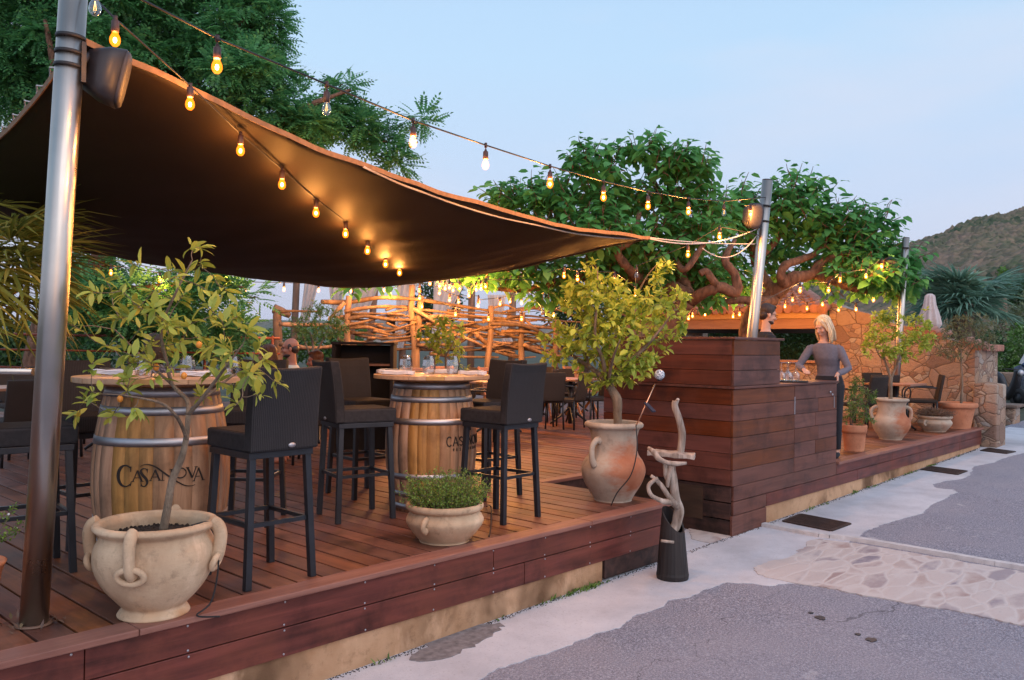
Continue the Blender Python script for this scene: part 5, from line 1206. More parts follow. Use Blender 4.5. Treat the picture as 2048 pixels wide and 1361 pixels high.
mulberry('mulberry tree with three tall leafy heads behind the sail corner', b1, 13.2,
    [([b1, (1335, 690, .3), (1345, 640, .2), (1375, 602)], [.18, .16, .15, .14]), ([(1380, 600), (1340, 575, .2), (1290, 570, .3), (1230, 540, .3), (1190, 520, .2), (1200, 490), (1170, 440)], [.14, .12, .10, .085, .07, .06, .04]), ([(1290, 570, .3), (1250, 530, -.3), (1235, 500, -.4), (1265, 480, -.4), (1280, 420)], [.08, .07, .06, .05, .03]),
     ([(1385, 600), (1410, 585, -.3), (1440, 575, -.4), (1472, 585, -.4), (1470, 550, -.4), (1450, 520, -.4), (1470, 480, -.2)], [.10, .09, .085, .08, .07, .06, .03]), ([(1440, 578, -.4), (1425, 560, -.45), (1412, 543, -.45), (1400, 548, -.45)], [.07, .06, .055, .05]),
     ([(1380, 600), (1365, 560, .5), (1350, 500, .5), (1340, 430, .4), (1310, 370, .3), (1290, 330, .2)], [.12, .1, .09, .07, .055, .03]), ([(1340, 430, .4), (1365, 390, .2), (1385, 350)], [.06, .045, .02]), ([(1350, 520, -.1), (1370, 540, -.5), (1400, 500, -.5), (1420, 470, -.4)], [.05, .05, .045, .02]), ([(1230, 540, .3), (1130, 560, .4), (1050, 580, .5), (960, 575, .5)], [.08, .07, .05, .02])],
    [(1010, 400, 36, 30, .6), (1075, 395, 55, 42, .4), (1185, 325, 55, 40), (1150, 395, 70, 45), (1235, 400, 60, 55, .4), (1290, 300, 42, 30), (1345, 320, 50, 42), (1395, 335, 36, 36), (1340, 400, 60, 45, .2), (1210, 460, 80, 50, -.3), (1110, 465, 75, 45), (1030, 460, 60, 40, .5), (1300, 475, 75, 50, -.2), (1400, 455, 50, 55), (1420, 400, 22, 28), (1450, 425, 30, 36, .5),
     (1080, 540, 90, 36, .3), (1180, 545, 70, 34, .2), (1290, 545, 70, 32, .4), (990, 555, 55, 26, .4), (915, 557, 42, 14, .4), (1110, 590, 70, 18, .5), (1390, 530, 40, 40, .5), (1260, 600, 60, 20, .5), (1340, 590, 60, 25, .6), (780, 575, 30, 8, 1), (700, 582, 14, 7, 1), (1440, 560, 40, 30, .6), (1300, 510, 60, 30, .5), (1410, 600, 40, 18, .7), (1360, 560, 60, 20, .5), (1270, 570, 60, 20, .4)], 111)
b2 = W(1494, 760, 14.9); b2.z = 0
mulberry('mulberry tree leaning over the clay tile roof, its limbs twisting low', b2, 14.3,
    [([b2, (1495, 680, .3), (1508, 625, .2), (1550, 588)], [.16, .15, .14, .13]), ([(1550, 590), (1580, 560, -.2), (1595, 555, -.2), (1625, 548, -.2), (1650, 520, -.2), (1690, 510, -.2), (1720, 470)], [.13, .12, .11, .09, .075, .07, .03]), ([(1570, 570, -.2), (1562, 550, -.3), (1572, 530, -.3), (1600, 520, -.2), (1640, 500, 0), (1680, 440)], [.09, .08, .07, .06, .05, .02]),
     ([(1550, 585), (1530, 560, .2), (1510, 520, .3), (1500, 460, .2), (1485, 400)], [.11, .09, .075, .06, .03]), ([(1625, 548), (1660, 560, -.4), (1700, 575, -.5), (1750, 585, -.5), (1790, 570)], [.08, .07, .06, .045, .02]), ([(1510, 520), (1545, 490, .3), (1580, 440, .2), (1590, 400)], [.07, .06, .045, .02]), ([(1550, 600), (1520, 605, -.3), (1480, 600, -.4), (1440, 608, -.4)], [.1, .09, .07, .04])],
    [(1480, 400, 36, 36), (1500, 455, 50, 45), (1590, 385, 52, 34), (1625, 420, 40, 46), (1560, 430, 45, 40), (1690, 440, 55, 38), (1745, 445, 42, 32), (1700, 495, 70, 46), (1770, 510, 52, 46), (1815, 535, 26, 46), (1620, 545, 55, 22, .5), (1655, 555, 60, 20, .4), (1760, 572, 52, 28), (1460, 530, 40, 40, .3), (1530, 545, 30, 30, .5), (1600, 470, 40, 20, .4), (1700, 545, 50, 26), (1500, 575, 60, 18, .6), (1815, 590, 16, 16), (1440, 590, 36, 16, .6), (1660, 475, 40, 25), (1730, 545, 70, 26, -.5), (1800, 560, 30, 40, -.3), (1560, 500, 40, 30, .8), (1700, 590, 40, 10, -.3), (1750, 560, 60, 20, -.6)], 121)

# ------------------------------------------------------------------ fan palms
def fan(lb, tb, b, d, pl, rl, n, rg, droop=.3, w=.03):
    d = d.normalized(); sd = d.cross(V((0, 0, 1))); sd = sd.normalized() if sd.length > .05 else V((1, 0, 0)); up_ = sd.cross(d)
    h = b+d*pl-V((0, 0, .10*pl)); tb.tube([b, b.lerp(h, .5)+V((0, 0, .04*pl)), h], [.012, .007], 5, False)
    for i in range(n):
        a = rad(-105+210*i/(n-1)); q = (d*math.cos(a)+sd*math.sin(a)+up_*.12*rg.uniform(-1, 1)).normalized(); L = rl*(1-.25*abs(a)/1.8)*rg.uniform(.9, 1.08)
        lb.leaf(h, q, up_+rv(rg, .15), L, w*rg.uniform(.8, 1.2), 3, droop*rg.uniform(.4, 1.4), .5)
def palm(name, label, base, hub, mat, n, pl, rl, rg, dirs=None, tr=.14, w=.03, lo=-.45, cat='palm'):
    r = empty(name, base, label, cat); lb = MB(); tb = MB(); kb = MB()
    path = smooth_path([base, base.lerp(hub, .5)+V((.03, 0, 0)), hub], 8); kb.tube(path, [tr*(1+.12*(i % 2)) for i in range(len(path))], 14)
    for i in range(90): a = rg.uniform(0, 6.28); z = rg.random(); p = base.lerp(hub, z)+V((math.cos(a), math.sin(a), 0))*tr; kb.leaf(p, V((math.cos(a)*.7, math.sin(a)*.7, .9)), V((math.cos(a), math.sin(a), 0)), .16, .06, 2)
    for i in range(n):
        a = rg.uniform(0, 6.28); z = rg.uniform(lo, 1.1); d = dirs(i) if dirs else V((math.cos(a), math.sin(a), z))
        fan(lb, tb, hub+V((0, 0, rg.uniform(-.2, .1))), d, pl*rg.uniform(.8, 1.15), rl*rg.uniform(.85, 1.1), 22, rg, .3, w)
    kb.build('trunk', M['bark'], r); tb.build('petioles', M['lf_palm'], r); lb.build('crown', mat, r)
rg = random.Random(131); h = W(-72, 495, 5.4); b = V((h.x-.05, h.y, 0))
palm('fan_palm', 'fan palm with yellowish drooping fronds behind the thickest steel pole', b, V((h.x, h.y, h.z)), M['lf_palm'], 50, .44, .64, rg, None, .13, .026, -.9)
rg = random.Random(132); b = W(1925, 720, 20); b.z = -.2; h = W(1928, 604, 20)
palm('fan_palm', 'dark green fan palm behind the closed parasol', b, h, M['lf_palm_dark'], 60, .62, .95, rg, None, .22, .055, -.30)

# ------------------------------------------------------------------ bushes and hedges behind
def bush(name, label, blobs, d, n, mat, L, w, seed, cat='bush', group=None, trunk=True, segs=2):
    rg = random.Random(seed); cx = sum(b[0] for b in blobs)/len(blobs); base = W(cx, 760, d); base.z = gz(min(base.x, 40))-.1 if base.z > -3 else base.z
    r = empty(name, base, label, cat, group); lb = MB(); tb = MB()
    for (x, y, rx, ry) in blobs:
        m = int(n*rx*ry/sum(b[2]*b[3] for b in blobs)); c = W(x, y, d); tb.tube(smooth_path(wiggle(base, c, 3, .08, rg), 3), [.05*d/20, .012], 5)
        for i in range(m):
            a = in_ell(rg, .75); k = 1+.25*noise.noise(V((a.x*3+x, a.y*3, a.z*3))); p = W(x+a.x*rx*k, y+a.y*ry*k, d+a.z*(rx+ry)/2/FPX*d)
            for j in range(3): lb.leaf(p+rv(rg, L*.5), (rv(rg)+_r*a.x-V((0, 0, a.y*.6))).normalized(), (V((0, 0, .7))+rv(rg, .6)).normalized(), L*rg.uniform(.6, 1.2), w*rg.uniform(.7, 1.2), segs, .2, .2)
    tb.build('trunk', M['bark'], r); lb.build('crown', mat, r); return r
bush('flowering_bush', 'bright green bush with pale flowers over the low pale wall', [(2020, 725, 40, 40), (2055, 700, 45, 60), (2000, 740, 20, 25), (2090, 730, 40, 50)], 28, 1700, M['lf_bright'], .13, .08, 201)
bush('shrub', 'olive green shrub on the slope above the flowering bush', [(2030, 650, 35, 40), (2065, 640, 40, 60), (2100, 660, 40, 60)], 33, 1100, M['lf_olive'], .16, .08, 202)
bush('shrub', 'dark shrub between the fan palm and the flowering bush', [(1985, 690, 22, 30), (1960, 690, 30, 25), (1880, 690, 50, 30), (1840, 670, 30, 30)], 24, 1100, M['lf_hedge'], .13, .07, 203)
bush('shrub', 'round grey-green shrub on the hillside foot beside the ivy stump', [(2035, 590, 22, 22), (2060, 580, 30, 30)], 45, 600, M['lf_hedge'], .2, .12, 204)
rs = empty('ivy_stump', W(2003, 690, 36), 'tall dead trunk topped with ivy on the slope behind the palm', 'tree'); m = MB(); m.tube(smooth_path([W(2005, 700, 36), W(2003, 640, 36), W(2000, 580, 36), W(2003, 545, 36)], 4), [.28, .25, .24, .2], 10); m.build('trunk', M['bark'], rs)
lb = MB(); rg = random.Random(4)
for i in range(500): a = in_ell(rg); lb.leaf(W(2006+a.x*15, 556+a.y*22+abs(a.x)*8, 36+a.z*.4), rv(rg).normalized(), rv(rg).normalized(), .14, .12, 2)
lb.build('ivy', M['lf_bright'], rs)
# clipped hedge seen through the kiosk
rg = random.Random(205); lb = MB(); r = empty('hedge', (19.3, 8.5, -.2), 'dense dark green hedge seen through the kiosk opening', 'hedge')
for i in range(9000):
    y = rg.uniform(7.6, 14); z = rg.uniform(.3, 2.35); x = 19.2+rg.uniform(0, .5)+.35*noise.noise(V((y*1.3, z*1.3, 0)))
    lb.leaf(V((x, y, z)), (V((-.7, 0, .1))+rv(rg, .6)).normalized(), (V((-.3, 0, 1))+rv(rg, .5)).normalized(), rg.uniform(.07, .14), rg.uniform(.035, .06), 2)
m = MB(); m.bx(19.6, 20.5, 7.8, 14, -.3, 2.2); m.build('inner_mass', M['lf_hedge'], r); lb.build('foliage', M['lf_hedge'], r)
# trees and scrub on the seaward side, seen under the sail
for i, (bl, d, mt, lab) in enumerate((([(640, 690, 60, 40), (560, 690, 50, 35), (700, 680, 50, 40)], 24, 'lf_bright', 'light green scrub beyond the railing behind the man with glasses'),
        ([(880, 600, 45, 45), (860, 640, 40, 40)], 30, 'lf_hedge', 'dark round tree behind the sheer curtains'), ([(1130, 610, 50, 40), (1180, 640, 60, 40)], 26, 'lf_hedge', 'dark bushy tree behind the driftwood fence end'),
        ([(120, 720, 90, 50), (220, 700, 80, 50)], 22, 'lf_hedge', 'dark scrub below the feathery tree beyond the railing'), ([(330, 690, 90, 40), (440, 690, 80, 40)], 20, 'lf_shrub', 'mid green scrub beyond the railing behind the kumquat'), ([(40, 690, 60, 50), (0, 720, 60, 60)], 20, 'lf_hedge', 'dark scrub beyond the fan palm trunk'))):
    bush('shrub', lab, bl, d, 900, M[mt], .16, .08, 210+i)

# ------------------------------------------------------------------ driftwood fence, railing, pergola
fn = empty('driftwood_fence', (11, 11.5, 0), 'rustic fence woven from thick twisting driftwood branches, with upright posts', 'fence'); rg = random.Random(301); m = MB()
P = lambda x, y, e=0: W(x, y, i1(x, 690, 15.0, 1110, 16.0)+e)
for (x, y0, dx) in ((695, 592, 3), (834, 592, 8), (826, 570, -2), (978, 612, 4), (1043, 625, 2), (1112, 640, 0)):
    k = MB(); a = P(x-dx, 860); a.z = 0; k.tube(smooth_path(wiggle(a, P(x+dx, y0), 4, .012, rg), 3), [.07, .06, .055], 10); k.build('fence_post', M['fence_wood'], fn)
Lb = [[(640, 605), (700, 603), (760, 597), (830, 598), (900, 608), (960, 620), (1010, 628)], [(690, 625), (740, 617), (790, 615), (835, 618), (880, 622), (940, 630), (1040, 640)], [(690, 640), (730, 632), (780, 640), (830, 640)], [(695, 658), (740, 655), (775, 665), (810, 655), (832, 645)], [(690, 650), (730, 645), (760, 635), (800, 632), (830, 636)],
      [(690, 662), (730, 672), (780, 680), (835, 670)], [(690, 680), (750, 688), (800, 682), (840, 678)], [(815, 612), (850, 632), (890, 655), (930, 672), (960, 690)], [(835, 640), (880, 634), (940, 634), (1000, 642), (1060, 650), (1120, 660)], [(835, 655), (870, 650), (920, 652), (975, 642), (1040, 645)], [(838, 680), (880, 675), (930, 668), (975, 652), (1000, 648)],
      [(835, 692), (880, 690), (920, 685), (960, 662), (1000, 655)], [(978, 650), (1040, 652), (1080, 665), (1110, 690), (1130, 705)], [(950, 672), (975, 690), (1010, 705), (1040, 715)], [(980, 690), (1040, 690), (1090, 700), (1140, 712)], [(840, 700), (900, 698), (960, 700), (1030, 705)], [(1045, 640), (1070, 660), (1090, 680)], [(1000, 665), (1050, 662), (1100, 672)], [(1050, 690), (1080, 705), (1120, 712)],
      [(690, 604), (672, 625), (660, 640)], [(700, 690), (740, 700), (800, 700), (838, 698)], [(975, 620), (1010, 612), (1040, 622)], [(860, 706), (920, 712), (1000, 716)], [(900, 660), (940, 650), (980, 662), (1040, 676), (1100, 686)], [(700, 612), (690, 640), (700, 670)], [(560, 625), (590, 622), (640, 625)], [(558, 650), (600, 652), (650, 650), (690, 655)], [(560, 690), (620, 695), (690, 690)]]
for pts in Lb:
    pp = smooth_path([P(x+rg.uniform(-4, 4), y+rg.uniform(-2, 2), rg.uniform(-.12, .12)) for x, y in pts], 5); t = rg.uniform(.026, .050)
    m.tube(pp, [t*(1+.30*noise.noise(V((i*.9, t*500, 0)))+.12*math.sin(i*1.3+t*90))*(1-.5*i/len(pp)) for i in range(len(pp))], 8)
for i in range(60):
    x = rg.uniform(660, 1100); y = rg.uniform(620, 705); pp = smooth_path([P(x, y), P(x+rg.uniform(30, 60), y+rg.uniform(-10, 14), .1), P(x+rg.uniform(80, 130), y+rg.uniform(-16, 22), -.05)], 4); m.tube(pp, [rg.uniform(.02, .035), .012], 6)
m.build('woven_branches', M['fence_wood'], fn)
gp = empty('branch_post', (W(556, 700, 15).x, W(556, 700, 15).y, 0), 'gnarled grey branch post at the open end of the driftwood fence', 'post'); m = MB(); a = W(556, 800, 15); a.z = 0; m.tube(smooth_path([a, W(556, 700, 15), W(554, 640, 15), W(556, 622, 15)], 4), [.09, .08, .075], 9); m.tube(smooth_path([W(548, 618, 15), W(565, 624, 15), W(580, 632, 15)], 4), [.09, .075, .05], 9); m.build('branch', M['grey_post'], gp)
rl = empty('railing', W(200, 740, 12.5), 'thin dark red horizontal deck railing in front of the feathery tree', 'railing'); m = MB()
for y, t in ((669, .022), (700, .016), (735, .016)): m.tube([W(-150, y-3, 12.5), W(560, y+8, 14.2)], t, 8)
for x in (-40, 110, 260, 410, 545): a = W(x, 800, i1(x, -150, 12.5, 560, 14.2)); b = W(x, 672, i1(x, -150, 12.5, 560, 14.2)); a.x, a.y, a.z = b.x, b.y, 0; m.tube([a, b], .025, 8)
m.build('rails', M['fascia'], rl)
pg = empty('curtained_pergola', W(800, 720, 18.5), 'timber pergola hung with sheer white curtains behind the driftwood fence', 'pergola')
for (x0, x1, y1) in ((586, 594, 545), (700, 712, 560), (803, 800, 545), (738, 752, 560), (940, 944, 560), (1022, 1026, 580)):
    k = MB(); a = W(x0, 800, 18.5); a.z = -.3; k.tube([a, W(x0+2, 680, 18.5), W(x1, y1, 18.5)], [.085, .08, .075], 10); k.build('pergola_post', M['grey_post'] if x0 < 800 else M['fence_wood'], pg)
k = MB(); k.beam(W(560, 548, 18.5), W(1100, 556, 18.6), .12, .14); k.beam(W(560, 548, 21), W(1100, 556, 21), .12, .14); k.build('pergola_beam', M['grey_post'], pg)
def curtain(t0, t1, b0, b1, d, seed):
    k = MB(); rg = random.Random(seed); ph = rg.uniform(0, 6)
    def f(u, v):
        x = (t0[0]+(t1[0]-t0[0])*u)*(1-v)+(b0[0]+(b1[0]-b0[0])*u)*v; y = (t0[1]+(t1[1]-t0[1])*u)*(1-v)+(b0[1]+(b1[1]-b0[1])*u)*v
        return W(x+math.sin(v*3+ph)*3*v, y, d+.035*math.sin(u*22+ph+v*1.5)+.03*math.sin(u*9+v*4))
    k.grid(f, 40, 10); k.build('curtain', M['curtain'], pg)
for q in (((610, 552), (640, 552), (602, 650), (620, 650)), ((656, 552), (690, 552), (668, 650), (686, 650)), ((716, 552), (765, 555), (690, 645), (726, 645)), ((796, 552), (838, 552), (790, 700), (806, 700)), ((868, 555), (935, 555), (864, 720), (896, 640)), ((975, 590), (1012, 590), (985, 680), (1008, 640)), ((1000, 640), (1012, 640), (1002, 690), (1026, 690))):
    curtain(*q, 18.2, int(q[0][0]))
ns = MB(); ns.ball(W(802, 640, 19.5), (.35, .35, .22), 14); ns.ball(W(815, 662, 19.5), (.4, .35, .18), 14); top('wicker_pod', ns, M['wicker_brown'], 'round dark wicker pod chair behind the driftwood fence', 'chair')

# ------------------------------------------------------------------ dining furniture
def make_armchair(loc, rz, label, src=None, group='dark wicker armchairs around the dining tables'):
    if src: o = copy_tree(src); o.location = loc; o.rotation_euler.z = rz; o['label'] = label; return o
    r = empty('dining_chair', loc, label, 'chair', group, rz)
    for sx in (-1, 1):
        for sy in (-1, 1):
            m = LMB(); m.tube([(sx*.25, sy*.23, 0), (sx*.235, sy*.22, .44)], [.015, .016], 8); m.build('leg', M['black_metal'], r)
        m = LMB(); m.tube(smooth_path([(sx*.25, .24, .42), (sx*.262, .26, .56), (sx*.262, .20, .655), (sx*.262, .02, .67), (sx*.255, -.22, .66)], 4), .013, 8); m.build('arm', M['black_metal'], r)
    m = LMB(); m.box((0, 0, .435), (.49, .47, .06)); m.build('seat', M['wicker_brown'], r, bevel=.02)
    m = LMB(); m.grid(lambda u, v: V(((u-.5)*.49, -.235-.075*v-.035*(1-(2*u-1)**2), .44+v*.43)), 8, 6); m.build('backrest', M['wicker_brown'], r, solid=.04, bevel=.01)
    return r
def make_table(loc, rz, label, src=None, L=.8, Wd=.7):
    if src: o = copy_tree(src); o.location = loc; o.rotation_euler.z = rz; o['label'] = label; return o
    r = empty('dining_table', loc, label, 'table', 'square wooden dining tables', rz); m = LMB(); n = 6
    for i in range(n): m.box((0, -Wd/2+Wd*(i+.5)/n, .735), (L, Wd/n-.004, .03))
    m.build('table_top', M['table_wood'], r, bevel=.004)
    m = LMB(); m.tube([(0, 0, .02), (0, 0, .72)], .035, 10); m.build('column', M['black_metal'], r)
    for a in range(4):
        q = V((math.cos(a*math.pi/2+.78), math.sin(a*math.pi/2+.78), 0)); m = LMB(); m.tube(smooth_path([V((0, 0, .30)), q*.14+V((0, 0, .16)), q*.33+V((0, 0, .015))], 4), [.018, .02, .016], 8); m.build('leg', M['black_metal'], r)
    return r
tb0 = make_table(W(1140, 790, 13.4)*1.0, .35, ''); 
def at(o, x, d, rz, label): p = W(x, 700, d); o.location = (p.x, p.y, 0); o.rotation_euler.z = rz; o['label'] = label; return o
at(tb0, 1142, 13.6, .1, 'square wooden dining table between the barrel stool and the lemon jar')
TB = [(1145, 16.2, .2, 'dining table farther back under the driftwood fence end'), (935, 14.0, .1, 'dining table behind the young lemon tree'), (1060, 15.0, .3, 'dining table set below the middle of the driftwood fence'), (1792, 13.3, .0, 'dining table between the stone wall and the twin-stemmed lemon'), (25, 9.3, .2, 'dining table beside the fan palm trunk'), (165, 11.6, .2, 'far dining table under the railing'), (640, 10.9, .2, 'dining table in front of the dark rounded bush'), (235, 9.8, .3, 'dining table behind the barrel with scrolled lettering'), (1000, 12.2, .1, 'dining table tucked behind the far bar stool')]
for x, d, rz, l in TB: p = W(x, 700, d); make_table((p.x, p.y, 0), rz, l, tb0)
ch0 = make_armchair((0, 0, 0), 0, ''); T_ = rad
at(ch0, 1088, 12.9, T_(-30), 'dark armchair between the barrel stool and the dining table, its bent arm catching light')
CH = [(1132, 13.0, 20, 'armchair tucked under the dining table beside the lemon jar'), (1190, 13.5, 70, 'armchair at the bar side of the dining table by the lemon jar'), (1150, 14.5, 170, 'armchair on the far side of the dining table by the lemon jar'), (1105, 15.6, 150, 'armchair at the table below the driftwood fence end'), (1200, 16.4, 200, 'armchair at the far table below the mulberry'), (1035, 13.2, -20, 'armchair showing above the back of the deck-edge bar stool'), (1010, 15.8, 160, 'armchair at the table below the middle of the fence'), (1075, 14.2, 30, 'armchair facing the middle of the driftwood fence'),
      (850, 13.6, 20, 'armchair behind the middle tumbler, at the fence'), (915, 13.2, 40, 'armchair behind the young lemon tree stem'), (980, 14.6, 170, 'armchair between the young lemon and the fence posts'), (790, 12.6, 10, 'armchair beside the wicker waiter station'), (965, 11.3, 30, 'armchair behind the bar stool that faces the side-on stool'),
      (1722, 12.9, -10, 'dark armchair behind the wiry shrub in terracotta'), (1775, 14.4, 160, 'armchair on the far side of the table by the stone wall'), (1842, 14.0, 22, 'black armchair seen in profile in front of the stone wall'), (1750, 13.8, -40, 'armchair pulled up to the table by the stone wall, behind the jar'),
      (35, 8.6, 10, 'dark armchair behind the steel handrail'), (95, 9.0, 25, 'armchair just behind the thickest steel pole'), (165, 9.4, -20, 'armchair between the thickest steel pole and the barrel'), (50, 10.6, 180, 'armchair on the far side of the table by the palm'), (150, 11.0, 10, 'armchair at the far table under the railing'), (105, 12.3, 190, 'armchair against the railing beside the palm'), (215, 10.6, 160, 'armchair behind the barrel by the pole'), (275, 10.2, 30, 'armchair behind the kumquat leaves, beside the patterned blouse')]
for x, d, a, l in CH: p = W(x, 700, d); make_armchair((p.x, p.y, 0), T_(a), l, ch0)
def make_folding(loc, rz, label, src=None):
    if src: o = copy_tree(src); o.location = loc; o.rotation_euler.z = rz; o['label'] = label; return o
    r = empty('slatted_chair', loc, label, 'chair', 'slatted wooden chairs by the fence', rz)
    m = LMB()
    for i in range(5): m.box((0, -.21-.02*i, .56+.075*i), (.42, .02, .062))
    m.build('backrest', M['table_wood'], r, bevel=.004); m = LMB()
    for i in range(5): m.box((0, -.16+.085*i, .45), (.42, .075, .02))
    m.build('seat', M['table_wood'], r, bevel=.004)
    for sx in (-1, 1): m = LMB(); m.beam((sx*.2, -.30, .9), (sx*.2, .22, 0), .025, .04); m.beam((sx*.18, -.24, 0), (sx*.18, .2, .45), .025, .04); m.build('side_frame', M['table_wood'], r)
    return r
p = W(840, 700, 13.2); fc = make_folding((p.x, p.y, 0), T_(150), 'slatted wooden chair behind the first two tumblers')
for x, d, a, l in ((897, 14.3, 160, 'slatted wooden chair behind the young lemon tree'), (995, 13.9, 160, 'slatted wooden chair below the fence, beside the third tumbler'), (1074, 15.2, 150, 'slatted wooden chair below the end of the fence'), (1165, 15.4, 170, 'slatted wooden chair behind the lemon jar leaves')): p = W(x, 700, d); make_folding((p.x, p.y, 0), T_(a), l, fc)
# waiter station
c = W(730, 720, 9.8); c.z = 0; ws = empty('waiter_station', c, 'dark wicker waiter station with an open shelf behind the side-on stool', 'cabinet'); s = LMB(); ang = an+.05
def lb_(name, parts, mat):
    m = LMB()
    for q, d in parts: m.box(q, d)
    o = m.build(name, mat, ws, bevel=.006); return o
ws.rotation_euler.z = ang
lb_('side_panel', [((-.33, 0, .63), (.04, .45, 1.26))], M['wicker_brown']); lb_('side_panel', [((.33, 0, .63), (.04, .45, 1.26))], M['wicker_brown']); lb_('back_panel', [((0, .21, .63), (.618, .03, 1.25))], M['wicker']); lb_('shelf', [((0, -.01, 1.03), (.618, .40, .025))], M['table_wood']); lb_('shelf', [((0, -.01, .45), (.618, .40, .025))], M['table_wood'])
lb_('cabinet_top', [((.0, 0, 1.275), (.72, .47, .03))], M['wicker_brown']); lb_('divider', [((-.09, -.005, .74), (.03, .40, .55))], M['wicker_brown'])
# ------------------------------------------------------------------ closed parasol, car, scooter, low wall
c = W(1860, 740, 17); c.z = gz(17); pr_ = empty('closed_parasol', c, 'closed pale parasol tied in folds in front of the dark palm', 'parasol'); m = MB(); m.tube([c, W(1860, 590, 17)], .025, 8); m.build('mast', M['grey_post'], pr_)
m = MB(); rings = []
for i, (y, q) in enumerate(((588, .04), (592, .085), (610, .11), (630, .17), (648, .21), (652, .20), (662, .13), (690, .12), (700, .10))):
    o = W(1860+(y-588)*-.02, y, 17); rings.append([o+(_r*math.cos(a)+_f*math.sin(a))*q*(1+.13*math.cos(a*9)) for a in [2*math.pi*k/54 for k in range(54)]])
m.loft(rings); m.build('folded_canopy', M['umbrella'], pr_)
c = W(2080, 780, 27); c.z = gz(c.x)-.05; lw = MB(); a = W(1990, 790, 27); b = W(2260, 790, 25); a.z = b.z = .0
lw.beam(V((a.x, a.y, .05)), V((b.x, b.y, .05)), .5, 1.1); top('low_wall', lw, M['rubble_far'], 'low pale stone retaining wall below the flowering bush', 'wall', bevel=.05)
def car(c, rz, label):
    r = empty('parked_car', c, label, 'car', None, rz)
    paint = plain('car_paint', (.02, .05, .13), .25, .3, .05, 2, 0, spec=.8); gl = plain('car_glass', (.02, .03, .04), .08, 0, .1, 2, 0, spec=.8)
    pr = [(-2.1, .35), (-2.12, .62), (-2.0, .80), (-1.85, .92), (-1.0, 1.02), (-.35, 1.42), (.3, 1.50), (1.2, 1.45), (1.85, 1.05), (2.05, .95), (2.1, .5), (2.05, .30), (-2.0, .25)]
    m = LMB(); rings = []
    for xx, k in ((-.86, .90), (-.84, .97), (-.6, 1.0), (0, 1.01), (.6, 1.0), (.84, .97), (.86, .90)):
        rings.append([V((xx*(1 if z < 1.0 else .80), y*(k if z < 1.2 else 1), .28+(z-.28)*(k*.3+.7))) for y, z in pr])
    m.loft(rings); m.build('body', paint, r, bevel=.04)
    m = LMB(); m.add([(-.66, -1.02, 1.03), (.66, -1.02, 1.03), (.58, -.40, 1.40), (-.58, -.40, 1.40)], [(0, 1, 2, 3)]); m.build('windscreen', gl, r, solid=.03)
    for s in (-1, 1):
        m = LMB(); m.add([(s*.80, -.75, 1.04), (s*.80, 1.35, 1.06), (s*.705, 1.05, 1.38), (s*.705, -.30, 1.38)], [(0, 1, 2, 3)]); m.build('side_window', gl, r, solid=.03)
        m = LMB(); m.ball((s*.62, -2.03, .70), (.2, .10, .085), 12); m.build('headlight', M['hoop'], r)
        m = LMB(); m.ball((s*.98, -.75, 1.05), (.11, .07, .08), 10); m.build('wing_mirror', paint, r)
        for y in (-1.3, 1.3):
            m = LMB(); T = Matrix.Translation((s*.78, y, .32)) @ Matrix.Rotation(rad(90), 4, 'Y'); m.lathe([(.2, -.1), (.30, -.1), (.325, -.07), (.325, .07), (.30, .1), (.2, .1)], n=24, M=T); w = m.build('tyre', M['cable'], r)
            m = LMB(); m.lathe([(0, -.09), (.2, -.09), (.21, .09), (0, .09)], n=16, M=T); m.build('rim', M['steel'], w)
    m = LMB(); m.box((0, -2.09, .72), (.8, .06, .10)); m.box((0, -2.07, .42), (1.2, .06, .16)); m.build('front_grille', M['cable'], r)
    m = LMB(); m.box((0, -2.12, .55), (.52, .02, .11)); m.build('number_plate', M['napkin'], r)
c = W(2122, 790, 23.5); c.z = gz(c.x)+.0; car(c, AZ-rad(90)+rad(-22), 'dark blue car parked by the low pale stone wall')
c = W(2001, 790, 22); c.z = gz(c.x); sct = empty('motor_scooter', c, 'black motor scooter parked behind the end of the stone wall', 'scooter', None, AZ-rad(90)+rad(12))
for y in (-.62, .62):
    m = LMB(); T = Matrix.Translation((0, y, .27)) @ Matrix.Rotation(rad(90), 4, 'Y'); m.lathe([(.15, -.05), (.25, -.06), (.27, 0), (.25, .06), (.15, .05)], n=22, M=T); w = m.build('wheel', M['cable'], sct); m = LMB(); m.lathe([(0, -.04), (.155, -.04), (.155, .04), (0, .04)], n=14, M=T); m.build('rim', M['black_metal'], w)
m = LMB(); m.tube(smooth_path([(0, .75, .75), (0, .45, .80), (0, .1, .72), (0, -.1, .40), (0, -.35, .38), (0, -.52, .70), (0, -.56, .98)], 4), [.10, .16, .15, .12, .12, .10, .07], 12, flat=1.3); m.build('body', M['black_metal'], sct); m = LMB(); m.ball((0, .38, .86), (.14, .36, .07), 14); m.build('saddle', M['speaker'], sct)
m = LMB(); m.tube([(-.33, -.50, 1.02), (0, -.58, 1.0), (.33, -.50, 1.02)], .018, 8); m.build('handlebar', M['cable'], sct); m = LMB(); m.ball((0, -.66, .92), (.09, .06, .09), 10); m.build('headlight', M['hoop'], sct)
SUN_EL, SUN_AZ = rad(3), AZ+rad(180+35)
SKY_N = .03
SUN_E = .5
EXPO = 0.06
SKYRAMP = [(0.0, (.50, .54, .73)), (.06, (.52, .57, .78)), (.16, (.54, .65, .87)), (.32, (.49, .69, .92)), (.55, (.41, .62, .90)), (1.0, (.30, .48, .76))]
CLOUD = (.70, .71, .84, 1)
GLOW = (.62, .56, .58, 1)
HAZE = .00007
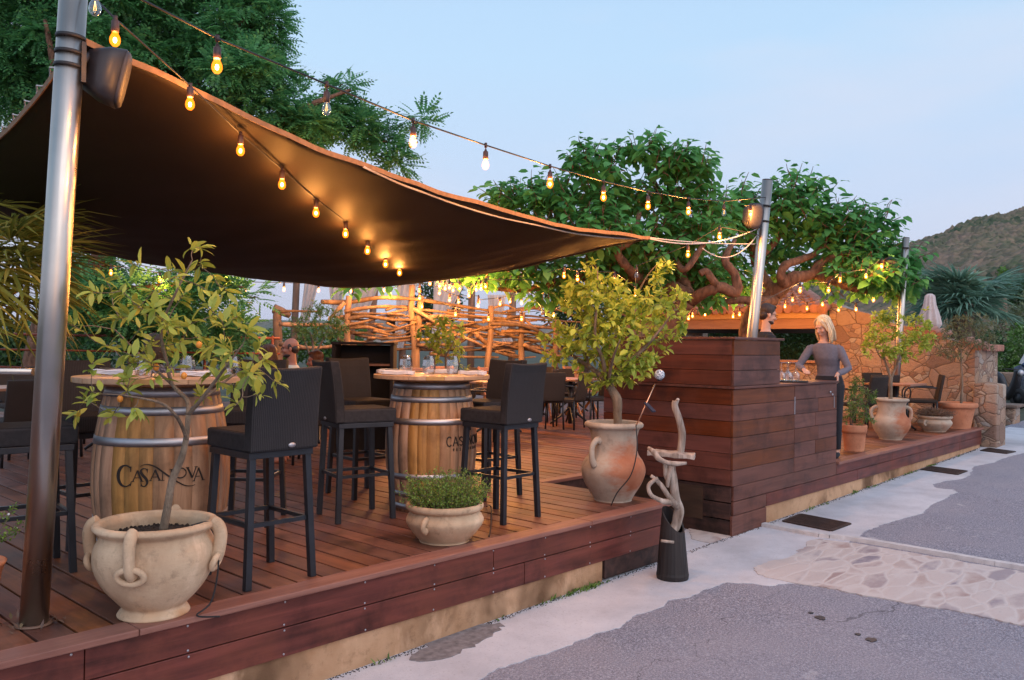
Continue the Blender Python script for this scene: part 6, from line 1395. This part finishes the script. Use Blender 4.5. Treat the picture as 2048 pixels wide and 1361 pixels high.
# ------------------------------------------------------------------ people
def ik(S, T, a, b, hint):
    d = T-S; L = min(d.length, a+b-.005); n = d.normalized(); x = (a*a-b*b+L*L)/(2*L); h = math.sqrt(max(0, a*a-x*x)); k = hint-n*hint.dot(n)
    return S+n*x+k.normalized()*h, S+n*L
def ering(c, rx, ry, n=18, rot=0.0, tilt=0.0):
    return [V((c[0]+rx*math.cos(a)*math.cos(rot)-ry*math.sin(a)*math.sin(rot), c[1]+rx*math.cos(a)*math.sin(rot)+ry*math.sin(a)*math.cos(rot), c[2]+tilt*math.sin(a))) for a in [2*math.pi*k/n for k in range(n)]]
def hand(mb, wr, d, palm, s, curl, side):
    """five fingers: d points along the hand, palm is the palm's facing direction"""
    d = d.normalized(); palm = (palm-d*palm.dot(d)).normalized(); sd = d.cross(palm)*side
    rings = []
    for t, w, h in ((0, .024, .018), (.025, .032, .016), (.06, .040, .014), (.085, .040, .012)):
        c = wr+d*t*s; rings.append([c+(sd*math.cos(a)*w+palm*math.sin(a)*h)*s for a in [2*math.pi*k/12 for k in range(12)]])
    mb.loft(rings)
    for i, (o, L) in enumerate(((-.030, .066), (-.010, .076), (.010, .072), (.029, .056))):
        p = wr+(d*.08+sd*o)*s; pts = [p-d*.015*s, p]; q = d.copy(); c = curl*(.75+.12*i)
        for k, f in enumerate((.45, .32, .23)):
            q = (q*math.cos(c*.6)+palm*math.sin(c*.6)).normalized() if k == 0 else (q*math.cos(c)+(palm*1.0-q*palm.dot(q)).normalized()*math.sin(c)).normalized(); p = p+(q+sd*o*1.5)*L*f*s; pts.append(p)
        mb.tube(pts, [.0092*s, .0092*s, .0086*s, .008*s, .0062*s], 8)
    p = wr+(d*.022-sd*.028)*s; pts = [p, p+(d*.022-sd*.022+palm*.010)*s, p+(d*.045-sd*.028+palm*.025)*s, p+(d*.064-sd*.024+palm*.034)*s]; mb.tube(pts, [.013*s, .0115*s, .010*s, .0075*s], 8)
def person(label, root, rz, h, pose='stand', seat=.47, head=(0, 0), hands=(None, None), palms=None, top_m=None, bot_m=None, skin='skin', hair=('brown_hair', 'short'), fem=False, glasses=False, lean=(0, 0), beard=False, curl=.5, sleeve=1.0, shoes=None, neckline=.0):
    r = empty('person', root, label, 'person', None, rz); s = h/1.72; w = .92 if fem else 1.0
    B = LMB(); Tp = LMB(); Bt = LMB()
    hipz = .92*s if pose == 'stand' else seat+.09*s
    lx, ly = lean; tor = .50*s
    def sp(t): return V((lx*t*t, ly*t*t, hipz+tor*t))    # spine
    cs = [(-.10, .150, .100), (0, .165*(1.06 if fem else 1), .115), (.22, .135 if fem else .150, .095), (.42, .132 if fem else .152, .098), (.62, .150 if fem else .168, .118 if fem else .112), (.80, .165 if fem else .178, .112), (.92, .150, .09), (1.0, .085, .07), (1.05, .058, .058)]
    for mb, k in ((B, .90), (Tp, 1.04)):
        mb.loft([ering(sp(t)+V((0, (.012 if (fem and .5 < t < .7) else 0), 0)), a*s*k, b*s*k) for t, a, b in (cs if mb is B else [c for c in cs if c[0] >= (-.02 if fem else -.12)][:-1])])
    neck = sp(1.0); hc = neck+V((lx*.15, ly*.2+.025*s, .205*s)); hy, hp = head
    B.tube([neck-V((0, 0, .05*s)), neck+V((0, .005, .06*s)), hc-V((0, .01, .05*s))], [.062*s*w, .054*s*w, .055*s*w], 12)
    HT = Matrix.Translation(hc) @ Matrix.Rotation(hy, 4, 'Z') @ Matrix.Rotation(hp, 4, 'X') @ Matrix.Scale(s, 4)
    B.ball((0, -.012, .035), (.076, .095, .088), 20, HT); B.ball((0, .018, -.035), (.062, .070, .085), 18, HT); B.ball((0, .045, -.088), (.033, .035, .028), 12, HT)
    B.ball((0, .055, -.02), (.050, .038, .05), 14, HT); B.tube([(0, .088, .012), (0, .104, -.016), (0, .112, -.030), (0, .098, -.040)], [.008, .012, .0145, .011], 8, M=HT)
    B.ball((0, .085, -.064), (.024, .014, .008), 10, HT); B.ball((0, .082, -.077), (.022, .014, .008), 10, HT); B.tube([(-.045, .080, .030), (0, .092, .030), (.045, .080, .030)], .010, 8, M=HT)
    for e in (-1, 1): B.ball((e*.076, -.005, -.012), (.010, .020, .032), 10, HT); B.ball((e*.040, .068, -.03), (.022, .02, .022), 10, HT)
    shw = (.165 if fem else .19)*s
    for i, e in enumerate((-1, 1)):
        S = sp(.90)+V((e*shw, 0, -.004)); T = hands[i]
        if T is None: T = S+V((e*.06, .10, -.50*s)) if pose == 'stand' else S+V((e*.02, .30*s, -.36*s))
        E, Wr = ik(S, V(T), .285*s, .255*s, V((e*.8, -.7, -.55))); fd = (Wr-E).normalized()
        B.tube([S, S.lerp(E, .4), E, E.lerp(Wr, .35), Wr], [.040*s*w, .042*s*w, .036*s*w, .037*s*w, .026*s*w], 12); B.ball(S-V((e*.015, 0, .012)), .040*s*w, 12)
        pm = V(palms[i]) if palms and palms[i] else V((0, 0, -1)); dirh = fd if not (palms and palms[i] and len(palms) > 2 and palms[2][i]) else V(palms[2][i])
        hand(B, Wr-fd*.005, dirh, pm, s*(.95 if fem else 1.05), curl, -e)
        en = E.lerp(Wr, .92) if sleeve >= 1 else S.lerp(E, sleeve)
        Tp.ball(S-V((e*.012, 0, .008)), .053*s*w, 14)
        if sleeve >= 1: Tp.tube([S, S.lerp(E, .4), E, E.lerp(Wr, .4), en], [.055*s*w, .056*s*w, .047*s*w, .046*s*w, .036*s*w], 14)
        else: Tp.tube([S, en], [.062*s, .060*s], 14)
    for e in (-1, 1):
        hp_ = V((e*.09*s, 0, hipz-.02*s))
        if pose == 'stand': kn = V((e*.10*s, .02, .49*s)); an_ = V((e*.10*s, -.02, .08*s))
        else: kn = V((e*.12*s, .43*s, seat+.07*s)); an_ = V((e*.12*s, .40*s, .08*s))
        B.tube([hp_, hp_.lerp(kn, .5), kn, kn.lerp(an_, .3), an_], [.082*s, .068*s, .052*s, .052*s, .034*s], 12); B.ball(kn, .053*s, 10)
        B.tube([an_+V((0, -.03, -.03*s)), an_+V((0, .08*s, -.045*s)), an_+V((0, .17*s, -.06*s))], [.036*s, .036*s, .022*s], 10)
        Bt.tube([hp_, hp_.lerp(kn, .5), kn, kn.lerp(an_, .3), an_+V((0, 0, .02))], [.098*s, .080*s, .064*s, .060*s, .048*s], 12); Bt.ball(kn, .064*s, 10)
        if shoes:
            m = LMB(); m.tube([an_+V((0, -.055*s, -.045*s)), an_+V((0, .03*s, -.035*s)), an_+V((0, .12*s, -.05*s)), an_+V((0, .205*s, -.058*s))], [.035*s, .046*s, .042*s, .028*s], 12, flat=.8); m.build('shoe', M[shoes], r, sub=1)
    Bt.loft([ering(V((0, 0, hipz+q*s)), a*s, b*s) for q, a, b in ((-.12, .13, .10), (-.05, .172, .125), (.02, .176, .125), (.10, .150, .112))])
    B.build('body', M[skin], r, remesh=.0075); Tp.build('top', M[top_m], r, remesh=.010); Bt.build('trousers', M[bot_m], r, remesh=.011)
    for e in (-1, 1):
        m = LMB(); m.ball((e*.031, .0835, .002), (.011, .006, .0045), 10, HT); m.build('eye', M['eye'], r); m = LMB(); m.tube([(e*.016, .094, .024), (e*.032, .092, .029), (e*.048, .080, .024)], [.0022, .003, .0015], 6, M=HT); m.build('eyebrow', M[hair[0]], r)
    m = LMB(); m.tube([(-.022, .094, -.069), (0, .101, -.070), (.022, .094, -.069)], [.002, .0048, .002], 8, M=HT); m.build('lips', M['lips'], r)
    rg = random.Random(int(h*1000)+len(label)); H = LMB(); kind = hair[1]
    if kind in ('short', 'bald'):
        if kind == 'short': H.ball((0, -.022, .055), (.084, .098, .084), 22, HT); H.ball((0, .045, .105), (.055, .045, .026), 14, HT); H.ball((0, -.055, -.01), (.072, .055, .07), 16, HT)
        else: H.ball((0, -.05, -.012), (.079, .058, .062), 18, HT)
        for e in (-1, 1): H.ball((e*.070, .0, .02), (.012, .03, .04), 10, HT)
        H.build('hair', M[hair[0]], r, remesh=.008)
    else:
        L = .27 if kind == 'bob' else .22
        H.ball((0, -.024, .050), (.093, .104, .094), 22, HT)
        for i in range(130):
            a = rg.uniform(-.40 if kind == 'bob' else -.15, math.pi+(.40 if kind == 'bob' else .15)); ca, sa = math.cos(a), -math.sin(a)
            p0 = V((ca*.02, .01+sa*.03, .135)); p1 = V((ca*.078, -.015+sa*.085, .085+rg.uniform(-.01, .01))); p2 = V((ca*(.096+rg.uniform(0, .012)), -.012+sa*.102, -.02)); p3 = V((ca*(.098+rg.uniform(-.008, .02)), -.012+sa*.095+(.02 if sa > -.2 else 0), -.10)); p4 = V((ca*(.088+rg.uniform(-.012, .022)), -.008+sa*.08+(.025 if sa > -.2 else 0), .08-L+rg.uniform(-.03, .02)))
            H.tube(smooth_path([p0, p1, p2, p3, p4], 3), [.007, .012, .013, .012, .004], 5, M=HT, flat=.7)
        for i in range(16):
            e = 1 if i % 2 else -1; t = rg.uniform(.2, 1); H.tube(smooth_path([V((e*.012, .05, .128)), V((e*(.03+.03*t), .078-.02*t, .095)), V((e*(.068+.012*t), .060-.02*t, .03)), V((e*(.084+.008*t), .040-.01*t, -.06))], 3), [.007, .010, .010, .006], 5, M=HT, flat=.7)
        H.build('hair', M[hair[0]], r)
    if beard: m = LMB(); m.ball((0, .026, -.082), (.058, .058, .040), 16, HT); m.ball((0, .076, -.092), (.026, .020, .014), 12, HT); m.build('beard', M[hair[0]], r, remesh=.008)
    if glasses:
        m = LMB()
        for e in (-1, 1): m.tube([(e*.033+.024*math.cos(a), .104, .002+.018*math.sin(a)) for a in [i*math.pi/8 for i in range(17)]], .0022, 6, False, HT); m.tube([(e*.057, .10, .008), (e*.076, .05, .008), (e*.080, -.01, .0)], .002, 5, M=HT)
        m.tube([(-.009, .104, .004), (.009, .104, .004)], .002, 5, M=HT); m.build('glasses', M['cable'], r)
    return r
def toloc(root, rz, p): return Matrix.Rotation(-rz, 4, 'Z').to_3x3() @ (V(p)-V(root))
# waitress
RZ = rad(106); wr = V((9.85, 4.0, 0)); hR = V((9.43, 4.12, 1.03)); hL = V((9.58, 3.80, .985))
lk = lambda v, z_: tuple(Matrix.Rotation(-z_, 3, 'Z') @ V(v))
person('blond waitress in a grey long-sleeved top setting down glasses at the bar counter', wr, RZ, 1.63, 'stand', head=(rad(-34), rad(-25)), lean=(.05, .09), hands=(toloc(wr, RZ, hL), toloc(wr, RZ, hR)),
       palms=(lk((-.6, .3, -.6), RZ), None, (lk((-.55, -.35, -.75), RZ), None)), top_m='sweater', bot_m='black_cloth', hair=('blond', 'bob'), fem=True, shoes='black_cloth', curl=.45)
RZ = rad(-137); br = V((9.98, 4.87, 0)); person('bearded barman with glasses in a black shirt behind the raised bar wall', br, RZ, 1.80, 'stand', head=(rad(6), rad(-12)), top_m='black_cloth', bot_m='black_cloth', hair=('brown_hair', 'short'), glasses=True, beard=True, sleeve=.55, skin='skin', shoes='black_cloth')
def seated(x, y, d, rz, h, label, seat, **k):
    p = W(x, y, d); s = h/1.72; root = V((p.x, p.y, p.z-(seat+.09*s+.50*s+.205*s))); kk = root.z; f = Matrix.Rotation(rz, 3, 'Z') @ V((0, 1, 0)); root -= f*.03
    o = person(label, V((root.x, root.y, 0)), rz, h, 'sit', seat+kk, **k); ch = make_armchair((root.x-f.x*.02, root.y-f.y*.02, 0), rz, 'armchair occupied by '+k.get('who', '') if False else 'dining armchair under the '+label.split(' with ')[0].split(' in ')[0], ch0); return o
seated(580, 697, 10.6, rad(58), 1.76, 'balding bearded man with glasses in a cream shirt at a dining table', .44, head=(rad(-6), rad(-6)), top_m='cream_cloth', bot_m='navy', hair=('brown_hair', 'bald'), glasses=True, beard=True, skin='skin_tan', sleeve=.6)
seated(533, 712, 9.5, rad(55), 1.60, 'auburn-haired woman with shoulder-length hair facing the bald man', .44, head=(0, rad(-8)), top_m='white_cloth', bot_m='navy', hair=('auburn_hair', 'bob'), fem=True, skin='skin_tan', sleeve=.5)
seated(629, 722, 9.0, rad(50), 1.40, 'child with short auburn hair in a yellow printed shirt', .47, head=(rad(10), rad(-8)), top_m='yellow_print', bot_m='navy', hair=('auburn_hair', 'short'), skin='skin_tan', sleeve=.7)
seated(306, 692, 9.2, rad(-20), 1.66, 'dark-haired woman in a patterned grey blouse seated behind the kumquat', .45, head=(rad(20), rad(-10)), top_m='grey_print', bot_m='black_cloth', hair=('brown_hair', 'bob'), fem=True, skin='skin_tan', sleeve=.6)
# tray and upturned wine glasses on the counter
c = D(1578, 764, .923); ty = empty('serving_tray', c, 'round black tray of upturned wine glasses on the bar counter', 'tray'); m = MB(); m.lathe([(0, 0), (.19, 0), (.20, .012), (.192, .012), (.185, .004), (0, .004)], c, 40); m.build('tray_dish', M['cable'], ty)
def wineglass(p, label):
    r = empty('wine_glass', p, label, 'wine glass', 'upturned wine glasses on the tray'); m = MB(); m.lathe([(.031, 0), (.040, .03), (.043, .06), (.034, .09), (.012, .108), (.004, .115), (.0038, .19), (.012, .196), (.036, .199), (.036, .202), (0, .204)], p, 20); m.build('goblet', M['glass'], r)
for (dx, dy, l) in ((.03, -.06, 'upturned wine glass standing under the waitress\'s hand'), (-.06, -.02, 'upturned wine glass in the middle of the tray'), (-.14, .02, 'upturned wine glass half hidden by the raised bar wall'), (.06, .05, 'upturned wine glass at the back of the tray')):
    wineglass(c+V((dx, dy, .005))+_r*.0, l)

# ------------------------------------------------------------------ sky, sun, camera
w = bpy.data.worlds.new('World'); SC.world = w; w.use_nodes = True; nt = w.node_tree; nt.nodes.clear()
N = nt.nodes.new; out = N('ShaderNodeOutputWorld'); bg = N('ShaderNodeBackground'); bg2 = N('ShaderNodeBackground'); mx = N('ShaderNodeAddShader')
sky = N('ShaderNodeTexSky'); sky.sky_type = 'NISHITA'; sky.sun_disc = False; sky.sun_elevation = SUN_EL; sky.sun_rotation = math.pi/2-SUN_AZ; sky.altitude = 50; sky.dust_density = 1.5
nt.links.new(sky.outputs[0], bg.inputs[0]); bg.inputs[1].default_value = SKY_N
tc = N('ShaderNodeTexCoord'); sp = N('ShaderNodeSeparateXYZ'); nt.links.new(tc.outputs['Generated'], sp.inputs[0])
rp_ = N('ShaderNodeValToRGB'); e = rp_.color_ramp
for i, (p, col) in enumerate(SKYRAMP):
    q = e.elements[i] if i < 2 else e.elements.new(p); q.position = p; q.color = (*col, 1)
nt.links.new(sp.outputs['Z'], rp_.inputs[0])
# thin high cloud streaks
mp = N('ShaderNodeMapping'); mp.inputs['Scale'].default_value = (1.2, 1.2, 5); nt.links.new(tc.outputs['Generated'], mp.inputs[0]); nz = N('ShaderNodeTexNoise'); nz.inputs['Scale'].default_value = 1.6; nz.inputs['Detail'].default_value = 5; nt.links.new(mp.outputs[0], nz.inputs[0])
cr_ = N('ShaderNodeValToRGB'); cr_.color_ramp.elements[0].position = .42; cr_.color_ramp.elements[1].position = .75; nt.links.new(nz.outputs['Fac'], cr_.inputs[0])
ml = N('ShaderNodeMath'); ml.operation = 'MULTIPLY'; ml.inputs[1].default_value = .55; nt.links.new(cr_.outputs[0], ml.inputs[0]); ml.inputs[1].default_value = .7
mc = N('ShaderNodeMix'); mc.data_type = 'RGBA'; nt.links.new(ml.outputs[0], mc.inputs[0]); nt.links.new(rp_.outputs[0], mc.inputs[6]); mc.inputs[7].default_value = CLOUD
# the afterglow side of the sky, behind the viewer, is brighter
dt = N('ShaderNodeVectorMath'); dt.operation = 'DOT_PRODUCT'; nt.links.new(tc.outputs['Generated'], dt.inputs[0]); g_ = V((math.cos(SUN_AZ), math.sin(SUN_AZ), .30)).normalized(); dt.inputs[1].default_value = tuple(g_)
mr = N('ShaderNodeMapRange'); mr.interpolation_type = 'SMOOTHERSTEP'; nt.links.new(dt.outputs['Value'], mr.inputs[0]); mr.inputs[1].default_value = .1; mr.inputs[2].default_value = 1; mr.inputs[3].default_value = 0; mr.inputs[4].default_value = 1
ag = N('ShaderNodeMix'); ag.data_type = 'RGBA'; ag.blend_type = 'ADD'; nt.links.new(mr.outputs[0], ag.inputs[0]); nt.links.new(mc.outputs[2], ag.inputs[6]); ag.inputs[7].default_value = GLOW
nt.links.new(ag.outputs[2], bg2.inputs[0]); bg2.inputs[1].default_value = 1.0
nt.links.new(bg.outputs[0], mx.inputs[0]); nt.links.new(bg2.outputs[0], mx.inputs[1]); nt.links.new(mx.outputs[0], out.inputs[0])
sl_ = bpy.data.lights.new('sun', 'SUN'); sl_.energy = SUN_E; sl_.angle = rad(40); sl_.color = (1, .88, .80); so = bpy.data.objects.new('sun', sl_); COL.objects.link(so)
sd_ = V((math.cos(SUN_AZ)*math.cos(rad(38)), math.sin(SUN_AZ)*math.cos(rad(38)), math.sin(rad(38)))); so.rotation_euler = sd_.to_track_quat('Z', 'Y').to_euler()
if HAZE:
    hb_ = MB(); hb_.box((0, 0, 0), (1, 1, 1)); c_ = [CAM+_f*a+_r*b for a, b in ((-40, -1900), (-40, 700), (3450, 700), (3450, -2700))]
    x0_, x1_ = min(p.x for p in c_)-900, max(p.x for p in c_)+900; y0_, y1_ = min(p.y for p in c_)-300, max(p.y for p in c_)+900
    hb_ = MB(); hb_.bx(x0_, x1_, y0_, y1_, -30, 190); t_ = NT('haze_air'); pv = t_.n('ShaderNodeVolumePrincipled'); pv.inputs['Color'].default_value = (.96, .98, 1, 1); pv.inputs['Density'].default_value = HAZE; pv.inputs['Anisotropy'].default_value = .2
    t_.l(pv.outputs[0], t_.out.inputs['Volume']); t_.m.cycles.homogeneous_volume = True; tag(hb_.build('haze', t_.m), kind='stuff')
cam = bpy.data.cameras.new('camera'); co = bpy.data.objects.new('camera', cam); COL.objects.link(co); SC.camera = co
cam.sensor_width = 36; cam.lens = FPX/2048*36; cam.clip_end = 9000; cam.clip_start = .05
co.matrix_world = Matrix(((RT.x, UP.x, -FW.x, CAM.x), (RT.y, UP.y, -FW.y, CAM.y), (RT.z, UP.z, -FW.z, CAM.z), (0, 0, 0, 1)))
vs = SC.view_settings; vs.view_transform = 'Standard'; vs.look = 'None'; vs.exposure = EXPO; vs.gamma = 1
cy = SC.cycles; cy.use_denoising = True; cy.max_bounces = 8; cy.transparent_max_bounces = 16; cy.sample_clamp_indirect = 4; cy.caustics_reflective = False; cy.caustics_refractive = False
SC.render.resolution_x, SC.render.resolution_y = 1024, 680
